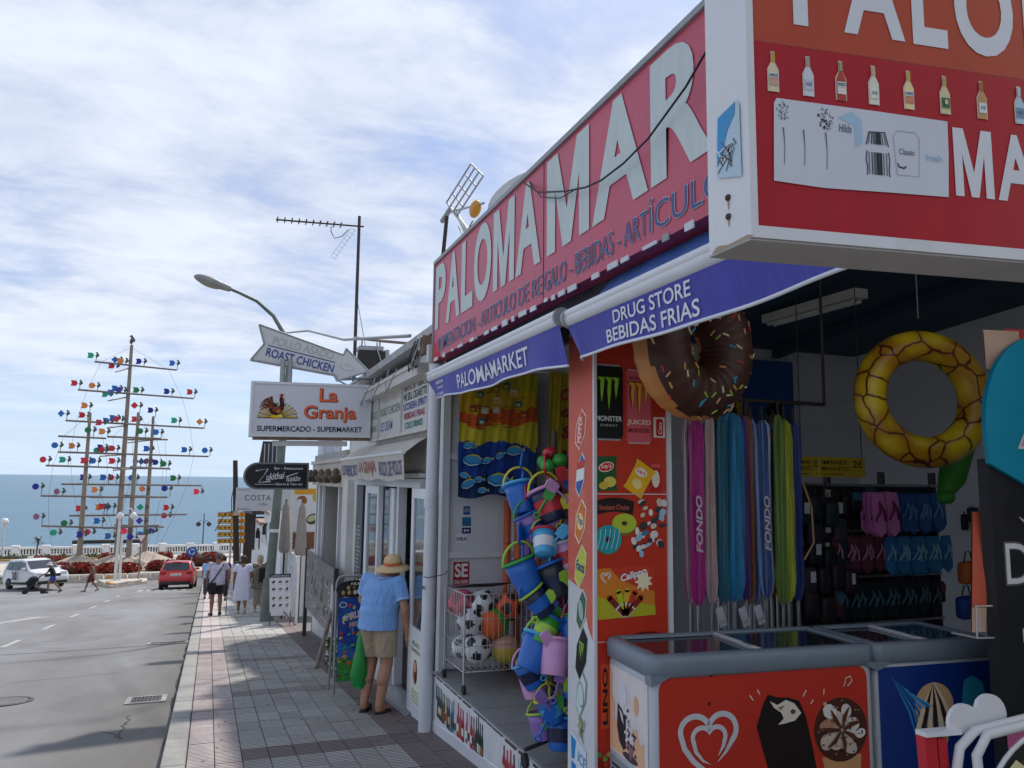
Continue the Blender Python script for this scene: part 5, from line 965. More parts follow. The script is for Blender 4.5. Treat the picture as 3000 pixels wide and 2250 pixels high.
# aerials
ALU = mat('aerial_metal', (.36, .36, .37), rough=.4, metal=.8, var=.15); DMET = mat('dark_mast', (.045, .035, .035), rough=.6, var=.3)
t_ = thing('yagi_aerial', 'tall thin mast on the grocery roof carrying a long horizontal aerial', 'aerial', (2.3, 14.3, 2.0))
q = M(); q.cyl((2.3, 14.3, 1.6), (2.29, 14.3, 6.48), .035, .028, DMET, 8); q.build('mast', t_)
q = M(); q.cyl((.80, 14.3, 6.22), (2.38, 14.3, 6.29), .016, None, DMET, 6)
for k in range(10): x = .83+k*.125; q.cyl((x, 14.3-.16, 6.22+.0045*k), (x, 14.3+.16, 6.22+.0045*k), .007, None, DMET, 5); q.cyl((x, 14.3, 6.18+.0045*k), (x, 14.3, 6.28+.0045*k), .009, None, DMET, 5)
q.build('boom', t_)
q = M()
for k in range(9): x = 2.20-.045*k; z = 6.20-.072*k; q.cyl((x-.035, 14.3, z+.03), (x+.035, 14.3, z-.02), .004, None, ALU, 4); 
q.cyl((2.15, 14.3, 6.24), (1.8, 14.3, 5.66), .004, None, ALU, 4); q.cyl((2.22, 14.3, 6.20), (1.87, 14.3, 5.62), .004, None, ALU, 4); q.tube([(1.78, 14.3, 6.22), (1.78, 14.3, 6.12), (1.85, 14.3, 6.0), (1.98, 14.3, 6.05), (2.1, 14.3, 6.2)], .008, BLACK, 5); q.build('reflector', t_)
q = M(); q.cyl((2.3, 14.3, 4.9), (2.45, 14, 3.9), .006, None, DMET, 4); q.build('guy_wire', t_)
t_ = thing('grid_aerial', 'tilted grid reflector aerial with an orange dipole on a leaning mast', 'aerial', (2.35, 8.9, 3.2))
q = M(); q.cyl((2.35, 8.9, 3.1), (2.3, 8.25, 4.60), .028, .022, DMET, 8); q.cyl((2.3, 8.45, 4.56), (2.3, 8.10, 4.60), .03, None, GREYM, 8); q.build('mast', t_)
gfr = Fr((2.3, 8.23, 4.69), Vector((0, -.42, -.29)), Vector((0, -.64, .22))); q = M()
gu, gv = Vector((0, -.42, -.29)), Vector((.08, -.64, .22)); go = Vector((2.28, 8.22, 4.70))
for k in range(4): q.cyl(go+gu*(k/3), go+gu*(k/3)+gv, .010, None, ALU, 5)
for k in range(5): q.cyl(go+gv*(k/4), go+gv*(k/4)+gu, .010, None, ALU, 5)
q.build('grid', t_)
ORD = mat('orange_dipole', (.62, .26, .02), rough=.5, var=.15, dirt=.3, dirtcol=(.2, .1, .03)); q = M(); q.ball((2.3, 7.22, 4.30), (.05, .13, .085), ORD, 12, 8); q.build('dipole_box', t_)
q = M(); q.cyl((2.3, 8.2, 4.58), (2.3, 6.95, 4.27), .012, None, ALU, 6); q.cyl((2.3, 8.1, 4.6), (2.3, 7.35, 4.08), .02, None, OLDW, 6); q.cyl((2.3, 7.9, 4.5), (2.3, 7.4, 4.02), .02, None, OLDW, 6); q.tube([(2.3, 7.3, 4.2), (2.3, 7.6, 4.12), (2.3, 7.8, 4.3)], .007, BLACK, 5); q.build('boom', t_)
t_ = thing('satellite_dish', 'pale satellite dish rising behind the top edge of the red fascia', 'satellite dish', (2.75, 6.9, 3.8)); q = M(); dn = Vector((-.45, -.55, .45)).normalized()
q.lathe(Vector((2.62, 6.35, 4.15))-dn*.05, dn, [(.05, -.07), (.22, -.05), (.38, .0), (.47, .05), (.48, .055), (.465, .06), (.37, .012), (.21, -.035), (.02, -.058)], mat('dish_grey', (.5, .5, .49), rough=.5, var=.06), 32, cap=False); q.build('dish', t_); q = M(); q.cyl((2.66, 6.4, 3.78), (2.66, 6.4, 4.12), .03, None, GREYM, 8); q.build('stand', t_)
q = M(); q.tube([(1.5, 20.8, 5.32), (1.62, 16, 4.55), (1.75, 12, 3.72), (1.9, 8.2, 3.15)], .02, GREYM, 6); tag(q.build('overhead_cable'), 'grey overhead cable running from the street lamp to the grocery eave', 'cable')
q = M(); q.cyl((1.97, 7.46, 2.6), (2.02, 7.5, 3.6), .03, None, DMET, 8); tag(q.build('corner_pole'), 'thin dark pole behind the far corner of the red fascia', 'pole')

# ------------------------------------------------------------------ street lamp
LGRN = mat('lamp_green_grey', (.12, .145, .125), rough=.5, metal=.2, var=.25, scale=3, dirt=.4, dirtcol=(.25, .24, .22)); LHEAD = mat('lamp_head_grey', (.25, .25, .25), rough=.5, var=.15); LENS = mat('lamp_lens', (.30, .27, .18), rough=.25, var=.1)
t_ = thing('street_lamp', 'tall leaning grey green street lamp arching out over the road', 'street lamp', (1.41, 20.8, gz(20.8)))
q = M(); q.cyl((1.41, 20.8, gz(20.8)-.05), (1.44, 20.8, -.9), .17, .15, LGRN, 14); q.build('base', t_)
pts = [(1.44, 20.8, -.9), (1.55, 20.8, 1.4), (1.66, 20.8, 4.3), (1.64, 20.8, 4.8), (1.50, 20.8, 5.3), (1.22, 20.8, 5.75), (.80, 20.8, 6.10), (.35, 20.8, 6.28), (.12, 20.8, 6.36)]
q = M(); q.tube(pts, [.12, .105, .08, .065, .055, .05, .045, .04, .04], LGRN, 12); q.build('pole', t_)
q = M(); d_ = Vector((-.68, 0, .20)).normalized(); p0 = Vector((.15, 20.8, 6.35))
for a, b_, r0, r1 in ((0, .2, .07, .10),): q.cyl(p0, p0+d_*.22, .075, .10, LHEAD, 12)
q.ball(p0+d_*.52, (.40, .17, .13), LHEAD, 18, 10, Matrix.Rotation(.28, 3, 'Y')); q.build('lamp_head', t_); q = M(); q.ball(p0+d_*.52+Vector((.01, 0, -.035)), (.33, .14, .12), LENS, 16, 10, Matrix.Rotation(.28, 3, 'Y')); q.build('lens', t_)
q = M(); q.cyl((1.495, 20.8, .25), (1.498, 20.8, .33), .116, None, ink('#c9ccca'), 14); q.build('white_band', t_)

# ------------------------------------------------------------------ bar, second building
bar = thing('bar_building', 'low bar front with ornate cream frieze and dark open windows', 'building', (2.1, 16, gz(16)))
P_('wall', bar, (2.16, 8, 17.9, 18.05, -2.2, 1.9), (2.16, 2.3, 13.5, 18.0, -2.2, -.35), (2.16, 8, 13.5, 13.6, -2, 1.9), mt=OLDW)
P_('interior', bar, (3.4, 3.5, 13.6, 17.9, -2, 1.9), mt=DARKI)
fz = P_('frieze', bar, (2.06, 2.3, 13.5, 18.05, 1.46, 1.90), (2.02, 2.3, 13.5, 18.05, 1.90, 1.97), mt=mat('cream_frieze', (.50, .46, .40), rough=.7, var=.12, dirt=.4))
P_('roof', bar, (2.1, 8, 13.5, 18.05, 1.97, 2.1), mt=CONC)
for y in (13.9, 14.9, 15.9, 16.9, 17.7):
    q = M(); q.lathe((1.98, y, 1.52), (0, 0, 1), [(.02, 0), (.09, .03), (.12, .09), (.14, .12), (.05, .16), (.07, .20), (.03, .27)], mat('bronze_lantern', (.12, .085, .06), rough=.6, var=.4), 12); q.build('lantern', fz)
P_('window_post', bar, (2.10, 2.17, 13.62, 13.75, -.4, 1.46), (2.10, 2.17, 14.25, 14.35, -.4, 1.46), (2.10, 2.17, 17.0, 17.12, -.4, 1.46), (2.12, 2.17, 16.55, 16.65, -.4, 1.46), (2.12, 2.17, 17.3, 17.36, -.4, 1.46), (2.08, 2.17, 13.62, 17.9, -.38, -.30), mt=DOORW)
P_('glass', bar, (2.18, 2.19, 16.65, 17.0, -.3, 1.46), mt=GLASS)
q = M(); fs = street(14.1, 0, 2.176); q.rect(fs, 0, .22, -.02, .55, .001, ink('#e0c22a')); q.text(fs, 'BAR', .04, .18, .3, .42, .002, ink('#4a3a1a'), .02); q.rect(fs, .03, .19, .02, .2, .002, ink('#c8a020')); q.build('yellow_notice', bar)
gl = P_('glass_parapet', bar, (2.15, 2.17, 14.6, 18.0, 2.1, 2.55), mt=mat('mauve_glass', (.30, .29, .36), rough=.15, var=.08)); P_('parapet_rail', gl, (2.14, 2.18, 14.6, 18.0, 2.55, 2.60), (2.14, 2.18, 15.7, 15.75, 2.1, 2.55), (2.14, 2.18, 16.9, 16.95, 2.1, 2.55), mt=WALU)
# big menu boards leaning along the bar front
t_ = thing('menu_board', 'large dark printed menu board standing along the bar front', 'menu board', (1.85, 14.6, gz(14.6)))
MB = mat('menu_print', (.10, .095, .10), rough=.4, var=.75, scale=7, spec=.5, dirt=.6, dirtcol=(.34, .30, .26)); q = M(); q.add([(1.85, 16.6, .18), (1.85, 12.65, .19), (1.85, 12.7, -.84), (1.85, 16.7, -.95), (1.89, 16.6, .18), (1.89, 12.65, .19), (1.89, 12.7, -.84), (1.89, 16.7, -.95)], [(3, 2, 1, 0), (4, 5, 6, 7), (0, 1, 5, 4), (1, 2, 6, 5), (2, 3, 7, 6)], MB); pn = q.build('panel', t_)
q = M(); fs = street(16.6, 0, 1.848)
for i in range(9):
    for j in range(15):
        if random.random() < .72: a0 = .12+i*.40; q.rect(fs, a0, a0+random.uniform(.15, .34), -.80+j*.062, -.785+j*.062+random.uniform(0, .018), .001, ink(random.choice(['#8f8a88', '#6a6668', '#a89a90', '#746c74', '#b8aca8'])))
for k in range(16): q.disc(fs, random.uniform(.3, 3.5), random.uniform(-.7, .1), random.uniform(.05, .16), random.uniform(.03, .07), .0015+.0002*k, ink(random.choice(['#5a463c', '#6a5c52', '#463a3c', '#7a6a5c', '#3a3038'])), 10, random.random())
q.rect(fs, 3.62, 3.9, -.8, -.05, .0062, ink('#b9bac0')); q.build('print', pn)
q = M(); q.box(1.83, 1.9, 12.60, 12.68, gz(12.6), .22, DMET); q.box(1.83, 1.9, 16.6, 16.68, gz(16.6), .2, DMET); q.build('frame', t_)
q = M(); q.cyl((1.86, 12.9, -.45), (1.52, 11.9, gz(11.9)), .03, None, RUST, 6); q.cyl((1.86, 12.9, -.45), (1.75, 11.6, gz(11.6)), .03, None, DMET, 6); q.build('prop', t_)
t_ = thing('planter_box', 'low pale trough with bright green leaves below the menu board', 'planter', (1.8, 12.0, gz(12))); q = M(); q.box(1.74, 2.08, 11.2, 12.55, gz(12.55), gz(11.9)+.35, OLDW); q.build('trough', t_)
q = M(); leafcloud(q, [(random.uniform(1.66, 1.8), random.uniform(11.3, 12.1), random.uniform(gz(12)+.0, gz(12)+.42)) for _ in range(170)], .055, [mat('bright_leaf', (.10, .17, .03), rough=.5, var=.4), GRN]); o = q.build('leaves', t_); o['kind'] = 'stuff'
# black stadium shaped bar sign
t_ = thing('bar_sign', 'black round ended bar sign with white script, projecting over the pavement', 'sign', (1.2, 16.5, 1.36)); f_ = Fr((.55, 16.5, 1.37), (1, 0, .006), (0, 0, 1)); hh = .54
def stad(x0, x1, y0, y1): r = (y1-y0)/2; return [(x1, y0), (x1, y1)]+[(x0+r-r*math.sin(k*math.pi/14), y0+r+r*math.cos(k*math.pi/14)) for k in range(15)]
q = M(); q.prism(f_, stad(0, 1.26, 0, hh), -.18, 0, mat('sign_rim_grey', (.16, .165, .17), rough=.45, var=.1)); q.build('case', t_); q = M(); q.poly(f_, stad(.035, 1.225, .035, hh-.035), .003, mat('sign_black', (.012, .013, .016), rough=.3, var=.1)); q.build('face', t_)
q = M(); SW = ink('#cfd0d4'); q.text(f_, 'Bar - Restaurant', .58, 1.14, .40, .45, .005, SW, .012); q.text(f_, 'Dine In & Take out', .62, 1.14, .085, .135, .005, SW, .012); q.rect(f_, .22, .60, .10, .108, .005, SW)
q.stroke(f_, [(.23, .37), (.46, .41), (.30, .14), (.52, .165)], .028, .005, SW); q.stroke(f_, [(.245, .372), (.44, .405), (.315, .15)], .012, .0065, ink('#1a1c20')); q.text(f_.sub(.44, .18, .12), 'ukithai', 0, .36, 0, .14, .005, SW, .015, .35); q.text(f_.sub(.82, .16, .05), 'fusión', 0, .28, 0, .11, .005, SW, .015, .35); q.stroke(f_, [(.80, .25), (1.04, .335)], .016, .005, SW); q.build('lettering', t_)
q = M(); q.box(1.80, 2.2, 16.55, 16.62, 1.55, 1.62, DMET); q.build('bracket', t_)
t_ = thing('cafe_sign', 'pale grey cafe sign with thin dark capitals behind the lamp pole', 'sign', (1.3, 21.9, .74)); f_ = Fr((.57, 21.9, .74), (1, 0, -.01), (0, 0, 1))
q = M(); q.fbox(f_, 0, 1.36, 0, .60, -.05, 0, mat('cafe_sign_grey', (.50, .50, .52), rough=.45, var=.05)); q.build('panel', t_); q = M(); DI = ink('#3a3a40'); q.text(f_, 'COSTA 2', .22, 1.05, .27, .41, .002, DI, .0, 0, 1.15); q.text(f_, 'Coffee', .58, .80, .15, .21, .002, DI, .0); q.text(f_, 'Desayunos', .05, .36, .52, .565, .002, DI); q.text(f_, 'Bocadillos', .05, .36, .03, .075, .002, DI); q.text(f_, 'Tapas', 1.12, 1.3, .03, .075, .002, DI); q.build('lettering', t_)
q = M(); q.box(1.85, 2.05, 21.92, 21.98, -1.9, 1.4, OLDW); q.build('post', t_)
# white menu stand on the lamp pole
t_ = thing('menu_stand', 'white menu placard with rows of food pictures beside the lamp pole', 'menu board', (1.62, 19.5, gz(19.5))); f_ = Fr((1.39, 19.5, -1.58), (1, 0, 0), Vector((-.05, 0, 1)))
q = M(); q.fbox(f_, 0, .475, 0, .95, -.03, 0, mat('placard_white', (.62, .63, .68), rough=.4, var=.04)); q.fbox(f_, -.005, .48, .87, .95, -.035, .004, mat('placard_navy', (.03, .035, .06), rough=.4)); pn = q.build('placard', t_)
q = M(); q.text(f_, 'NUESTROS HELADOS', .04, .44, .89, .925, .006, ink('#c8ccd4'), .01)
for i in range(3):
    for j in range(4): q.disc(f_, .09+.15*i, .77-.165*j-(.04 if j > 1 else 0), .045, .028, .002, ink(random.choice(['#7a5a44', '#4a4a54', '#9a6a58', '#3a3440'])), 9, random.random()); q.rect(f_, .05+.15*i, .12+.15*i, .71-.165*j-(.04 if j > 1 else 0), .717-.165*j-(.04 if j > 1 else 0), .002, ink('#8a8c94'))
q.build('pictures', pn)
for a_, b_ in (((1.40, 19.5, -1.5), (1.40, 19.5, gz(19.5))), ((1.85, 19.5, -1.5), (1.85, 19.5, gz(19.5))), ((1.66, 19.55, -1.45), (1.95, 19.2, gz(19.2)))): q = M(); q.cyl(a_, b_, .012, None, DMET, 6); q.build('leg', t_)
# cafe terrace behind the lamp
t_ = thing('terrace_screen', 'white patterned terrace screen along the pavement beyond the lamp pole', 'fence', (1.95, 21.8, gz(21.8)))
SCR = mat('screen_white', (.60, .60, .62), rough=.5, var=.45, scale=9, dirt=.5, dirtcol=(.25, .25, .28))
q = M(); q.add([(1.95, 24.0, -.28), (1.95, 19.7, -.26), (1.95, 19.2, -1.05), (1.95, 24.0, -1.25), (1.98, 24, -.28), (1.98, 19.7, -.26), (1.98, 19.2, -1.05), (1.98, 24, -1.25)], [(3, 2, 1, 0), (4, 5, 6, 7), (0, 1, 5, 4), (1, 2, 6, 5)], SCR); q.build('panel', t_)
for y in (19.3, 21.6, 24.0): q = M(); q.box(1.94, 2.0, y-.03, y+.03, gz(y), -.2, DOORW); q.build('post', t_)
for x, y, lab in ((1.80, 21.3, 'closed grey beige parasol left of its twin on the cafe terrace'), (2.12, 20.4, 'closed grey beige parasol nearest the food picture panel')):
    t_ = thing('closed_parasol', lab, 'parasol', (x, y, gz(y))); q = M(); PAR = mat('parasol_cloth', (.27, .245, .22), rough=.85, var=.25, scale=6, stretch=(8, 8, .6)); n = 14; v = []
    for i, (h, r) in enumerate(((1.0, .02), (.85, .07), (.3, .10), (-.2, .12), (-.3, .09))):
        for k in range(n): a = 2*math.pi*k/n; rr = r*(1+.25*(k % 2)); v.append((x+rr*math.cos(a), y+rr*math.sin(a), h))
    q.add(v, [(i*n+k, i*n+(k+1) % n, (i+1)*n+(k+1) % n, (i+1)*n+k) for i in range(4) for k in range(n)], PAR, True); q.build('cloth', t_); q = M(); q.cyl((x, y, gz(y)-.05), (x, y, 1.05), .025, None, DMET, 8); q.build('pole', t_)
cafe = thing('cafe_building', 'white cafe wall with large food photographs above a brick base', 'building', (3, 23, gz(23)))
P_('wall', cafe, (1.98, 8, 22.2, 22.35, -2.4, 1.55), (2.3, 8, 22.35, 30, -3, 1.6), mt=WHT)
q = M(); f_ = facing(0, 0, 22.19); q.rect(f_, 2.0, 2.8, 1.16, 1.32, .002, ink('#c8922a')); q.rect(f_, 2.0, 2.8, .17, 1.16, .002, ink('#c9ccd0')); q.disc(f_, 2.28, 1.0, .14, .13, .004, ink('#8a5a34'), 18); q.disc(f_, 2.22, .95, .08, .09, .005, ink('#c9ccd0'), 14); q.disc(f_, 2.58, .50, .17, .14, .004, ink('#3a4a34'), 18, .5); q.disc(f_, 2.56, .52, .13, .08, .005, ink('#a8b48a'), 14, .5); q.disc(f_, 2.66, 1.08, .10, .12, .004, ink('#a8a03a')); q.build('food_pictures', cafe)
BRK = mat('brick_red', (.20, .085, .05), rough=.85, var=.3, scale=14)
for j in range(7):
    for i in range(5): q = M(); x = 2.0+i*.17+(.085 if j % 2 else 0); q.box(x, x+.16, 22.16, 22.2, -.29+j*.064, -.235+j*.064, BRK); q.build('brick', cafe)
# houses, walls and posts down the hill
h2 = thing('white_house', 'white stepped house front with black lanterns farther down the hill', 'house', (4, 34, gz(34)))
P_('wall', h2, (2.35, 8, 30.2, 36, -4, .25), (2.45, 8, 36, 41, -4.4, -.05), (2.35, 8, 41, 46.8, -4.8, -.75), mt=WHT); P_('low_wall', h2, (2.15, 2.35, 31, 38, -4, -1.35), (2.15, 2.35, 38, 46, -4.5, -2.3), mt=WHT)
for y, z in ((33, -.35), (37.5, -.75), (43, -1.3)): P_('lantern', h2, (2.18, 2.34, y-.09, y+.09, z-.2, z+.18), (2.22, 2.36, y-.02, y+.02, z+.18, z+.3), mt=LAMPB)
P_('window', h2, (2.33, 2.36, 31.5, 32.5, -1.0, -.1), (2.43, 2.46, 38.4, 39.4, -1.4, -.5), (2.33, 2.36, 42, 43, -2, -1.1), mt=GLASS); P_('roof', h2, (2.25, 8, 30.1, 36.1, .25, .4), (2.35, 8, 36.1, 41.1, -.05, .08), (2.25, 8, 41.1, 46.9, -.75, -.6), mt=mat('roof_tile', (.33, .22, .16), rough=.85, var=.3, scale=8))
t_ = thing('dark_awning', 'black folded awning on dark posts below the rooster sign', 'awning', (1.8, 28, 1.6)); q = M(); q.add([(1.43, 28, 2.10), (2.10, 28, 2.12), (2.06, 28.4, 2.85), (1.53, 28.4, 2.85), (1.43, 28.5, 2.10), (2.10, 28.5, 2.12), (2.06, 28.6, 2.85), (1.53, 28.6, 2.85)], [(0, 1, 2, 3), (7, 6, 5, 4), (0, 3, 7, 4), (1, 5, 6, 2), (0, 4, 5, 1), (3, 2, 6, 7)], BLACK); q.build('cloth', t_)
for k in range(4): q = M(); q.box(1.56+k*.13, 1.59+k*.13, 27.97+.0*k, 28.0, 2.12, 2.75, GREYM); q.build('stripe', t_)
for x in (1.95,): q = M(); q.box(x, x+.08, 28.3, 28.38, gz(28.3), 2.15, DMET); q.build('post', t_)
for k, (y, zt) in enumerate(((45.6, -.35), (47.2, -.4), (49, -.45), (51.2, -.5), (53.4, -.6), (57, -.75))):
    q = M(); q.box(2.12, 2.28, y-.08, y+.08, gz(y)-.1, zt, DMET); o = q.build('pergola_post'); tag(o, 'dark pergola post in the row beyond the orange direction signs', 'post', 'pergola posts down the hill')
q = M(); q.box(2.06, 6, 45.2, 57.5, -.75, -.55, DMET); q.v = [(x, y, z-.03*(y-45)+.35) for x, y, z in q.v]; tag(q.build('pergola_roof'), 'dark pergola roof slab above the row of dark posts', 'roof')
t_ = thing('stone_steps', 'grey stone steps descending between the dark posts and the low wall', 'steps', (2.6, 52, gz(52)))
for k in range(9): q = M(); y = 49+k*1.6; q.box(1.9, 3.4, y, y+1.7, gz(y)-.6, gz(y)+.75-.09*k, CONC); q.build('step', t_)
# leaning wooden pole and orange direction signs
t_ = thing('wooden_pole', 'dark leaning wooden utility pole beside the cafe sign', 'utility pole', (1.3, 40, gz(40))); q = M(); q.cyl((1.30, 40, gz(40)-.1), (.93, 40, 2.4), .16, .11, mat('dark_wood_pole', (.05, .035, .028), rough=.85, var=.4, scale=8, stretch=(6, 6, .6)), 12); q.build('pole', t_); q = M(); q.tube([(1.0, 39.85, 1.6), (.85, 39.8, .6), (.9, 39.85, -.2), (1.1, 39.85, -.5)], .02, BLACK, 6); q.tube([(.95, 39.85, .0), (.6, 39.8, -.1), (.3, 39.8, -.7), (.2, 39.8, -.9)], .02, BLACK, 6); q.build('cable', t_)
q = M(); q.cyl((1.10, 39.98, .0), (1.115, 39.98, -.2), .15, None, ink('#b8a890'), 12); q.build('band', t_)
t_ = thing('direction_signs', 'stack of five orange left pointing direction signs on posts', 'direction sign', (.95, 42.5, gz(42.5))); OSG = mat('orange_sign', '#d98a1c', rough=.45, var=.06); GSG = ink('#c99a4a')
for k in range(5):
    f_ = Fr((.30+.012*k, 42.5, -.40-.325*k), (1, 0, 0), (0, 0, 1)); q = M(); q.fbox(f_, 0, 1.32, 0, .235, -.04, 0, ink('#3a3630')); q.rect(f_, .02, 1.30, .02, .215, .003, OSG); sg = q.build('sign', t_)
    q = M(); q.rect(f_, .03, .68, .03, .205, .005, GSG); q.stroke(f_, [(.10, .117), (.23, .117)], .03, .007, BK); q.poly(f_, [(.05, .117), (.13, .18), (.13, .055)], .007, BK); q.disc(f_, .36, .117, .05, .05, .007, BK, 10); q.rect(f_, .52, .60, .07, .165, .007, BK); q.text(f_, ('CENTRO', 'PLAYA', 'MUSEO', 'BALCON', 'PARADOR')[k], .80, 1.24, .06, .17, .005, ink('#5a3a10'), .01); q.build('symbols', sg)
for x in (.98, 1.45): q = M(); q.cyl((x, 42.56, gz(42.5)-.1), (x, 42.56, -.1), .04, None, GPOST, 8); q.build('post', t_)
q = M(); q.box(.92, 1.02, 36.5, 36.6, gz(36.5), -2.1, OLDW); q.box(1.05, 1.45, 36.5, 36.56, -3.2, -2.0, mat('green_sign_back', (.06, .09, .07), rough=.6, var=.3)); q.box(1.46, 1.52, 36.5, 36.6, gz(36.5), -2.1, OLDW); tag(q.build('notice_board'), 'small dark green notice board on pale posts beyond the walkers', 'notice board')
# unseen building added uphill behind the camera, cuts sky light into the shop
up_ = thing('added_uphill_building', 'added unseen cream building uphill, cutting sky light into the souvenir shop', 'building', (6, -4, 0)); P_('wall', up_, (2.7, 10, -12, .35, -.5, 6.5), mt=OLDW); P_('roof', up_, (2.5, 10.2, -12.2, .5, 6.5, 6.75), mt=CONC)

# ------------------------------------------------------------------ goods in and around the shop
def xf(b, mtx):
    b.v = [tuple(mtx @ Vector(p)) for p in b.v]; return b
# --- chest freezers
FRIM = mat('freezer_rim', '#76828d', rough=.4, var=.06, spec=.5, dirt=.15, dirtcol=(.12, .13, .14)); FBODY = mat('freezer_white', '#b9bec3', rough=.35, var=.05, spec=.5, dirt=.25, dirtcol=(.3, .29, .28)); FGL = mat('freezer_glass', (.02, .024, .028), rough=.06, var=.1, spec=.8); FRED2 = mat('freezer_red_film', '#c03222', rough=.4, var=.07, scale=2.5, spec=.4, dirt=.2, dirtcol=(.22, .04, .025)); FBLU = mat('freezer_blue_film', '#12357f', rough=.4, var=.12, scale=2)
FZ = Fr((2.05, 3.47, ZF), (math.cos(R_(4)), -math.sin(R_(4)), 0), (0, 0, 1)); FD = .54
def freezer(a0, a1, label, film):
    t_ = thing('chest_freezer', label, 'freezer', tuple(FZ.P((a0+a1)/2, 0, -FD/2)))
    q = M(); q.rbox(FZ, a0+.004, a1-.004, .03, .84, -FD, 0, .03, FBODY, 3); q.build('body', t_)
    q = M(); r_ = .05; n = 10
    def ring(off, h):
        pts = []
        for cx, cy, t0 in ((a1-r_, -r_, 90), (a0+r_, -r_, 180), (a0+r_, -FD+r_, 270), (a1-r_, -FD+r_, 0)):
            for k in range(n+1): t = R_(t0-90+90*k/n) if False else R_({90: 0, 180: 90, 270: 180, 0: 270}[t0]+90*k/n); pts.append((cx+(r_+off)*math.cos(t), cy+(r_+off)*math.sin(t)))
        return [FZ.P(x, h, y) for x, y in pts]
    rows = [ring(.004, .835), ring(.016, .845), ring(.018, .90), ring(.012, .928), ring(-.004, .94), ring(-.045, .94), ring(-.05, .925)]; N = len(rows[0]); v = sum(rows, [])
    q.add(v, [(i*N+k, i*N+(k+1) % N, (i+1)*N+(k+1) % N, (i+1)*N+k) for i in range(len(rows)-1) for k in range(N)], FRIM, True)
    q.prism(FZ, [(a0-.012, .85), (a0+.05, .85), (a0+.13, .852), (a0+.09, .842), (a0+.04, .815), (a0-.012, .80)], -.05, .0155, FRIM); q.prism(FZ, [(a1+.012, .85), (a1-.10, .85), (a1-.05, .84), (a1-.02, .82), (a1+.012, .81)], -.05, .0155, FRIM); q.build('rim', t_)
    mid = (a0+a1)/2
    for k, (x0, x1, h) in enumerate(((a0+.045, mid+.04, .922), (mid-.02, a1-.045, .930))):
        q = M(); q.fbox(FZ, x0, x1, h-.006, h, -FD+.05, -.05, FGL); gl = q.build('glass_lid', t_); q = M(); xx = x1-.03 if k == 0 else x0
        q.fbox(FZ, xx, xx+.03, h-.008, h+.008, -FD+.05, -.05, WALU); q.fbox(FZ, x0+.002, x0+.02, h-.005, h+.012, -.2, -.12, FRIM); q.build('lid_frame', gl)
    q = M()
    for k in range(26): x = a0+.06+(a1-a0-.12)*random.random(); y = -FD+.08+(FD-.18)*random.random(); q.rbox(FZ, x, x+.10, .60, .63+.12*random.random(), y, y+.06, .008, ink(random.choice(['#b8402e', '#d8d2c4', '#3a5a9a', '#c8a03a', '#6a3a5a'])), 1)
    q.build('wrapped_ices', t_)['kind'] = 'stuff'
    return t_
fz = freezer(0, 1.30, 'white and red ice cream chest freezer with grey rim, swirl heart on its front', 'red')
def rrect(x0, x1, y0, y1, r, n=8): return sum(([(cx+r*math.cos(R_(t0+90*k/n)), cy+r*math.sin(R_(t0+90*k/n))) for k in range(n+1)] for cx, cy, t0 in ((x1-r, y1-r, 0), (x0+r, y1-r, 90), (x0+r, y0+r, 180), (x1-r, y0+r, 270))), [])
q = M(); q.poly(FZ, rrect(.035, 1.255, .06, .832, .06), .0025, FRED2); fp = q.build('front_film', fz)
q = M(); heartlogo(q, FZ.sub(.303, .515), .155, .005, ink('#c9cbcd')); q.build('swirl_heart', fp)
q = M(); CB, CW = ink('#1c1412'), ink('#ded6c4')
q.poly(FZ, [(.576, .57), (.612, .665), (.646, .722), (.70, .705), (.77, .70), (.832, .679), (.868, .60), (.90, .46), (.925, .33), (.94, .10), (.70, .10), (.67, .25), (.62, .42)], .005, CB)
q.poly(FZ, [(.655, .69), (.70, .668), (.75, .69), (.80, .67), (.84, .62), (.80, .585), (.74, .575), (.70, .572), (.735, .60), (.72, .63), (.68, .655)], .0065, CW); q.poly(FZ, [(.70, .655), (.74, .665), (.72, .64)], .008, ink('#8a7a5a')); q.disc(FZ, .79, .63, .015, .012, .008, ink('#5a4a38'))
c0 = FZ.sub(1.08, .52); q.disc(c0, 0, 0, .165, .16, .004, ink('#4a2a20'), 28)
for k in range(15): a = k*2.4; rr = .02+.0075*k; q.disc(c0, rr*math.cos(a), rr*math.sin(a)*.95, random.uniform(.03, .062), random.uniform(.022, .045), .005+.0006*k, ink(random.choice(['#d9cfc8', '#e2dad2', '#c8b8aa', '#d0c2b6', '#b98a70'])), 14, a+.6)
for k in range(7): a = k*.9+.2; q.stroke(c0, [(.01*math.cos(a), .01*math.sin(a)), (.07*math.cos(a+.2), .07*math.sin(a+.2)), (.13*math.cos(a+.1), .12*math.sin(a+.1))], [.012, .026, .006], .0146+.0001*k, ink('#5a3222'))
q.poly(c0, [(-.12, -.13), (.12, -.13), (.10, -.40), (-.06, -.40)], .0035, ink('#c99a68'))
for k in range(60): a, r = random.uniform(0, 6.28), .15*math.sqrt(random.random()); q.disc(c0, r*math.cos(a), r*math.sin(a), .006, .005, .0155+.00005*k, ink(random.choice(['#4a2a20', '#a87858', '#6a3a2a'])), 6)
for p in ([(.56, .70), (.54, .725)], [(.60, .725), (.585, .75)], [(.855, .70), (.875, .73)], [(.90, .66), (.915, .68)], [(.98, .70), (.985, .73)]): q.stroke(FZ, p, .006, .005, CW)
q.stroke(FZ, [(1.13, .735), (1.16, .76), (1.15, .785), (1.12, .775), (1.115, .75), (1.105, .735)], .005, .005, CW)
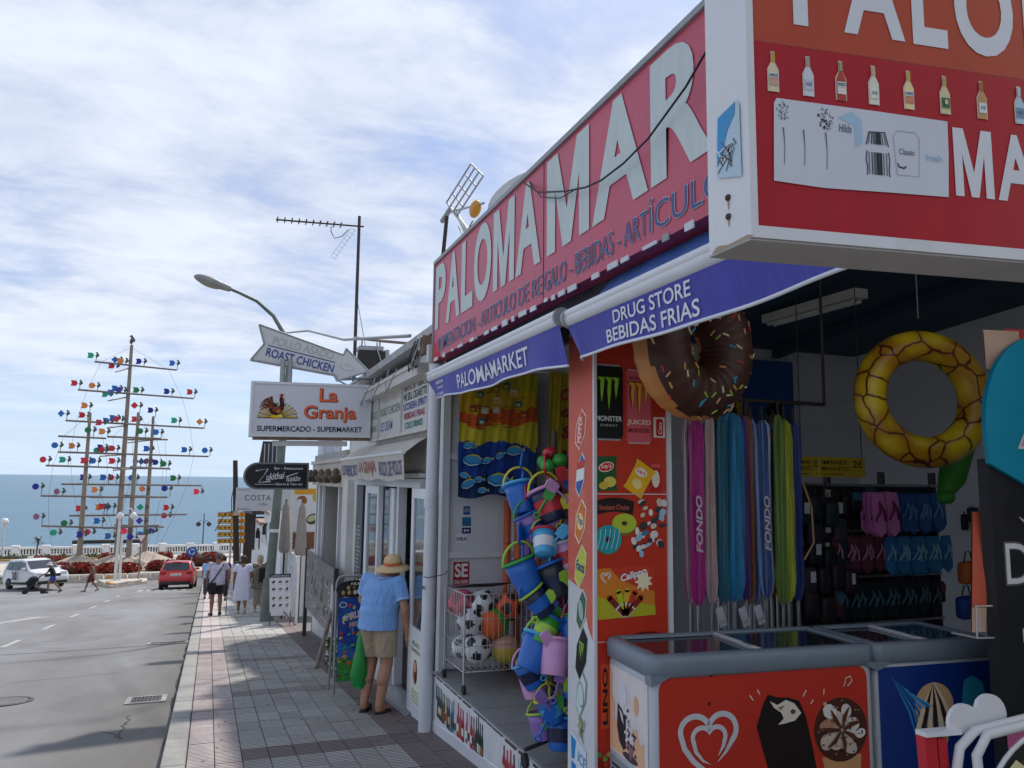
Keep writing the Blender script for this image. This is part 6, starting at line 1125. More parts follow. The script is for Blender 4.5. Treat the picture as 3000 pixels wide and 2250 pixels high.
for x, y in ((.60, .20), (.55, .235), (.62, .26), (.985, .655), (1.01, .64)): q.disc(FZ, x, y, .012, .009, .006, ink('#d8b08a'), 8, random.random())
q.poly(FZ, [(.52, .06), (.56, .15), (.60, .19), (.64, .17), (.68, .09), (.70, .06)], .0058, ink('#d8b8a0')); q.build('ice_cream_picture', fp)
q = M(); q.disc(FZ, .325, .832, .008, .008, .004, BLACK); q.disc(FZ, .31, .70, .008, .009, .005, ink('#4a1410')); q.build('screw_holes', fz)
SD = Fr(FZ.P(.003, 0, -FD), -FZ.n*-1, (0, 0, 1)); q = M(); q.rect(SD, .035, FD-.05, .36, .80, .002, mat('side_poster', '#d9d2ce', rough=.45, var=.10, scale=6)); q.poly(SD, [(.036, .79), (.07, .74), (.06, .66), (.10, .60), (.09, .54), (.16, .50), (.20, .54), (.28, .50), (.36, .55), (.40, .48), (.44, .50), (.45, .37), (.036, .37)], .0035, ink('#e2b088')); q.disc(SD, .36, .66, .03, .05, .0035, ink('#dca67c'), 9); q.disc(SD, .20, .68, .05, .06, .0035, ink('#d5d3de'), 14)
q.poly(SD, [(.14, .62), (.19, .60), (.235, .56), (.24, .42), (.21, .40), (.16, .43), (.13, .50)], .005, ink('#2a1c20')); q.poly(SD, [(.16, .60), (.20, .58), (.22, .53), (.19, .55)], .0065, ink('#d8d0d4'))
q.disc(SD, .29, .49, .05, .055, .0055, ink('#d6cdd0'), 12); q.poly(SD, [(.24, .46), (.345, .46), (.30, .375)], .006, ink('#8a6a70'))
for k in range(26): q.disc(SD, random.gauss(.29, .035), random.gauss(.50, .05), .011, .009, .0065+.0001*k, ink(random.choice(['#5a4450', '#e6dee2', '#7a6068', '#3a2a30'])), 6, random.random())
q.disc(SD, .29, .385, .09, .02, .0052, ink('#4a343c'), 14); q.build('side_poster', fz)
q = M(); q.rect(SD, .03, FD-.05, .05, .33, .002, ink('#8a9093'))
for k in range(9): q.rect(SD, .06, FD-.10, .07+.027*k, .083+.027*k, .0035, BLACK)
q.build('vent_grille', fz)
fz2 = freezer(1.318, 2.12, 'dark blue ice cream chest freezer right of the red one', 'blue')
q = M(); q.poly(FZ, rrect(1.33, 2.11, .06, .815, .02), .0025, FBLU); fp = q.build('front_film', fz2)
q = M(); c0 = FZ.sub(1.69, .60); q.disc(c0, 0, 0, .13, .12, .004, ink('#c9a878'), 24)
for k in range(7): a = -1.2+k*.4; q.stroke(c0, [(0, .12), (.05*a, .02), (.10*a, -.12)], [.01, .022, .03], .005+.0004*k, ink('#3a2018' if k % 2 else '#e0cba8'))
q.poly(c0, [(-.12, -.06), (.12, -.06), (.02, -.38)], .0035, ink('#c89a60')); q.poly(FZ, [(1.90, .72), (1.96, .74), (2.03, .70), (2.06, .56), (2.02, .50), (1.97, .58), (1.92, .50), (1.87, .56)], .004, ink('#2a8fa8'))
for k in range(7): q.stroke(FZ, [(1.42+.02*k, .76-.015*k), (1.52+.03*k, .58), (1.60+.02*k, .32)], [.004, .016, .003], .004+.0003*k, ink(random.choice(['#2f7cb8', '#1f5fa0', '#4fa0d0'])))
q.build('ice_cream_picture', fp)
# --- doughnut swim ring
DOUGH = mat('doughnut_tan', '#c08044', rough=.5, var=.10, scale=5, spec=.5); CHOC = mat('doughnut_brown', '#43241b', rough=.48, var=.15, spec=.5)
dn = Vector((.24, -.97, .0)).normalized(); du = Vector((.97, .24, 0)).normalized(); dv = dn.cross(du)*-1; dv = Vector((0, 0, 1)); dc = Vector((2.45, 3.66, 2.36)); R0, r0 = .255, .150
t_ = thing('doughnut_swim_ring', 'inflatable doughnut swim ring with brown icing hanging under the near awning', 'swim ring', tuple(dc)); v = []; nu, nv = 84, 44
def dp(i, j, ex=0.0): a, b_ = 2*math.pi*i/nu, 2*math.pi*j/nv; rr = r0*(1+.02*math.cos(a*24))+ex; return dc+(du*math.cos(a)+dv*math.sin(a))*(R0+rr*math.cos(b_))+dn*(rr*math.sin(b_))
def icing(i, j): a, b_ = 2*math.pi*i/nu, 2*math.pi*j/nv; w = .10*math.sin(a*7)+.07*math.sin(a*11+1); return (math.sin(b_) > .30+w) if math.cos(b_) > 0 else (math.sin(b_) > -.25+w*.5)
q = M(); q.add([dp(i, j) for i in range(nu) for j in range(nv)], [(i*nv+j, ((i+1) % nu)*nv+j, ((i+1) % nu)*nv+(j+1) % nv, i*nv+(j+1) % nv) for i in range(nu) for j in range(nv)], DOUGH, True); q.build('ring', t_)
q = M(); q.add([dp(i, j, .004) for i in range(nu) for j in range(nv)], [(i*nv+j, ((i+1) % nu)*nv+j, ((i+1) % nu)*nv+(j+1) % nv, i*nv+(j+1) % nv) for i in range(nu) for j in range(nv) if icing(i, j)], CHOC, True); ic = q.build('icing', t_)
q = M()
for k in range(85):
    i, j = random.uniform(0, nu), nv*random.uniform(.06, .44); p = dp(i, j, .005); a_ = random.uniform(0, 6.28); t1 = (dp(i+1, j)-dp(i, j)).normalized(); t2 = (dp(i, j+1)-dp(i, j)).normalized(); d = t1*math.cos(a_)+t2*math.sin(a_)
    q.cyl(p-d*.018, p+d*.018, .0055, None, ink(random.choice(['#e6d9c4', '#e0a85a', '#3aa0c0', '#c23a4a', '#9cc84a', '#e6d9c4', '#d8b090'])), 6)
q.build('sprinkles', ic)['kind'] = 'stuff'; q = M(); q.cyl(dc+Vector((0, 0, .4)), dc+Vector((0, .05, 1.2)), .004, None, GREYM, 5); q.build('string', t_)
# --- pineapple swim ring
def pineapple():
    m = mat('pineapple_print', '#eccb26', rough=.32, var=.12, spec=.5); t = m.node_tree; b = t.nodes['Principled BSDF']; L = t.links.new; src = b.inputs['Base Color'].links[0].from_socket
    tc_ = t.nodes.new('ShaderNodeTexCoord'); vo = t.nodes.new('ShaderNodeTexVoronoi'); vo.feature = 'DISTANCE_TO_EDGE'; vo.inputs['Scale'].default_value = 5.2; nzz = t.nodes.new('ShaderNodeTexNoise'); nzz.inputs['Scale'].default_value = 9; L(tc_.outputs['Object'], nzz.inputs[0]); vmx = t.nodes.new('ShaderNodeMix'); vmx.data_type = 'RGBA'; vmx.inputs[0].default_value = .06; L(tc_.outputs['Object'], vmx.inputs[6]); L(nzz.outputs['Color'], vmx.inputs[7]); L(vmx.outputs[2], vo.inputs[0])
    r = t.nodes.new('ShaderNodeMapRange'); r.inputs[1].default_value = .016; r.inputs[2].default_value = .045; L(vo.outputs[0], r.inputs[0])
    v2 = t.nodes.new('ShaderNodeTexVoronoi'); v2.inputs['Scale'].default_value = 5.2; L(vmx.outputs[2], v2.inputs[0]); r2_ = t.nodes.new('ShaderNodeMapRange'); r2_.inputs[1].default_value = .25; r2_.inputs[2].default_value = .6; L(v2.outputs['Distance'], r2_.inputs[0])
    m1 = t.nodes.new('ShaderNodeMix'); m1.data_type = 'RGBA'; L(r2_.outputs[0], m1.inputs[0]); L(src, m1.inputs[6]); m1.inputs[7].default_value = lin('#c08a1c')+(1,)
    m2 = t.nodes.new('ShaderNodeMix'); m2.data_type = 'RGBA'; L(r.outputs[0], m2.inputs[0]); m2.inputs[6].default_value = lin('#5a2414')+(1,); L(m1.outputs[2], m2.inputs[7]); L(m2.outputs[2], b.inputs['Base Color']); return m
pc = Vector((4.44, 3.95, 2.195)); t_ = thing('pineapple_swim_ring', 'big yellow swim ring printed with pineapple slices', 'swim ring', tuple(pc)); fr_ = Fr(pc, Vector((1, -.32, 0)), Vector((0, .03, 1))); q = M(); q.torus(fr_, 0, 0, .362, .104, pineapple(), 72, 24); q.build('ring', t_); q = M(); q.cyl(pc+Vector((0, 0, .55)), pc+Vector((0, 0, 1.3)), .004, None, GREYM, 5); q.build('string', t_)
# --- beach parasols in long sleeves
for k, (x, w, c, c2, lab) in enumerate(((3.03, .10, '#b8288a', None, 'magenta furled parasol, leftmost of the hanging row'), (3.13, .07, '#c8a8a8', '#e0d4d0', 'pale pink striped furled parasol next to the magenta one'), (3.21, .06, '#1f6a80', None, 'narrow teal furled parasol right of the pale pink one'), (3.31, .12, '#1f7fae', None, 'wide bright blue furled parasol in the hanging row'), (3.42, .06, '#4a2a78', None, 'dark purple furled parasol beside the brown one'), (3.49, .07, '#8a5228', None, 'orange brown furled parasol in the middle of the row'), (3.58, .09, '#2a4a90', '#8fa8d0', 'blue and white striped furled parasol left of the tall striped one'), (3.68, .10, '#3a5a9a', '#a9c0dc', 'tall blue furled parasol with pale stripes and a shiny cap'), (3.77, .07, '#6a8a38', None, 'olive green furled parasol left of the lime one'), (3.85, .09, '#a8b82e', None, 'lime yellow furled parasol in the hanging row'), (3.92, .05, '#c85a38', None, 'thin orange red furled parasol beside the lime one'), (3.99, .08, '#263a86', None, 'navy furled parasol with tan strap, rightmost of the row'), (3.08, .08, '#d8cfc8', '#b86a90', 'white and rose striped furled parasol behind the magenta one'), (3.25, .09, '#1a4f86', '#3a8ab0', 'two tone blue furled parasol behind the teal one'), (3.37, .08, '#3a7a8a', None, 'sea green furled parasol behind the bright blue one'), (3.46, .09, '#5a3a8a', '#b07a40', 'purple furled parasol with tan stripes behind the brown one'), (3.53, .08, '#20345a', '#8fb0d8', 'dark blue furled parasol with pale stripes, second row'), (3.63, .09, '#6a84b8', '#22356a', 'slate blue striped furled parasol in the second row'), (3.73, .08, '#2a6a6a', None, 'dark green blue furled parasol behind the olive one'), (3.81, .08, '#c8c23a', '#3a8a5a', 'yellow and green striped furled parasol behind the lime one'), (3.89, .08, '#c87a2a', '#b83a38', 'orange and red striped furled parasol in the second row'), (3.96, .07, '#2a3a6a', '#6a8ac8', 'navy and pale blue furled parasol at the right end of the second row'))):
    x = 3.53+(x-3.53)*.87; w *= 1.0; y = 4.6+random.uniform(-.06, .06); zt = 2.06+random.uniform(-.05, .05); zb = .80+random.uniform(-.03, .03); y += .17*(k > 11); x += .012*(k > 11); t_ = thing('furled_parasol', lab, 'parasol', (x, y, zb), 'furled parasols hanging in the shop'); q = M(); n = 24; v = []; cm = mat('sleeve_'+c[1:], c, rough=.4, var=.35, scale=5, sheen=.3, stretch=(14, 14, .8), bump=.4, bscale=9); cm2 = mat('sleeve_'+(c2 or c)[1:], c2 or c, rough=.45, var=.15, scale=4, stretch=(10, 10, 1))
    L_ = [(0, .35), (.03, .85), (.12, 1.0), (.3, .92), (.5, .98), (.7, .9), (.88, 1.0), (.96, .75), (1.0, .3)]
    for f_, r_ in L_:
        for j in range(n): a = 2*math.pi*j/n; rr = w/2*r_*(1+.30*math.sin(a*4+f_*2.2+k)+.10*math.sin(a*9+k*2)); v.append((x+rr*math.cos(a), y+rr*math.sin(a), zt+(zb-zt)*f_))
    for j in range(n): q.add([v[i*n+(j+d) % n] for i in range(len(L_)) for d in (0, 1)], [(2*i, 2*i+2, 2*i+3, 2*i+1) for i in range(len(L_)-1)], cm2 if (c2 and j % 3 == 0) else cm, True)
    sl = q.build('sleeve', t_); q = M(); q.cyl((x, y, zb+.03), (x, y, zb-.30), .014, None, ALU, 8); q.cyl((x, y, zt-.02), (x, y, zt+.10), .010, None, DMET, 6); q.build('pole', t_)
    if k in (0, 7): q = M(); ff = Fr((x-.02, y-w/2-.012, 1.15), (0, 0, 1), (-1, 0, 0)); q.text(ff, 'FONDO', 0, .38, -.02, .03, .0, ink('#e0dce4'), .03, .2); q.build('lettering', sl)
    if k == 11: q = M(); q.tube([(x+.05, y-.03, 1.62), (x+.11, y-.04, 1.45), (x+.12, y-.04, 1.2), (x+.03, y-.04, 1.08)], .008, ink('#c09a70'), 6); q.build('strap', t_)
    if k in (1, 3, 5): q = M(); f2 = Fr((x+.02, y-.06, .66), Vector((1, 0, .35)), Vector((-.35, 0, 1))); q.rect(f2, 0, .06, 0, .13, 0, ink('#c9ced6')); q.text(f2, '9.95', .01, .05, .02, .04, .001, ink('#5a6068')); q.build('price_tag', t_)
q = M(); q.tube([(2.6, 4.6, 2.20), (4.2, 4.6, 2.20)], .014, DMET, 8); q.tube([(2.6, 4.6, 2.20), (2.6, 4.6, 3.4)], .012, DMET, 6); q.tube([(4.2, 4.6, 2.20), (4.2, 4.6, 3.4)], .012, DMET, 6); tag(q.build('hanging_rail'), 'dark rail from which the furled parasols hang', 'rail')
# --- back of the shop: posters, price sign, rack of flip flops and bags
q = M(); f_ = facing(0, 0, 7.33); q.fbox(f_, 5.55, 6.25, 1.72, 3.02, -.01, 0, ink('#20508f')); q.rect(f_, 5.57, 6.23, 1.74, 2.0, .002, ink('#3a7aae')); q.poly(f_, [(5.95, 1.80), (6.18, 1.80), (6.16, 2.3), (6.08, 2.55), (5.95, 2.58), (5.86, 2.45), (5.84, 2.2)], .003, ink('#1a1414')); q.disc(f_, 5.95, 2.28, .08, .13, .0045, ink('#7a5a48'), 18); tag(q.build('surf_poster'), 'blue seaside poster on the back wall, partly behind the parasols', 'poster')
t_ = thing('bodyboard', 'tall yellow pointed bodyboard leaning against the blue poster', 'bodyboard', (5.35, 7.1, 1.2)); q = M(); f_ = Fr((5.36, 7.15, 1.3), (1, 0, .12), (-.10, .06, 1)); q.prism(f_, [(-.16, 0), (.16, 0), (.19, .8), (.16, 1.2), (.08, 1.55), (0, 1.72), (-.08, 1.55), (-.16, 1.2), (-.19, .8)], -.03, .03, mat('bodyboard_yellow', '#b88a1e', rough=.4, var=.1)); q.build('board', t_); q = M(); q.poly(f_, [(-.03, .2), (.05, .2), (.10, 1.1), (0, 1.55), (-.10, 1.0)], .033, ink('#3a2414')); q.build('stripe', t_)
t_ = thing('price_sign', 'yellow price sign for magnets hanging over the flip flop rack', 'sign', (4.4, 4.75, 1.67))
for x0, x1 in ((4.08, 4.26), (4.27, 4.71)):
    q = M(); f_ = facing(0, 0, 4.75); q.fbox(f_, x0, x1, 1.67, 1.82, -.01, 0, mat('price_yellow', '#b8a024', rough=.5, var=.06)); w = x1-x0; q.text(f_, 'IMANES', x0+.05*w, x0+.58*w, 1.765, 1.795, .002, BK, .01); q.text(f_, 'MAGNETIC', x0+.05*w, x0+.66*w, 1.718, 1.748, .002, BK, .01); q.text(f_, '2€', x0+.74*w, x0+.94*w, 1.742, 1.80, .002, BK, .015); q.rect(f_, x0+.05*w, x0+.5*w, 1.688, 1.694, .002, BK); q.build('card', t_)
q = M(); q.tube([(4.1, 4.75, 1.82), (4.1, 4.75, 3.3)], .004, DMET, 5); q.tube([(4.68, 4.75, 1.82), (4.68, 4.75, 3.3)], .004, DMET, 5); q.build('strings', t_)
rk = thing('display_rack', 'dark metal display rack behind the freezers', 'rack', (4.9, 5.0, ZF)); q = M(); q.box(4.02, 5.72, 5.06, 5.09, .1, 1.60, mat('rack_backing', (.04, .04, .045), rough=.6, var=.3)); q.build('back_panel', rk)
for x in (4.02, 4.58, 5.14, 5.70): q = M(); q.box(x, x+.022, 5.0, 5.06, ZF, 1.72, DMET); q.build('upright', rk)
for z in (1.60, 1.24, .88, .52): q = M(); q.box(4.02, 5.72, 4.98, 5.0, z, z+.02, ALU); q.build('rail', rk)
def flipflop(x, y, z, c, strap, label, grp, s_=1.0):
    t_ = thing('flip_flops', label, 'flip flops', (x, y, z), grp); q = M(); tl = random.uniform(-.12, .12); ff = Fr((x, y, z), (1, .2*tl, tl), (-tl, 0, 1))
    for k in (-1, 1): q.prism(ff.sub(k*.052*s_, 0), [(a_*s_, b_*s_) for a_, b_ in ((-.035, .0), (.035, .0), (.047, -.06), (.042, -.14), (.040, -.22), (.0, -.255), (-.040, -.22), (-.042, -.14), (-.047, -.06))], -.010, .010, c)
    q.build('soles', t_); q = M()
    for k in (-1, 1): q.tube([ff.P((k*.052+a_)*s_, b_*s_, c_) for a_, b_, c_ in ((-.037, -.16, .01), (-.012, -.10, .034), (0, -.05, .012), (.012, -.10, .034), (.037, -.16, .01))], .007*s_, strap, 5)
    q.build('straps', t_)
def hue(h): return mat('rubber_'+h[1:], h, rough=.55, var=.12)
for k in range(5): flipflop(4.84+.022*k, 4.70+.05*k, 1.555, hue('#dc80bc'), hue('#7a1a4a'), 'large pink flip flops at the front of their hook in the top row' if k == 0 else 'pink flip flops hanging behind the front pink pair', 'pink flip flops on the rack', 1.32)
for k in range(9): flipflop(5.10+.052*k, 4.80+.03*(k % 3), 1.55-.012*(k % 2), hue('#2a62a0'), hue('#6a9ac0'), 'blue flip flops in the top row right of the pink ones', 'blue flip flops, top row', 1.2)
for k in range(10): flipflop(5.06+.052*k, 4.82+.03*(k % 3), 1.21-.01*(k % 3), hue('#2f78ac'), hue('#8ab8cc'), 'blue striped flip flops in the middle row of the rack', 'blue flip flops, middle row', 1.15)
for k in range(7): flipflop(4.56+.05*k, 4.84+.03*(k % 3), 1.22-.01*(k % 2), hue('#6a3040'), hue('#b07a88'), 'dark red flip flops in the middle row of the rack', 'dark red flip flops', 1.1)
for k in range(11): flipflop(4.60+.085*k, 4.86+.03*(k % 2), .86, hue('#16262e'), hue('#4a6a70'), 'dark flip flops in the bottom row of the rack', 'dark flip flops, bottom row', 1.1)
for k in range(18):
    x, z = 4.06+(k % 4)*.13+.02*(k//4), (1.56, 1.40, 1.22, 1.05, .86)[k//4]+random.uniform(-.03, .03); c = random.choice(['#1c1c20', '#2a1c22', '#1a2a34', '#2a2024', '#34343a']); y = 4.82+random.uniform(-.05, .08); q = M(); q.rbox(Fr((x, y, z-.24), Vector((1, random.uniform(-.3, .3), random.uniform(-.1, .1))), (0, 0, 1)), 0, .11, 0, .19, -.04, .04, .025, hue(c), 2); q.tube([(x+.02, y, z-.07), (x+.04, y, z+.02), (x+.07, y, z+.02), (x+.09, y, z-.07)], .005, BLACK, 5)
    if k % 3 == 0: q.rect(facing(0, 0, y-.06), x+.03, x+.08, z-.16, z-.08, 0, ink('#c9ccd0'))
    tag(q.build('beach_bag'), 'small dark bag hanging on the left part of the back rack', 'bag', 'dark bags on the back rack')
for k, (x, z, c) in enumerate(((5.42, .98, '#b8602a'), (5.62, 1.04, '#c0562a'), (5.38, .72, '#1f3f8a'), (5.60, .70, '#24468a'))):
    q = M(); q.rbox(Fr((x, 4.55, z-.12), (1, 0, .06), (0, 0, 1)), 0, .16, 0, .17, -.05, .05, .03, hue(c), 2); q.tube([(x+.03, 4.55, z+.04), (x+.06, 4.55, z+.13), (x+.10, 4.55, z+.13), (x+.13, 4.55, z+.04)], .006, DMET, 5); tag(q.build('snorkel_bag'), ('left orange swim bag on the side rack', 'right orange swim bag on the side rack', 'left blue swim bag low on the side rack', 'right blue swim bag low on the side rack')[k], 'bag')
STK = ['#1c1c22', '#2a2226', '#20303a', '#3a2a30', '#24303a', '#402a22', '#1a2420', '#2e2e36', '#503038', '#2a4a5a']
for k in range(64):
    wall = k % 4 == 3
    if wall: x, y, z = 7.17, 3.2+3.0*random.random(), random.uniform(.3, 2.2)
    else: x, y, z = random.uniform(4.05, 5.7), random.uniform(4.86, 4.96), random.choice([1.60, 1.24, .88, 1.58])+random.uniform(-.04, .03)
    h, w = random.uniform(.15, .28), random.uniform(.06, .12); q = M(); ff = Fr((x, y, z-h), (0, 1, 0) if wall else (1, 0, 0), (0, 0, 1)); c = random.choice(STK)
    q.rbox(ff, -w/2, w/2, 0, h*.86, -.03, .03, .015, hue(c), 1); q.tube([ff.P(0, h*.84, 0), ff.P(0, h, 0)], .006, DMET, 5)
    if k % 2: q.rect(ff, -w*.4, w*.4, h*.45, h*.75, .032, hue(random.choice(['#b8b0a8', '#8a3a3a', '#3a6a8a', '#b09a4a', '#6a8a6a', '#d0ccc8'])))
    if k % 3 == 0: q.disc(ff, 0, h*.25, w*.3, w*.3, .033, hue(random.choice(STK)), 12)
    tag(q.build('packed_item'), 'packed beach goods on a hook, on the side wall' if wall else 'packed beach goods on a hook, on the back rack', 'beach goods', 'packed goods on the side wall' if wall else 'packed goods on the back rack')
for k, (x, z, c) in enumerate(()):
    t_ = thing('straw_hat', ('left brown straw hat high on the back wall', 'pale straw hat high on the back wall beside the brown one', 'straw hat high on the back wall right of the poster', 'dark straw hat near the corner of the back wall')[k], 'hat', (x, 7.3, z)); q = M(); q.lathe((x, 7.38, z), (0, -1, 0), [(.19, 0), (.17, .01), (.10, .02), (.09, .07), (.05, .10), (0, .105)], hue(c), 22, cap=False); q.build('brim_and_crown', t_); q = M(); q.lathe((x, 7.38, z), (0, -1, 0), [(.103, .02), (.097, .05)], BLACK, 22, cap=False); q.build('band', t_)
t_ = thing('green_swim_toy', 'green inflatable toy hanging behind the yellow swim ring', 'swim toy', (5.15, 4.3, 1.55)); q = M(); GI = hue('#3a8a2a'); q.tube([(5.0, 4.3, 1.55), (5.08, 4.3, 1.66), (5.18, 4.32, 1.85), (5.3, 4.35, 2.0)], [.05, .09, .10, .08], GI, 12); q.build('body', t_); q = M(); q.ball((4.99, 4.28, 1.53), (.07, .06, .05), GI, 12, 8); q.build('head', t_)
# --- towels at the end of the alcove
def towel_mat():
    m = mat('map_towel', '#b8a81e', rough=.9, var=.1, sheen=.3); t = m.node_tree; b = t.nodes['Principled BSDF']; L = t.links.new
    tc_ = t.nodes.new('ShaderNodeNewGeometry'); sp = t.nodes.new('ShaderNodeSeparateXYZ'); L(tc_.outputs['Position'], sp.inputs[0]); n = t.nodes.new('ShaderNodeTexNoise'); n.inputs['Scale'].default_value = 3.2; n.inputs['Detail'].default_value = 6; L(tc_.outputs['Position'], n.inputs[0])
    ad = t.nodes.new('ShaderNodeMath'); ad.operation = 'MULTIPLY_ADD'; L(n.outputs[0], ad.inputs[0]); ad.inputs[1].default_value = .5; L(sp.outputs[2], ad.inputs[2])
    cr_ = t.nodes.new('ShaderNodeValToRGB'); mr = t.nodes.new('ShaderNodeMapRange'); mr.inputs[1].default_value = 1.6; mr.inputs[2].default_value = 2.95; L(ad.outputs[0], mr.inputs[0]); L(mr.outputs[0], cr_.inputs[0]); e = cr_.color_ramp.elements
    cr_.color_ramp.interpolation = 'CONSTANT'; e[0].position = 0; e[0].color = lin('#0c2a5a')+(1,); e[1].position = .22; e[1].color = lin('#123f92')+(1,)
    for p, h in ((.44, '#c8b82a'), (.58, '#c9561e'), (.70, '#c9a41e'), (.84, '#a8a022')): x = e.new(p); x.color = lin(h)+(1,)
    L(cr_.outputs[0], b.inputs['Base Color']); return m
def towel(x0, x1, z0, z1, y, mt, label, wav=.02):
    t_ = thing('beach_towel', label, 'towel', ((x0+x1)/2, y, z0)); q = M(); n, m_ = 36, 12; q.add([(x0+(x1-x0)*i/n, y+wav*math.sin(i*.55)*(.4+.6*j/m_)+.012*math.sin(i*1.7+j), z1+(z0-z1)*j/m_-.02*math.sin(i*.3)*j/m_) for i in range(n+1) for j in range(m_+1)], [(i*(m_+1)+j, (i+1)*(m_+1)+j, (i+1)*(m_+1)+j+1, i*(m_+1)+j+1) for i in range(n) for j in range(m_)], mt, True); return t_, q.build('cloth', t_)
t_, cl = towel(2.15, 2.96, 1.46, 2.66, 7.14, towel_mat(), 'beach towel with a yellow map over blue water and striped fish')
q = M(); f_ = facing(0, 0, 7.095)
def fish(x, z, s_, ang=0.0):
    g = f_.sub(x, z, ang); q.disc(g, 0, 0, s_*1.06, s_*.60, .0, ink('#0a2038'), 22); q.disc(g, 0, 0, s_, s_*.54, .001, ink('#2f86c0'), 22); q.disc(g, .1*s_, .12*s_, s_*.8, s_*.36, .002, ink('#3a9ad0'), 16); q.stroke(g, [(-s_*.6, s_*.36), (0, s_*.52), (s_*.55, s_*.40), (s_*.9, s_*.05)], [.3*s_*.2, .3*s_*.5, .3*s_*.5, .1*s_*.4], .003, ink('#d0c032')); q.poly(g, [(s_*.9, .0), (s_*1.35, s_*.35), (s_*1.25, 0), (s_*1.35, -s_*.35)], .001, ink('#c8c88a')); q.stroke(g, [(-s_*.9, -s_*.2), (-s_*.3, -s_*.5), (s_*.5, -s_*.38)], s_*.08, .003, ink('#d8e4ea'))
for a in ((2.24, 1.94, .06, .2), (2.28, 1.80, .10), (2.42, 1.80, .055, .3), (2.70, 1.90, .085, .1), (2.24, 1.58, .075, .4), (2.34, 1.62, .05), (2.54, 1.62, .115), (2.60, 1.53, .06, .2), (2.55, 1.85, .05, .5), (2.80, 1.56, .06, .2), (2.20, 1.66, .05, -.3), (2.38, 1.52, .05)): fish(*a)
for k in range(11): x, z = random.uniform(2.2, 2.85), random.uniform(2.05, 2.5); q.rect(f_, x, x+.07, z, z+.06, .004, ink(random.choice(['#3a4a6a', '#8a5a3a', '#2a6a6a', '#c8b8a0', '#a83a2a']))); q.rect(f_, x+.01, x+.05, z+.01, z+.035, .005, ink(random.choice(['#d8d0c0', '#4a2a2a', '#c8a03a'])))
for k in range(30): x, z = random.uniform(2.18, 2.8), random.uniform(2.08, 2.45); q.rect(f_, x, x+random.uniform(.03, .08), z, z+.007, .0035, ink('#4a3a1a'))
q.build('print', cl)
t_, cl = towel(2.98, 3.42, 1.30, 2.66, 6.9, mat('yellow_towel', '#a8921e', rough=.9, var=.12, sheen=.3), 'yellow beach towel with red script, half hidden by the red column'); q = M(); f_ = facing(0, 0, 6.85)
for s_, z in (('Costa', 2.38), ('del', 2.22), ('Sol', 2.02)): q.text(f_, s_, 3.08, 3.34, z, z+.12, 0, ink('#8a1f2a'), .03, .3)
for k in range(5): q.poly(f_.sub(random.uniform(3.08, 3.35), random.uniform(1.45, 1.95)), [(-.03, 0), (.03, 0), (.02, .06), (.035, .12), (0, .16), (-.035, .12), (-.02, .06)], .0005*k, ink(random.choice(['#7a2a2a', '#3a4a7a', '#5a2a1a'])))
q.build('print', cl)
q = M(); q.tube([(2.1, 7.16, 2.67), (3.5, 6.9, 2.67)], .01, WALU, 6); tag(q.build('towel_line'), 'pale line across the alcove from which the towels hang', 'line')
# --- foam noodles
for x, y, zt, c, lab in ((2.68, 7.24, 1.42, '#c8613c', 'orange foam noodle standing left of its orange twin'), (2.79, 7.23, 1.42, '#cc6640', 'orange foam noodle next to the purple one'), (2.88, 7.2, 1.2, '#8a66a8', 'purple foam noodle among the bucket sets'), (2.98, 7.2, 1.25, '#c8463c', 'red foam noodle half hidden behind the buckets')):
    t_ = thing('foam_noodle', lab, 'pool noodle', (x, y, ZF)); q = M(); q.lathe((x, y, ZF), (.01, .01, 1), [(.015, 0), (.036, 0), (.036, zt-ZF), (.015, zt-ZF)], hue(c), 14); q.build('foam', t_); q = M(); q.cyl((x+.011, y+.011, 1.0), (x+.012, y+.012, 1.02), .0375, None, hue('#a8503a'), 14); q.build('band', t_)
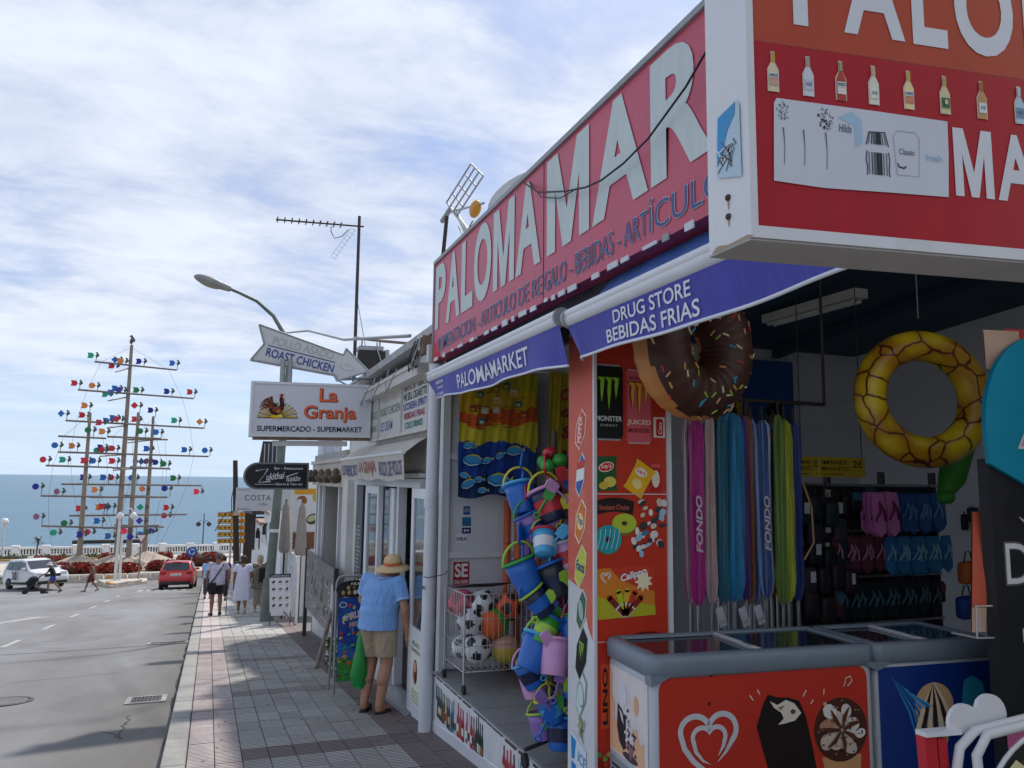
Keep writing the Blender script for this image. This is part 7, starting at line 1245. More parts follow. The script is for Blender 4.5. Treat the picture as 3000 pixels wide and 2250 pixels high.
# --- toy bucket sets on a wheeled rack
BC = dict(blue='#1a62b8', navy='#1a2246', red='#c02a34', pink='#cf9ac8', lime='#9cc83a', green='#3a9a3a', yellow='#d8cc3a', white='#d5dbe2', dark='#2a2a30', cyan='#4aa8d8', purple='#8a6ab0')
BMT = {k: mat('toy_'+k, h, rough=.32, var=.08, spec=.5) for k, h in BC.items()}
def bucket(c, s_, ax, body, rim, handle, band, shovel, label):
    ax = Vector(ax).normalized(); c = Vector(c); t_ = thing('toy_bucket', label, 'bucket', tuple(c), 'toy bucket sets'); q = M(); h, rb, rt_ = .20*s_, .072*s_, .098*s_
    q.lathe(c, ax, [(.0, 0), (rb*.95, 0), (rb, .006)]+[(rb+(rt_-rb)*f_, h*f_) for f_ in (.2, .62, 1.0)]+[(rt_*.93, h), (rb*.9, .012), (0, .012)], BMT[body], 22, cap=False); bd = q.build('body', t_)
    q = M(); q.lathe(c, ax, [(rb+(rt_-rb)*.25+.0015, h*.25), (rb+(rt_-rb)*.66+.0015, h*.66)], BMT[band], 22, cap=False); q.build('printed_band', bd)
    q = M(); q.lathe(c, ax, [(rt_*.98, h*.93), (rt_*1.12, h*.95), (rt_*1.12, h*1.02), (rt_*.96, h*1.03)], BMT[rim], 22, cap=False); q.build('rim', t_)
    sd_ = ax.orthogonal().normalized(); sd_ = (Vector((1, 0, 0))-ax*ax.x).normalized(); ff = Fr(c+ax*h, sd_, (ax+Vector((0, -.35, .5))).normalized()); q = M(); q.torus(ff, 0, 0, rt_*1.05, .008*s_, BMT[handle], 16, 7, 0, math.pi); q.build('handle', t_)
    if shovel:
        q = M(); d = (ax+Vector((.35, -.1, .3))).normalized(); p = c+ax*h*.7; e = d.orthogonal().normalized(); e2 = d.cross(e); q.cyl(p, p+d*.14*s_, .009*s_, None, BMT[shovel], 8); b0 = p+d*.14*s_
        q.add([b0+e*.02*s_, b0-e*.02*s_, b0-e*.05*s_+d*.03*s_, b0-e*.05*s_+d*.11*s_, b0+d*.14*s_, b0+e*.05*s_+d*.11*s_, b0+e*.05*s_+d*.03*s_]+[x+e2*.01*s_ for x in (b0+e*.02*s_, b0-e*.02*s_, b0-e*.05*s_+d*.03*s_, b0-e*.05*s_+d*.11*s_, b0+d*.14*s_, b0+e*.05*s_+d*.11*s_, b0+e*.05*s_+d*.03*s_)], [(0, 1, 2, 3, 4, 5, 6), (13, 12, 11, 10, 9, 8, 7)]+[(k, (k+1) % 7, 7+(k+1) % 7, 7+k) for k in range(7)], BMT[shovel]); q.build('shovel', t_)
BK_ = [((2.04, 4.62, 1.36), 1.09, (-.25, .35, 1), 'navy', 'pink', 'yellow', 'red', 'red', 'navy bucket with pink rim and red band, top of the toy rack'),
 ((1.90, 4.80, 1.40), 1.03, (-.1, .3, 1), 'blue', 'cyan', 'yellow', 'blue', 'blue', 'plain blue bucket with yellow handle behind the navy one'),
 ((2.13, 4.78, 1.22), 1.03, (0, .2, 1), 'white', 'lime', 'lime', 'cyan', 'green', 'white and pale blue bucket with lime rim'),
 ((1.90, 4.66, .92), 1.09, (-.35, .2, .95), 'blue', 'green', 'lime', 'blue', 'blue', 'tilted blue bucket with green rim in the middle of the rack'),
 ((2.08, 4.60, .90), 1.08, (-.3, .25, .9), 'dark', 'blue', 'yellow', 'navy', 'red', 'dark see through bucket with blue rim'),
 ((2.10, 4.72, .76), 0.98, (.1, .2, 1), 'navy', 'blue', 'lime', 'dark', 'lime', 'small navy bucket below the dark one'),
 ((1.87, 4.64, .46), 1.09, (.45, .1, .9), 'blue', 'cyan', 'lime', 'blue', 'green', 'blue bucket tilted right with lime handle near the ball cart'),
 ((2.00, 4.55, .44), 1.09, (.18, .2, 1), 'pink', 'pink', 'lime', 'pink', 'red', 'pink bucket with a red spade'),
 ((2.10, 4.60, .38), 0.98, (.2, .2, 1), 'blue', 'blue', 'yellow', 'cyan', 'yellow', 'blue bucket with pale band right of the pink one'),
 ((1.97, 4.75, .26), 0.98, (-.1, .2, 1), 'pink', 'purple', 'yellow', 'pink', None, 'lower pink bucket hanging under the other pink one'),
 ((2.10, 4.66, -.04), 0.98, (.1, .2, 1), 'blue', 'cyan', 'lime', 'navy', 'cyan', 'lowest blue bucket beside the column'),
 ((2.03, 4.76, .0), 0.83, (-.1, .2, 1), 'purple', 'lime', 'lime', 'purple', 'lime', 'small purple bucket with lime rim at the rack foot')]
BK_ += [((1.97, 4.72, 1.24), .9, (-.4, .2, .9), 'purple', 'blue', 'green', 'blue', 'red', 'purple bucket with blue rim wedged under the top buckets'),
 ((2.12, 4.66, 1.44), .85, (.3, .2, .9), 'blue', 'purple', 'pink', 'navy', 'blue', 'blue bucket with purple rim at the very top right'),
 ((1.94, 4.56, 1.16), .8, (.2, .5, .8), 'cyan', 'red', 'yellow', 'white', 'yellow', 'pale blue bucket with red rim in the upper cluster'),
 ((2.14, 4.58, 1.06), .9, (-.2, .3, .9), 'pink', 'white', 'lime', 'red', 'pink', 'rose bucket with white rim below the lime rimmed one'),
 ((1.98, 4.60, .80), .85, (-.5, .2, .7), 'navy', 'lime', 'blue', 'blue', 'lime', 'navy bucket with lime rim tipped to the left'),
 ((1.93, 4.60, .62), .85, (.5, .2, .8), 'green', 'blue', 'yellow', 'lime', 'red', 'green bucket with blue rim in the middle cluster'),
 ((2.13, 4.56, .60), .9, (.1, .4, .9), 'cyan', 'green', 'red', 'blue', 'green', 'pale blue bucket with green rim near the column'),
 ((1.95, 4.70, .34), .85, (-.4, .2, .9), 'blue', 'cyan', 'pink', 'navy', 'cyan', 'blue bucket with pink handle low in the cluster'),
 ((2.14, 4.55, .24), .9, (.2, .3, .9), 'navy', 'blue', 'lime', 'blue', 'blue', 'navy bucket low beside the column'),
 ((2.05, 4.62, .14), .8, (-.3, .2, .9), 'blue', 'yellow', 'yellow', 'cyan', 'yellow', 'small blue bucket with yellow rim low on the rack')]
for a in BK_: bucket(*a)
for k in range(26):
    t_ = thing('sand_spade', 'loose plastic sand spade or mould among the bucket sets', 'sand toy', (0, 0, 0), 'loose sand toys on the rack'); z = 1.62-k*.058; x = random.uniform(1.92, 2.16); y = random.uniform(4.52, 4.66); t_.location = (x, y, z); c_ = BMT[random.choice(['red', 'lime', 'blue', 'yellow', 'green', 'cyan', 'pink', 'purple', 'blue'])]; a_ = random.uniform(-1, 1); ff = Fr((x, y, z), Vector((math.cos(a_), -.3, math.sin(a_))), Vector((-math.sin(a_), -.2, math.cos(a_)))); q = M()
    q.prism(ff, [(-.03, 0), (.03, 0), (.036, .05), (.03, .085), (0, .095), (-.03, .085), (-.036, .05)], -.004, .008, c_); q.build('blade', t_); q = M(); q.cyl(ff.P(0, 0, 0), ff.P(0, -.10, 0), .008, .007, c_, 7); q.torus(ff, 0, -.118, .018, .006, c_, 12, 6); q.build('handle', t_)
t_ = thing('toy_rack', 'wheeled rack hung with toy bucket sets behind the column', 'rack', (2.12, 4.8, ZF)); q = M(); q.cyl((2.14, 4.86, ZF+.1), (2.14, 4.86, 1.95), .018, None, DMET, 8); q.build('pole', t_)
for k, (dx, dy) in enumerate(((-.22, -.06), (.12, -.2), (.1, .22))):
    q = M(); q.tube([(2.14, 4.86, ZF+.14), (2.14+dx, 4.86+dy, ZF+.11)], .014, DMET, 6); q.build('leg', t_); q = M(); q.cyl((2.14+dx-.012, 4.86+dy, ZF+.045), (2.14+dx+.012, 4.86+dy, ZF+.045), .045, None, BLACK, 14); q.build('wheel', t_)
for k in range(5): q = M(); z = 1.75-.36*k; q.tube([(2.14, 4.86, z), (2.05, 4.7, z+.02), (2.02, 4.6, z+.06)], .007, DMET, 5); q.build('hook', t_)
t_ = thing('sand_toy_net', 'net bag of blue and purple sand moulds at the top of the toy rack', 'sand toys', (2.12, 4.72, 1.6))
for k in range(9): q = M(); q.ball((2.12+random.uniform(-.1, .1), 4.74+random.uniform(-.06, .06), 1.66+random.uniform(-.10, .14)), (.055, .05, .045), BMT[random.choice(['blue', 'purple', 'navy', 'green', 'red'])], 10, 7); q.build('mould', t_)
# --- wire cart of footballs
WIRE = mat('cart_wire', (.55, .55, .54), rough=.35, metal=.5, var=.15); t_ = thing('ball_cart', 'white wire cart on castors filled with footballs', 'cart', (2.33, 6.85, ZF)); q = M(); cx0, cx1, cy0, cy1, cz0, cz1 = 2.06, 2.68, 6.56, 7.16, .0, .64
for z in (cz0, .21, .43, cz1): q.tube([(cx0, cy0, z), (cx1, cy0, z), (cx1, cy1, z), (cx0, cy1, z)], .006 if z in (cz0, cz1) else .004, WIRE, 5, closed=True)
for k in range(13): f_ = k/12; x = cx0+(cx1-cx0)*f_; y = cy0+(cy1-cy0)*f_; [q.cyl((a, b_, cz0), (a, b_, cz1), .0028, None, WIRE, 4, False) for a, b_ in ((x, cy0), (x, cy1), (cx0, y), (cx1, y))]; q.cyl((x, cy0, cz0), (x, cy1, cz0), .003, None, WIRE, 4, False)
q.build('wire_basket', t_)
for x, y in ((cx0, cy0), (cx1, cy0), (cx0, cy1), (cx1, cy1)):
    q = M(); q.cyl((x, y, cz1), (x, y, ZF+.07), .009, None, WIRE, 6); q.build('leg', t_); q = M(); q.cyl((x-.012, y-.01, ZF+.036), (x+.012, y-.01, ZF+.036), .036, None, BLACK, 14); q.build('castor', t_)
q = M()
for k in range(14): a = k/13; q.cyl((2.2+.42*a, 6.78, .70), (2.10+.42*a, 7.16, .62), .0025, None, DMET, 4, False); q.cyl((2.2-.1*a, 6.78+.38*a, .70-.08*a), (2.62-.1*a, 6.78+.38*a, .70-.08*a), .0025, None, DMET, 4, False)
q.build('open_lid', t_)
gold = (1+5**.5)/2; ICO = [Vector(p).normalized() for p in ((0, 1, gold), (0, 1, -gold), (0, -1, gold), (0, -1, -gold), (1, gold, 0), (1, -gold, 0), (-1, gold, 0), (-1, -gold, 0), (gold, 0, 1), (gold, 0, -1), (-gold, 0, 1), (-gold, 0, -1))]
BW, BBK = mat('ball_white', (.66, .67, .68), rough=.35, var=.06, spec=.5), mat('ball_black', (.02, .02, .022), rough=.35)
def ball(c, r, kind, label):
    t_ = thing('football', label, 'ball', tuple(c), 'balls in the wire cart'); q = M(); rot = Matrix.Rotation(random.uniform(0, 6), 3, Vector((random.random(), random.random(), random.random()+.1)).normalized())
    if kind == 'bw': fc = lambda n_: BBK if max((rot @ a).dot(n_) for a in ICO) > .945 else BW
    elif kind == 'og': fc = lambda n_: hue('#d8622a') if abs((rot @ Vector((0, 0, 1))).dot(n_)) > .32 else hue('#4aa02a')
    elif kind == 'pk': fc = lambda n_: hue('#c8586a') if max((rot @ a).dot(n_) for a in ICO) < .93 else hue('#8a3a48')
    elif kind == 'or': fc = lambda n_: hue('#d85a30') if max((rot @ a).dot(n_) for a in ICO) < .93 else hue('#3a241c')
    else: fc = lambda n_: hue('#c8b03a') if n_.z < .1 else hue('#d8a08a')
    q.ball(c, r*1.10, BW, 40, 24, None, fc); q.build('skin', t_)
for a in (((2.23, 6.72, .16), .118, 'bw', 'black and white football at the front corner of the cart'), ((2.48, 6.70, .15), .115, 'yp', 'yellow and pink ball low in the cart'), ((2.16, 6.90, .14), .10, 'bw', 'football low at the street side of the cart'), ((2.36, 6.92, .14), .105, 'bw', 'football at the bottom middle of the cart'), ((2.18, 6.76, .37), .112, 'bw', 'football in the middle layer by the cart corner'), ((2.38, 6.72, .36), .122, 'og', 'orange and green ball at the front of the cart'), ((2.17, 6.98, .50), .118, 'pk', 'pink ball at the street side of the cart'), ((2.52, 6.72, .50), .115, 'or', 'orange ball with dark patches on top'), ((2.36, 6.95, .52), .105, 'bw', 'football in a clear bag on top of the heap'), ((2.50, 7.0, .30), .10, 'bw', 'football at the far side of the cart'), ((2.30, 6.78, .52), .095, 'bw', 'football on top at the front middle of the cart')): ball(*a)
# --- snack stand with teal dome, and lolly A board at the near right
SB, STL = mat('stand_black', (.02, .021, .024), rough=.45, var=.2), mat('stand_teal', '#0f93b4', rough=.45, var=.05); t_ = thing('snack_stand', 'black snack display stand with a round teal header at the right edge', 'display stand', (4.2, 3.0, ZF)); f_ = Fr((3.80, 3.0, 0), (1, -.05, 0), (0, 0, 1))
q = M(); q.fbox(f_, .012, .75, ZF, 1.76, -.07, 0, SB); q.build('cabinet', t_); dome = [(-.012, 1.735), (.38, 1.56), (.78, 1.735)]+[(.385+.41*math.cos(R_(-8+196*k/24)), 1.93+.50*math.sin(R_(-8+196*k/24))) for k in range(25)]
q = M(); q.prism(f_, dome, .004, .03, STL); hd = q.build('header', t_); q = M(); q.poly(f_, [(.205, 1.83), (.50, 1.83), (.37, 2.09)], .033, ink('#d8a0b8')); q.poly(f_, [(.185, 1.815), (.52, 1.815), (.37, 2.12)], .0318, ink('#e8d8e0')); q.build('triangle_logo', hd)
q = M(); q.text(f_, 'Dor', .075, .54, 1.10, 1.33, .003, ink('#6a6a70'), .025); q.text(f_, 'Dor', .085, .53, 1.11, 1.32, .005, ink('#e6e6ea'), .0); q.poly(f_, [(.19, 1.46), (.36, 1.30), (.40, 1.36)], .004, ink('#e8d0dc')); q.poly(f_, [(.21, 1.44), (.36, 1.32), (.375, 1.35)], .006, ink('#b83a80')); q.text(f_, 'MIX', .17, .40, .815, .885, .003, ink('#dcdce0'), .03); q.rect(f_, .20, .50, .42, .72, .003, ink('#5a94c8'))
for k in range(5): q.rect(f_, .22, .48, .44+.05*k, .465+.05*k, .0045, ink('#c8dcea'))
q.poly(f_, [(.02, .30), (.75, .46), (.75, .56), (.02, .40)], .004, ink('#d07098')); q.build('print', t_)
for k, (x, y, z, c, lab) in enumerate(((3.76, 3.10, .86, '#c8583a', 'orange crisp bag in the side basket of the snack stand'), (3.93, 3.06, 2.25, '#c8a890', 'crisp bag peeking over the teal header'), (4.10, 3.06, 2.27, '#b84038', 'red crisp bag peeking over the teal header, farther right'))):
    t2 = thing('crisp_bag', lab, 'snack bag', (x, y, z)); q = M(); fb = Fr((x, y, z), Vector((1, -.2, 0)), Vector((.05, .05, 1))); h = .62 if k == 0 else .22; v = []
    for i in range(9):
        for j in range(6): u_, w_ = i/8, j/5; bul = .045*math.sin(math.pi*u_)*math.sin(math.pi*w_); v.append(fb.P(-.02+(.22-(.10*w_ if k == 0 else 0))*u_+(.05*w_ if k == 0 else 0), h*w_, .01+bul)); 
    for i in range(9):
        for j in range(6): u_, w_ = i/8, j/5; bul = .045*math.sin(math.pi*u_)*math.sin(math.pi*w_); v.append(fb.P(-.02+(.22-(.10*w_ if k == 0 else 0))*u_+(.05*w_ if k == 0 else 0), h*w_, -bul))
    fcs = [(i*6+j, (i+1)*6+j, (i+1)*6+j+1, i*6+j+1) for i in range(8) for j in range(5)]; cm = hue(c); cm2 = hue('#d8b8a0')
    q.add(v, [g for n_, g in enumerate(fcs) if n_ % 5 > 0], cm, True); q.add(v, [g for n_, g in enumerate(fcs) if n_ % 5 == 0], cm2, True); q.add(v, [tuple(54+x_ for x_ in reversed(g)) for g in fcs], cm, True); q.build('bag', t2)
q = M(); q.tube([(3.72, 3.05, .84), (3.72, 3.05, 1.0), (3.86, 3.02, 1.0)], .006, WIRE, 5); q.tube([(3.72, 3.05, .84), (3.86, 3.02, .84)], .006, WIRE, 5); q.tube([(3.72, 3.2, .84), (3.72, 3.05, .84)], .006, WIRE, 5); q.build('wire_basket', t_)
ab = thing('lolly_board', 'white tube framed ice lolly A board with a cloud shaped top at bottom right', 'A board', (2.4, 2.0, gz(2.0))); TUB = mat('white_tube', (.62, .62, .62), rough=.35, var=.06, spec=.5); f_ = Fr((2.335, 1.95, -.03), (1, -.10, 0), (0, .06, 1))
q = M(); q.tube([f_.P(-.04, -.15, .0), f_.P(-.03, .72, .0), f_.P(-.005, .80, 0), f_.P(.06, .845, 0), f_.P(.30, .875, 0), f_.P(.62, .90, 0)], .0155, TUB, 12); q.tube([f_.P(.06, -.15, .03), f_.P(.03, .66, .03), f_.P(.03, .78, .03), f_.P(.08, .84, .03), f_.P(.3, .868, .03), f_.P(.62, .89, .03)], .0155, TUB, 12); q.build('tube_frame', ab)
RBD = mat('board_red', '#b81f2c', rough=.35, var=.05); q = M(); q.fbox(f_, -.12, -.075, -.15, .835, -.06, -.02, RBD); q.fbox(f_, -.07, -.035, -.15, .825, -.05, -.02, RBD); q.fbox(f_, -.12, .02, .835, .85, -.06, -.01, WALU); q.build('red_panel', ab)
q = M(); cl = [(.0, .83)]+[(.055+.065*math.cos(R_(190-150*k/10)), .86+.065*math.sin(R_(190-150*k/10))) for k in range(11)]+[(.165+.065*math.cos(R_(135-150*k/10)), .885+.065*math.sin(R_(135-150*k/10))) for k in range(11)]+[(.235, .84)]; q.prism(f_, cl, -.045, -.03, mat('cloud_white', (.66, .66, .68), rough=.5, var=.03)); q.build('cloud_top', ab)
q = M(); el = [(.37+.36*math.cos(2*math.pi*k/40), .55+.31*math.sin(2*math.pi*k/40)) for k in range(40)]; q.prism(f_, el, .045, .06, mat('oval_black', (.02, .022, .024), rough=.3, var=.2)); q.torus(f_, .37, .55, .36, .008, TUB, 48, 6, c=.055, sy=.861); ov = q.build('oval_board', ab)
q = M()
for cx in (.17, .30): 
    g = f_.sub(cx, .70, .15); q.disc(g, .03, -.03, .055, .095, .063, ink('#5a3424'), 18, .1); q.poly(g, [(-.045, .05), (-.01, .07), (.02, .04), (.025, -.03), (.01, -.08), (-.01, -.06), (-.02, -.10), (-.04, -.05), (-.055, -.06), (-.04, .0)], .065, ink('#d8d0a0'))
    for k in range(14): q.disc(g, .035+random.gauss(0, .018), -.03+random.gauss(0, .04), .006, .005, .067+.0002*k, ink(random.choice(['#c8a890', '#8a5a40', '#e0cbb8'])), 6)
q.disc(f_, .085, .62, .018, .026, .063, ink('#3a9a5a')); q.disc(f_, .34, .56, .05, .02, .063, ink('#d8d4d8')); q.build('lolly_pictures', ov)
q = M(); q.ball(f_.P(.0, .70, .02), (.03, .02, .03), mat('clip_tan', '#b89a6a', rough=.5), 10, 8); q.build('clip', ab)
# --- ice cream poster stand by the grocery door
st = thing('ice_cream_stand', 'pavement stand with ice cream posters beside the man in the straw hat', 'A board', (1.55, 9.6, gz(9.6))); f_ = Fr((1.44, 9.62, -.72), (1, .0, 0), Vector((0, .03, 1)))
q = M(); q.tube([f_.P(0, -.18, 0), f_.P(-.005, 1.10, 0), f_.P(.02, 1.16, 0), f_.P(.06, 1.18, 0), f_.P(.36, 1.18, 0), f_.P(.41, 1.15, 0), f_.P(.42, 1.08, 0), f_.P(.42, -.18, 0)], .014, GPOST, 8); q.tube([f_.P(-.03, -.16, -.22), f_.P(-.02, 1.0, -.04)], .012, GPOST, 8); q.tube([f_.P(.44, -.16, -.22), f_.P(.42, 1.0, -.04)], .012, GPOST, 8); q.build('tube_frame', st)
q = M(); q.fbox(f_, .02, .41, -.02, .93, .016, .024, mat('poster_blue', '#1f4a96', rough=.35, var=.4, scale=9)); pb = q.build('poster', st)
q = M(); q.poly(f_, [(.20+.215*math.cos(2*math.pi*k/28), 1.03+.10*math.sin(2*math.pi*k/28)) for k in range(28)], .03, mat('oval_dark', (.02, .018, .016), rough=.4)); hv = q.build('oval_header', st); q = M(); q.text(f_, 'NUI', .16, .26, 1.075, 1.105, .033, ink('#d8d0c0'), .03)
for k in range(5):
    for j in range(2): q.disc(f_, .06+.07*k+.01*j, 1.045-.055*j, .022, .026, .033, ink(random.choice(['#b89a70', '#3a2a20', '#d8c8a8', '#6a5a48'])), 10)
q.build('ice_pictures', hv); q = M(); q.rect(f_, .025, .405, -.015, .24, .026, ink('#3f8a3a')); q.poly(f_, [(.025, .24), (.405, .24), (.405, .40), (.25, .33), (.025, .44)], .0262, ink('#2a6ab0')); q.disc(f_, .075, .85, .045, .035, .028, ink('#d8dce4'), 16); q.disc(f_, .075, .85, .036, .026, .029, ink('#2a5aa0'), 16); q.text(f_.sub(.12, .66, .25), 'PIRULO', 0, .26, 0, .085, .028, ink('#e0c8c0'), .04, .2); q.text(f_.sub(.16, .58, .25), 'FRUTA', 0, .2, 0, .06, .028, ink('#d8a898'), .04, .2)
for k in range(70): q.disc(f_, random.uniform(.035, .395), random.uniform(-.005, .90), random.uniform(.010, .032), random.uniform(.008, .02), .0285+.00012*k, ink(random.choice(['#c83a4a', '#d8883a', '#3aa0d0', '#8a3a28', '#e0c850', '#4aa04a', '#c8d8e0', '#7a2a5a', '#2a4a9a', '#d85a2a'])), 9, random.random()*3)
q.build('lolly_pictures', pb)

# ------------------------------------------------------------------ people
SKIN = {k: mat('skin_'+k, c, rough=.55, var=.10, scale=14, spec=.35) for k, c in dict(tan=(.40, .21, .13), brown=(.25, .125, .075), fair=(.50, .29, .20)).items()}
def cloth(h, var=.12, scale=7):
    nm = 'cloth_'+h.lstrip('#')
    if nm in MATS: return MATS[nm]
    m = mat(nm, h, rough=.85, var=var, scale=scale, bump=.3, bscale=160, sheen=.2); t = m.node_tree; bp = [x for x in t.nodes if x.type == 'BUMP'][0]
    tcn = t.nodes.new('ShaderNodeTexCoord'); mp = t.nodes.new('ShaderNodeMapping'); mp.inputs['Scale'].default_value = (1, 1, .45); mp.inputs['Rotation'].default_value = (.5, .35, 0); t.links.new(tcn.outputs['Object'], mp.inputs[0]); n = t.nodes.new('ShaderNodeTexNoise'); n.inputs['Scale'].default_value = 13; n.inputs['Detail'].default_value = 3; n.inputs['Distortion'].default_value = 1.2; t.links.new(mp.outputs[0], n.inputs[0])
    b2 = t.nodes.new('ShaderNodeBump'); b2.inputs['Strength'].default_value = .75; b2.inputs['Distance'].default_value = .035; t.links.new(n.outputs[0], b2.inputs['Height']); t.links.new(b2.outputs[0], bp.inputs['Normal']); return m
def ell(b, c, r, rot=None): b.ball(c, r, None, 16, 12, rot)
class Pers:
    """person in local axes: x to their right, y forward, z up; joints in metres for a 1.72 m adult"""
    def __init__(s, label, loc, yaw, h=1.0, voxel=.012, **J):
        s.t = thing('person', label, 'person', loc); s.loc = Vector(loc); s.R = Matrix.Rotation(yaw, 3, 'Z'); s.h = h; s.vx = voxel
        s.J = dict(head=(0, .03, 1.60), neck=(0, 0, 1.46), shl=(-.185, 0, 1.40), shr=(.185, 0, 1.40), ell_=(-.24, -.03, 1.13), elr=(.24, -.03, 1.13), wrl=(-.25, .05, .90), wrr=(.25, .05, .90), chest=(0, 0, 1.27), waist=(0, 0, 1.05), pel=(0, 0, .93), hipl=(-.09, 0, .92), hipr=(.09, 0, .92), knl=(-.10, .03, .50), knr=(.10, .03, .50), anl=(-.10, 0, .09), anr=(.10, 0, .09), tol=(-.12, .15, .03), tor=(.12, .15, .03)); s.J.update(J)
    def W(s, p): return s.loc + s.R @ (Vector(p)*s.h)
    def j(s, k): return s.W(s.J[k])
    def body(s, skin, fingers=False, thick=1.06):
        def fn(b):
            j = s.j; h = s.h; T = h*thick; hd = Vector(s.J['head'])
            ell(b, s.W(hd), (.078*h, .095*h, .118*h), s.R); ell(b, s.W(hd+Vector((0, .085, -.01))), (.017*h, .026*h, .022*h), s.R); ell(b, s.W(hd+Vector((0, .05, -.075))), (.05*h, .045*h, .04*h), s.R)
            for sx in (-1, 1): ell(b, s.W(hd+Vector((sx*.078, .0, -.01))), (.014*h, .022*h, .032*h), s.R)
            cap(b, s.W(hd+Vector((0, -.02, -.06))), j('neck'), .055*h, .065*h); cap(b, j('neck'), j('chest'), .075*h, .13*h); cap(b, j('chest'), j('pel'), .13*h, .13*h)
            for a in 'lr':
                cap(b, j('sh'+a), j('chest'), .06*h, .10*h); cap(b, j('sh'+a), j('ell_' if a == 'l' else 'elr'), .054*h, .042*h); cap(b, j('ell_' if a == 'l' else 'elr'), j('wr'+a), .042*h, .028*h)
                cap(b, j('hip'+a), j('kn'+a), .085*T, .058*T); cap(b, j('kn'+a), (j('kn'+a)*.62+j('an'+a)*.38)+s.R @ Vector((0, -.018, 0)), .055*T, .058*T); cap(b, (j('kn'+a)*.62+j('an'+a)*.38), j('an'+a), .052*T, .036*T); cap(b, j('an'+a)+Vector((0, 0, -.03*h)), j('to'+a), .04*h, .032*h)
                w = j('wr'+a); e = j('ell_' if a == 'l' else 'elr'); d = (w-e).normalized(); fwd = s.R @ Vector((0, 1, 0)); side = d.cross(fwd).normalized(); fwd2 = side.cross(d)
                b.ball(w+d*.05*h, (.03*h, .032*h, .048*h), None, 12, 8)
                for k in range(4):
                    p = w+d*.085*h+fwd2*((k-1.5)*.019*h); q_ = p+d*(.030+.006*(1.5-abs(k-1.5)))*h+side*(-.004); r_ = q_+d*.022*h+fwd2*.008*h-side*(.012 if a == 'l' else -.012)*h; rr = .0088*h if fingers else .0115*h; cap(b, p, q_, rr, rr*.95, 8); cap(b, q_, r_, rr*.95, rr*.8, 8)
                p = w+d*.03*h+fwd2*.028*h; cap(b, p, p+d*.035*h+fwd2*.022*h, .011*h, .010*h, 8); cap(b, p+d*.035*h+fwd2*.022*h, p+d*.062*h+fwd2*.02*h, .010*h, .008*h, 8)
        s.bd = remeshed(fn, s.vx*.75 if fingers else s.vx, 'body', SKIN[skin], s.t, 3); return s
    def shirt(s, m_, sleeve=.55, hem=.90, fat=1.0, name='shirt', flare=0.0):
        def fn(b):
            j = s.j; h = s.h; pel = Vector(s.J['pel']); wa = Vector(s.J['waist']); ch = Vector(s.J['chest'])
            b.ball(s.W(ch), (.205*h*fat, .135*h*fat, .16*h), None, 18, 12, s.R); b.ball(s.W(ch*.5+wa*.5), (.195*h*fat, .140*h*fat, .17*h), None, 18, 12, s.R); b.ball(s.W(wa), (.19*h*fat, .145*h*fat, .14*h), None, 18, 12, s.R)
            n = 20; z0, z1 = hem, wa.z; v = []
            for z, f_ in ((z1+.05, 1.0), (z0+.06, 1.03+flare*.7), (z0, 1.05+flare)):
                t = (z-pel.z)/(wa.z-pel.z) if wa.z != pel.z else 0; c = pel+(wa-pel)*t
                for k in range(n): a = 2*math.pi*k/n; v.append(s.W((c.x+.185*fat*f_*math.cos(a), c.y+.138*fat*f_*math.sin(a), z)))
            b.add(v, [(i*n+k, (i+1)*n+k, (i+1)*n+(k+1) % n, i*n+(k+1) % n) for i in range(2) for k in range(n)]+[tuple(range(n)), tuple(range(3*n-1, 2*n-1, -1))], None)
            cap(b, j('neck')+Vector((0, 0, -.035*h)), j('chest'), .072*h, .13*h)
            for a in 'lr':
                e = j('ell_' if a == 'l' else 'elr'); sh = j('sh'+a); cap(b, j('chest')+Vector((0, 0, .05*h)), sh, .11*h, .074*h); 
                if sleeve > 0: b.cyl(sh, sh+(e-sh)*sleeve, .072*h, .072*h, None, 14); b.ball(sh, .072*h, None, 14, 10)
                if sleeve > 1: w = j('wr'+a); b.ball(e, .06*h, None, 12, 8); b.cyl(e, e+(w-e)*(sleeve-1), .06*h, .05*h, None, 14)
        return remeshed(fn, s.vx, name, m_, s.t, 5)
    def shorts(s, m_, frac=.75, name='shorts', loose=1.0):
        def fn(b):
            j = s.j; h = s.h; b.ball(s.W(Vector(s.J['pel'])+Vector((0, 0, .0))), (.175*h, .135*h, .12*h), None, 16, 10, s.R)
            for a in 'lr': hp, kn = j('hip'+a), j('kn'+a); b.ball(hp, .108*h, None, 14, 10); b.cyl(hp, hp+(kn-hp)*min(frac, 1), .105*h*loose, .092*h*loose, None, 16)
            if frac > 1:
                for a in 'lr': kn, an = j('kn'+a), j('an'+a); b.ball(kn, .088*h*loose, None, 14, 8); b.cyl(kn, kn+(an-kn)*(frac-1), .086*h*loose, .075*h*loose, None, 14)
        return remeshed(fn, s.vx, name, m_, s.t, 5)
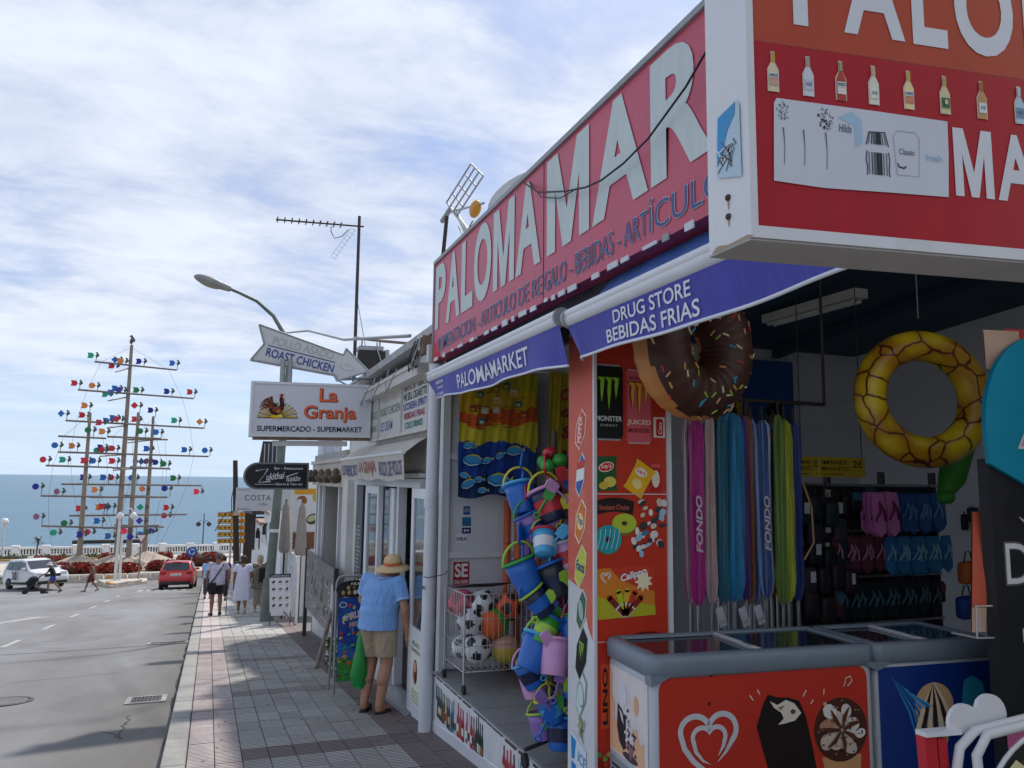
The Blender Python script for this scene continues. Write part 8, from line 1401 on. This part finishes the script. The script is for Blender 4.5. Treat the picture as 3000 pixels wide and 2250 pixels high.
    def dress(s, m_, hem, w0=.20, w1=.24):
        def fn(b):
            n = 26; v = []; wa = Vector(s.J['waist'])
            for z, f_ in ((1.36, .17), (1.2, .19), (1.0, w0), (.7, (w0+w1)/2), (hem, w1)):
                for k in range(n): a = 2*math.pi*k/n; r_ = f_*(1+(.05*math.sin(a*7) if z < .9 else 0)); v.append(s.W((wa.x+r_*math.cos(a), wa.y+r_*.78*math.sin(a), z)))
            b.add(v, [(i*n+k, (i+1)*n+k, (i+1)*n+(k+1) % n, i*n+(k+1) % n) for i in range(4) for k in range(n)]+[tuple(range(n)), tuple(range(5*n-1, 4*n-1, -1))], None)
            for a in 'lr': e, sh = s.j('ell_' if a == 'l' else 'elr'), s.j('sh'+a); cap(b, s.j('chest')+Vector((0, 0, .05)), sh, .11*s.h, .08*s.h); b.cyl(sh, sh+(e-sh)*.6, .08*s.h, .085*s.h, None, 14)
        return remeshed(fn, s.vx, 'dress', m_, s.t, 3)
    def hair(s, m_, long_=0.0, vol=1.0):
        def fn(b):
            hd = Vector(s.J['head']); h = s.h; ell(b, s.W(hd+Vector((0, -.022, .03))), (.088*h*vol, .095*h*vol, .10*h*vol), s.R)
            if long_: ell(b, s.W(hd+Vector((0, -.05, -.04))), (.085*h*vol, .06*h, .08*h+long_*h), s.R)
        return remeshed(fn, .012, 'hair', m_, s.t, 2)
    def shoes(s, m_, open_=False):
        for a in 'lr':
            an, to = s.j('an'+a), s.j('to'+a); d = (to-an); d.z = 0; d.normalize(); g = min(an.z, to.z)
            def fn(b): cap(b, an-d*.03*s.h+Vector((0, 0, -.045*s.h)), to+d*.02*s.h+Vector((0, 0, .0)), .045*s.h, .042*s.h)
            remeshed(fn, .012, 'shoe', m_, s.t, 2)
    def hat(s, m_, band, r=.19):
        c = s.W(Vector(s.J['head'])+Vector((0, -.005, .045))); up_v = s.R @ Vector((.0, -.14, 1)).normalized(); h = s.h
        q = M(); q.lathe(c, up_v, [(r*h, -.035*h), (r*1.0*h, -.028*h), (.13*h, .0), (.101*h, .008*h), (.098*h, .05*h), (.088*h, .09*h), (.06*h, .112*h), (.0, .118*h)], m_, 32, cap=False); q.lathe(c, up_v, [(r*.99*h, -.037*h), (.10*h, -.002)], m_, 32, cap=False); ht = q.build('hat', s.t)
        if band: q = M(); q.lathe(c, up_v, [(.103*h, .012*h), (.1005*h, .046*h)], band, 32, cap=False); q.build('hat_band', ht)
        return ht
g = gz(8.42)
# 1 man in the straw hat, peering into the grocery doorway
p = Pers('man in straw hat, pale blue polo and beige shorts peering into the grocery doorway', (1.70, 8.42, g), R_(-40), .985, .009, head=(.07, .16, 1.445), neck=(.03, .09, 1.38), shl=(-.20, .09, 1.34), shr=(.21, .05, 1.33), chest=(.01, .05, 1.20), waist=(0, .01, 1.02), ell_=(-.30, .16, 1.10), wrl=(-.22, .32, .98), elr=(.31, .0, 1.05), wrr=(.31, .06, .80), knl=(-.10, .05, .49), knr=(.11, .0, .49), anl=(-.11, -.06, .09), anr=(.09, -.10, .09), tol=(-.14, .10, .03), tor=(.12, .07, .03))
p.body('tan', True, 1.18); POLO = cloth('#7aa6de', .06); p.shirt(POLO, .66, .85, 1.18, 'polo_shirt'); p.shorts(cloth('#a39279'), .82, 'shorts', 1.22)
q = M(); q.torus(Fr(p.W((.03, .075, 1.385)), p.R @ Vector((1, 0, 0)), p.R @ Vector((0, 1, .25))), 0, 0, .075, .016, POLO, 24, 8); q.build('collar', p.t)
for a in 'lr':
    e, sh = p.j('ell_' if a == 'l' else 'elr'), p.j('sh'+a); q = M(); c = sh+(e-sh)*.61; d = (e-sh).normalized(); q.cyl(c-d*.008, c+d*.006, .0725, .0725, cloth('#a9c8ea'), 18); q.build('sleeve_trim', p.t)
STRAW = mat('straw', '#cdb488', rough=.8, var=.14, scale=40, bump=.4, bscale=120); p.hat(STRAW, cloth('#c96a48'), .195); p.hair(mat('grey_hair', (.22, .20, .18), rough=.8, var=.3, scale=40), 0, .93)
for a in 'lr':
    an, to = p.j('an'+a), p.j('to'+a); d = to-an; d.z = 0; d.normalize(); sd_ = Vector((-d.y, d.x, 0)); q = M(); c = an-d*.055; ff = Fr((c.x, c.y, g+.002), d, sd_); L_ = .255
    q.prism(ff, [(0, -.03), (.05, -.036), (.16, -.042), (.22, -.036), (L_, 0), (.22, .036), (.16, .042), (.05, .036), (0, .03)], 0, .018, mat('slipper_sole', (.03, .025, .022), rough=.7)); sh_ = q.build('slipper', p.t)
    q = M(); v = []
    for i in range(7):
        x = .10+.145*i/6; w = .045*(1-(i/6)**3*.55)
        for k in range(7): t = math.pi*k/6; v.append(ff.P(x, -w*math.cos(t), .018+.058*math.sin(t)*(1-.45*i/6)))
    q.add(v, [(i*7+k, i*7+k+1, (i+1)*7+k+1, (i+1)*7+k) for i in range(6) for k in range(6)], mat('slipper_upper', (.035, .028, .025), rough=.6), True); q.build('upper', sh_)
bgm = mat('green_plastic_bag', '#1f8a3c', rough=.35, var=.15, scale=8, spec=.5)
t_ = thing('carrier_bag', 'green plastic carrier bag hanging at the straw hatted man side', 'bag', (1.53, 8.46, -.5)); q = M(); v = []; n = 18; c = Vector((1.525, 8.46, -.02))
for z, rx, ry in ((-.02, .02, .015), (-.10, .035, .03), (-.25, .06, .05), (-.42, .085, .06), (-.52, .08, .055), (-.56, .04, .03)):
    for k in range(n): a = 2*math.pi*k/n; w = 1+.13*math.sin(a*5+z*20); v.append((c.x+rx*w*math.cos(a), c.y+ry*w*math.sin(a), z+.02))
q.add(v, [(i*n+k, (i+1)*n+k, (i+1)*n+(k+1) % n, i*n+(k+1) % n) for i in range(5) for k in range(n)]+[tuple(range(5*n, 6*n))], bgm, True); q.build('sack', t_); q = M(); q.tube([c+Vector((0, 0, -.04)), c+Vector((.0, .0, .06)), p.j('wrl')+Vector((0, 0, -.05))], .012, bgm, 6); q.build('handles', t_)
# 2 man with cane
g = gz(23.6); p = Pers('grey haired man with walking cane, lilac shirt and black shorts', (.25, 23.6, g), R_(4), .985, .014, knl=(-.11, .05, .5), anl=(-.12, -.02, .09), knr=(.10, .08, .5), anr=(.11, .05, .09), tol=(-.15, .12, .03), tor=(.14, .2, .03), elr=(.30, .02, 1.14), wrr=(.30, .12, .92), ell_=(-.27, .0, 1.14), wrl=(-.26, .1, .9))
p.body('brown'); p.shirt(mat('lilac_shirt', '#b3b0c2', rough=.85, var=.28, scale=5), .6, .84, 1.12); p.shorts(cloth('#1c1c20'), .78, 'shorts', 1.18); p.hair(mat('salt_hair', (.10, .10, .10), rough=.8, var=.5, scale=30), 0, 1.02); p.shoes(cloth('#17171b'))
BGK = cloth('#1a1b22'); q = M(); q.tube([p.W((.15, -.05, 1.42)), p.W((.05, -.155, 1.25)), p.W((-.10, -.165, 1.02)), p.W((-.18, -.12, .92))], .018, BGK, 6); t_ = thing('shoulder_bag', 'black shoulder bag on the back of the man with the cane', 'bag', tuple(p.W((-.15, -.15, .8)))); q.build('strap', t_); q = M(); q.rbox(Fr(p.W((-.15, -.17, .80)), p.R @ Vector((1, 0, 0)), (0, 0, 1)), -.13, .11, -.12, .12, -.05, .05, .03, BGK, 2); q.build('pouch', t_)
q = M(); h0 = p.j('wrr')+Vector((0, .04, -.07)); q.cyl(h0, (h0.x-.02, h0.y, gz(h0.y)), .011, None, BLACK, 8); t_ = thing('walking_cane', 'dark walking cane in the right hand of the man in lilac', 'cane', (h0.x, h0.y, gz(h0.y))); q.build('shaft', t_); q = M(); q.tube([h0, h0+Vector((0, .02, .02)), h0+Vector((0, -.06, .03))], .014, BLACK, 8); q.build('handle', t_)
# 3 woman in white dress
g = gz(24.0); p = Pers('woman in a loose white dress walking away on the pavement', (.93, 24.0, g), R_(-3), .93, .014, knl=(-.08, .05, .5), anl=(-.09, .02, .09), knr=(.09, -.02, .5), anr=(.10, -.22, .20), tol=(-.10, .17, .03), tor=(.10, -.20, .06), elr=(.27, .05, 1.14), wrr=(.22, .18, 1.0))
p.body('brown'); p.dress(mat('white_dress', '#d2d4e6', rough=.85, var=.06, scale=3), .40, .215, .26); p.hair(mat('brown_hair', (.06, .035, .025), rough=.7, var=.4, scale=30), .02, 1.12); p.shoes(cloth('#b8b4b0'))
# 4 woman in leopard blouse with black backpack
g = gz(24.3); p = Pers('blonde woman in dark leopard print blouse with black backpack', (1.40, 24.3, g), R_(0), .93, .014, knl=(-.08, .02, .5), knr=(.09, .05, .5), elr=(.28, -.03, 1.14), wrr=(.27, .05, .92), ell_=(-.28, .02, 1.12), wrl=(-.26, .12, .94))
LEO = mat('leopard_print', '#8a8470', rough=.85, var=.2, scale=10); t = LEO.node_tree; vo = t.nodes.new('ShaderNodeTexVoronoi'); vo.inputs['Scale'].default_value = 26; tcx = t.nodes.new('ShaderNodeTexCoord'); t.links.new(tcx.outputs['Object'], vo.inputs[0]); mr = t.nodes.new('ShaderNodeMapRange'); mr.inputs[1].default_value = .38; mr.inputs[2].default_value = .46; t.links.new(vo.outputs['Distance'], mr.inputs[0]); mx = t.nodes.new('ShaderNodeMix'); mx.data_type = 'RGBA'; pb_ = t.nodes['Principled BSDF']; src = pb_.inputs['Base Color'].links[0].from_socket; t.links.new(mr.outputs[0], mx.inputs[0]); t.links.new(src, mx.inputs[7]); mx.inputs[6].default_value = (.015, .014, .012, 1); t.links.new(mx.outputs[2], pb_.inputs['Base Color'])
p.body('fair'); p.shirt(LEO, .95, .72, 1.18, 'blouse', .18); p.shorts(cloth('#a39a88'), 1.75, 'trousers', 1.05); p.hair(mat('blonde_hair', (.36, .30, .22), rough=.7, var=.3, scale=30), .03, 1.12); p.shoes(cloth('#c8c0b0'))
t_ = thing('backpack', 'black backpack on the blonde woman shoulder', 'bag', tuple(p.W((.07, -.2, 1.15)))); q = M(); q.rbox(Fr(p.W((.08, -.21, 1.14)), p.R @ Vector((1, 0, 0)), (0, 0, 1)), -.12, .12, -.20, .22, -.07, .07, .06, BGK, 3); q.build('pack', t_); q = M(); q.tube([p.W((.16, -.16, 1.34)), p.W((.17, -.02, 1.49)), p.W((.15, .12, 1.38))], .02, BGK, 6); q.build('strap', t_)
# 5, 6 walkers ahead
g = gz(31); p = Pers('person in purple top walking ahead of the man with the cane', (.53, 31.0, g), 0, .93, .018); p.body('tan'); p.shirt(cloth('#5a1a70'), .6, .85); p.shorts(cloth('#22222a'), 1.8, 'trousers'); p.hair(mat('dark_hair', (.02, .017, .015), rough=.7), 0, 1.05); p.shoes(BGK)
g = gz(33); p = Pers('person in light blue shirt walking ahead at the kerb', (.02, 33.0, g), 0, .91, .018); p.body('tan'); p.shirt(cloth('#8fb4dc'), .6, .85, 1.15); p.shorts(cloth('#3a3a44'), 1.8, 'trousers'); p.hair(MATS['dark_hair'], 0, 1.05); p.shoes(BGK)
# 7 woman with pushchair crossing, 8 man crossing
g = gz(47.6)-.12; p = Pers('woman in black top, blue shorts and white sun hat pushing a pushchair', (-7.55, 47.6, g), R_(90), .93, .018, chest=(0, .08, 1.25), neck=(0, .14, 1.42), head=(0, .20, 1.54), shl=(-.17, .12, 1.37), shr=(.17, .12, 1.37), ell_=(-.2, .30, 1.12), elr=(.2, .30, 1.12), wrl=(-.2, .52, 1.0), wrr=(.2, .52, 1.0), knl=(-.1, .20, .5), anl=(-.1, .22, .09), tol=(-.1, .38, .03), knr=(.1, -.12, .5), anr=(.1, -.42, .16), tor=(.1, -.32, .04)); p.body('brown'); p.shirt(cloth('#15171c'), .5, .88); p.shorts(cloth('#2c4aa8'), .55); p.hat(cloth('#d8cccc'), None, .17); p.hair(MATS['dark_hair'], .03, .95); p.shoes(BGK)
t_ = thing('pushchair', 'black pushchair pushed across the road by the woman in the sun hat', 'pushchair', (-8.35, 47.6, g)); q = M(); yb = 47.6
q.tube([(-8.0, yb-.2, g+.98), (-8.15, yb-.2, g+.85), (-8.75, yb-.2, g+.12)], .018, BLACK, 6); q.tube([(-8.0, yb+.2, g+.98), (-8.15, yb+.2, g+.85), (-8.75, yb+.2, g+.12)], .018, BLACK, 6); q.tube([(-8.0, yb-.2, g+.98), (-8.0, yb+.2, g+.98)], .018, BLACK, 6); q.tube([(-8.45, yb-.2, g+.5), (-7.95, yb-.2, g+.12)], .018, BLACK, 6); q.tube([(-8.45, yb+.2, g+.5), (-7.95, yb+.2, g+.12)], .018, BLACK, 6); q.build('frame', t_)
q = M(); q.rbox(Fr((-8.45, yb+.18, g+.48), Vector((1, 0, .5)), Vector((-.5, 0, 1))), -.25, .15, -.08, .28, 0, .36, .06, BGK, 2); q.build('seat', t_); q = M(); q.ball((-8.42, yb, g+.72), (.24, .20, .18), BGK, 14, 9); q.build('hood', t_)
for x in (-8.75, -7.95):
    for y in (-.22, .22): q = M(); q.cyl((x, yb+y-.02, g+.11), (x, yb+y+.02, g+.11), .11, None, BLACK, 14); q.build('wheel', t_)
g = gz(48.0)-.12; p = Pers('bare legged walker in dark red patterned clothes crossing towards the right island', (-5.80, 48.0, g), R_(90), .90, .018, knl=(-.1, .20, .5), anl=(-.1, .30, .1), tol=(-.1, .46, .04), knr=(.1, -.08, .5), anr=(.1, -.36, .14), tor=(.1, -.24, .03), wrl=(-.25, .15, .92), wrr=(.25, -.12, .92), elr=(.24, -.12, 1.14)); p.body('brown'); p.shirt(cloth('#6a4438', .4), .5, .86); p.shorts(cloth('#5a2a1c', .5, 12), .85, 'shorts', 1.2); p.hair(MATS['brown_hair'], 0, 1.05); p.hat(cloth('#a08a70'), None, .14); p.shoes(cloth('#8a8078'))

# ------------------------------------------------------------------ cars
TYRE = mat('tyre', (.02, .02, .02), rough=.85); RIMM = mat('alloy', (.20, .20, .21), rough=.35, metal=.8); CGL = mat('car_glass', (.025, .03, .034), rough=.05, spec=.8, var=.1); CLR = mat('tail_lamp', (.45, .02, .015), rough=.2, spec=.6); CWL = mat('head_lamp', (.6, .62, .64), rough=.1, spec=.7)
def car(label, loc, yaw, L, Wd, H, paint, prof, glass, extras):
    """prof: outline in (x along length, z); narrower towards the roof. x=0 rear, x=L front"""
    t_ = thing('car', label, 'car', (0, 0, 0)); hw = Wd/2; belt = H*.60
    def hwz(z): return hw*(1-.0 if z <= belt else 1-.23*((z-belt)/(H-belt))**1.2)-(.05*hw if z < .3 else 0)
    n = len(prof); bm = M(); v = []; ys = (-1, -.88, -.5, 0, .5, .88, 1)
    for f_ in ys:
        for x, z in prof:
            bulge = 1-.06*abs(f_)**4; xx = L/2+(x-L/2)*(1 if abs(f_) < .9 else .985)*(1 if abs(f_) < .6 else .995); zz = z-(.035*(abs(f_) > .95) if z > belt else .0)-(.02*f_*f_ if z > belt*.9 else 0); v.append((f_*hwz(z), xx, zz))
    fcs = [(i*n+k, i*n+(k+1) % n, (i+1)*n+(k+1) % n, (i+1)*n+k) for i in range(len(ys)-1) for k in range(n)]+[tuple(range(n-1, -1, -1)), tuple(range((len(ys)-1)*n, len(ys)*n))]
    bm.add(v, fcs, paint, True); body = bm.build('body', t_); body.data.polygons[len(fcs)-1].use_smooth = False; body.data.polygons[len(fcs)-2].use_smooth = False
    for pts, nm in glass['side']:
        for s_ in (-1, 1): q = M(); q.add([(s_*(hwz(z)+.006-(.02*hw if False else 0)), x, z) for x, z in pts], [tuple(range(len(pts))) if s_ < 0 else tuple(reversed(range(len(pts))))], CGL); q.build(nm, t_)
    for (x0, z0, x1, z1, f0, f1, nm) in glass['cross']:
        d = Vector((0, x1-x0, z1-z0)).normalized(); nrm = Vector((0, -d.z, d.y)) if x0 < L/2 else Vector((0, d.z, -d.y)); o_ = nrm*.010; w0, w1 = hwz(z0)*f0, hwz(z1)*f1; q = M(); P4 = [Vector((-w0, x0, z0))+o_, Vector((w0, x0, z0))+o_, Vector((w1, x1, z1))+o_, Vector((-w1, x1, z1))+o_]; q.add(P4, [(0, 1, 2, 3) if x0 < L/2 else (3, 2, 1, 0)], CGL); q.build(nm, t_)
    r = .31
    for x in extras['axles']:
        for s_ in (-1, 1):
            q = M(); q.lathe((s_*(hw-.20), x, r), (s_, 0, 0), [(r*.65, 0), (r*.97, .0), (r, .03), (r, .17), (r*.95, .205), (r*.66, .21)], TYRE, 24); w_ = q.build('wheel', t_); q = M(); q.lathe((s_*(hw-.0), x, r), (s_, 0, 0), [(r*.56, 0), (r*.52, .014), (r*.2, .004), (0, .012)], RIMM, 24, cap=False)
            q.build('rim', w_)
    for nm, bx, mt_ in extras['boxes']: q = M(); q.rbox(Fr((0, 0, 0), (1, 0, 0), (0, 1, 0)), *bx, .012, mt_, 1); q.build(nm, t_)
    t_.location = loc; t_.rotation_euler = (math.atan(-SL)*math.cos(yaw), 0, yaw); return t_
CRED = mat('car_red', (.50, .015, .02), rough=.22, var=.05, coat=.6, spec=.5); CWHT = mat('car_white', (.70, .70, .69), rough=.25, var=.03, coat=.5, spec=.5); PLATE = mat('number_plate', (.65, .65, .62), rough=.5)
L = 3.95; pr = [(.12, .30), (.02, .42), (.0, .62), (.06, .84), (.16, .98), (.50, 1.40), (.62, 1.47), (1.5, 1.51), (2.0, 1.47), (2.85, 1.02), (3.3, .95), (3.8, .78), (3.93, .60), (3.93, .40), (3.8, .24), (2.6, .20), (1.3, .20), (.4, .22)]
rc = car('red hatchback seen from behind, driving down to the roundabout', (-1.62, 46.6, gz(46.6)-.12), R_(-3), L, 1.70, 1.51, CRED, pr, dict(side=[([(.62, 1.02), (1.55, 1.0), (1.55, 1.40), (.72, 1.38)], 'rear_window'), ([(1.62, 1.0), (2.65, 1.02), (2.0, 1.40), (1.62, 1.42)], 'front_window')], cross=[(.175, 1.0, .49, 1.385, .82, .86, 'rear_screen'), (2.80, 1.05, 2.05, 1.44, .86, .9, 'windscreen')]), dict(axles=(.72, 3.22), boxes=[('tail_lamp', (-.80, -.52, -.01, .14, .84, 1.0), CLR), ('tail_lamp', (.52, .80, -.01, .14, .84, 1.0), CLR), ('number_plate', (-.26, .26, -.015, .03, .70, .82), PLATE), ('bumper', (-.74, .74, -.03, .1, .26, .42), BLACK), ('brake_light', (-.25, .25, .44, .52, 1.42, 1.455), CLR), ('mirror', (-1.02, -.84, 2.35, 2.45, .98, 1.10), CRED), ('mirror', (.84, 1.02, 2.35, 2.45, .98, 1.10), CRED)]))
q = M()
for k in range(7): q.rect(Fr((-.20, -.018, .735), (1, 0, 0), (0, 0, 1)), .058*k+.015*(k > 3), .058*k+.015*(k > 3)+.034, 0, .055, 0, BK)
o = q.build('plate_lettering', None); o.parent = rc
L = 4.35; pr = [(.10, .32), (.0, .45), (.0, .75), (.05, 1.05), (.22, 1.58), (.40, 1.66), (2.0, 1.68), (2.55, 1.58), (3.30, 1.10), (3.55, 1.02), (4.15, .90), (4.32, .70), (4.35, .45), (4.22, .25), (3.0, .21), (1.5, .21), (.4, .23)]
mp_ = car('white people carrier taxi with a number on its door, facing right', (-10.45, 54.7, gz(54.7)-.12), R_(-147), L, 1.74, 1.68, CWHT, pr, dict(side=[([(.42, 1.10), (1.05, 1.08), (1.05, 1.52), (.52, 1.53)], 'rear_window'), ([(1.12, 1.08), (1.98, 1.07), (1.98, 1.55), (1.12, 1.53)], 'middle_window'), ([(2.05, 1.07), (3.05, 1.08), (2.60, 1.47), (2.05, 1.55)], 'front_window')], cross=[(.06, 1.08, .20, 1.52, .84, .86, 'rear_screen'), (3.28, 1.12, 2.60, 1.55, .86, .92, 'windscreen')]), dict(axles=(.75, 3.50), boxes=[('head_lamp', (-.80, -.48, 4.05, 4.27, .72, .90), CWL), ('head_lamp', (.48, .80, 4.05, 4.27, .72, .90), CWL), ('grille', (-.42, .42, 4.2, 4.34, .66, .82), BLACK), ('bumper', (-.78, .78, 4.22, 4.375, .28, .44), BLACK), ('number_plate', (-.26, .26, 4.32, 4.385, .50, .62), PLATE), ('sill', (-.89, -.84, 1.2, 3.05, .28, .40), BLACK), ('sill', (.84, .89, 1.2, 3.05, .28, .40), BLACK), ('taxi_light', (-.14, .14, 1.35, 1.50, 1.68, 1.80), PLATE), ('mirror', (-1.04, -.86, 2.85, 2.97, 1.04, 1.20), CWHT), ('mirror', (.86, 1.04, 2.85, 2.97, 1.04, 1.20), CWHT)]))
q = M()
for s_ in (-1, 1): q.text(Fr((s_*.885, 1.95 if s_ < 0 else 1.25, .52), (0, -s_*-1 if s_ > 0 else -1, 0), (0, 0, 1)), '30', 0, .62, 0, .46, .0, BK, .03)
o = q.build('door_number', None); o.parent = mp_
L = 4.2; pr = [(.10, .30), (.0, .45), (.02, .75), (.20, .98), (.75, 1.36), (1.0, 1.42), (1.9, 1.44), (2.3, 1.40), (3.05, .98), (3.5, .90), (4.05, .74), (4.2, .55), (4.18, .35), (4.05, .22), (2.6, .20), (1.3, .20), (.4, .22)]
car('white saloon car cut off by the left edge of the photo', (-16.0, 58.0, gz(58)-.12), R_(-112), L, 1.72, 1.44, CWHT, pr, dict(side=[([(.85, .98), (1.85, .97), (1.85, 1.33), (1.05, 1.33)], 'rear_window'), ([(1.92, .97), (2.9, .98), (2.28, 1.34), (1.92, 1.34)], 'front_window')], cross=[(.22, 1.0, .74, 1.34, .84, .86, 'rear_screen'), (3.02, 1.0, 2.34, 1.38, .86, .92, 'windscreen')]), dict(axles=(.75, 3.35), boxes=[('head_lamp', (-.80, -.46, 3.92, 4.12, .62, .78), CWL), ('head_lamp', (.46, .80, 3.92, 4.12, .62, .78), CWL), ('grille', (-.4, .4, 4.1, 4.2, .40, .56), BLACK), ('bumper', (-.74, .74, 4.05, 4.215, .24, .34), BLACK), ('mirror', (-1.02, -.84, 2.65, 2.75, .96, 1.08), CWHT), ('mirror', (.84, 1.02, 2.65, 2.75, .96, 1.08), CWHT)]))
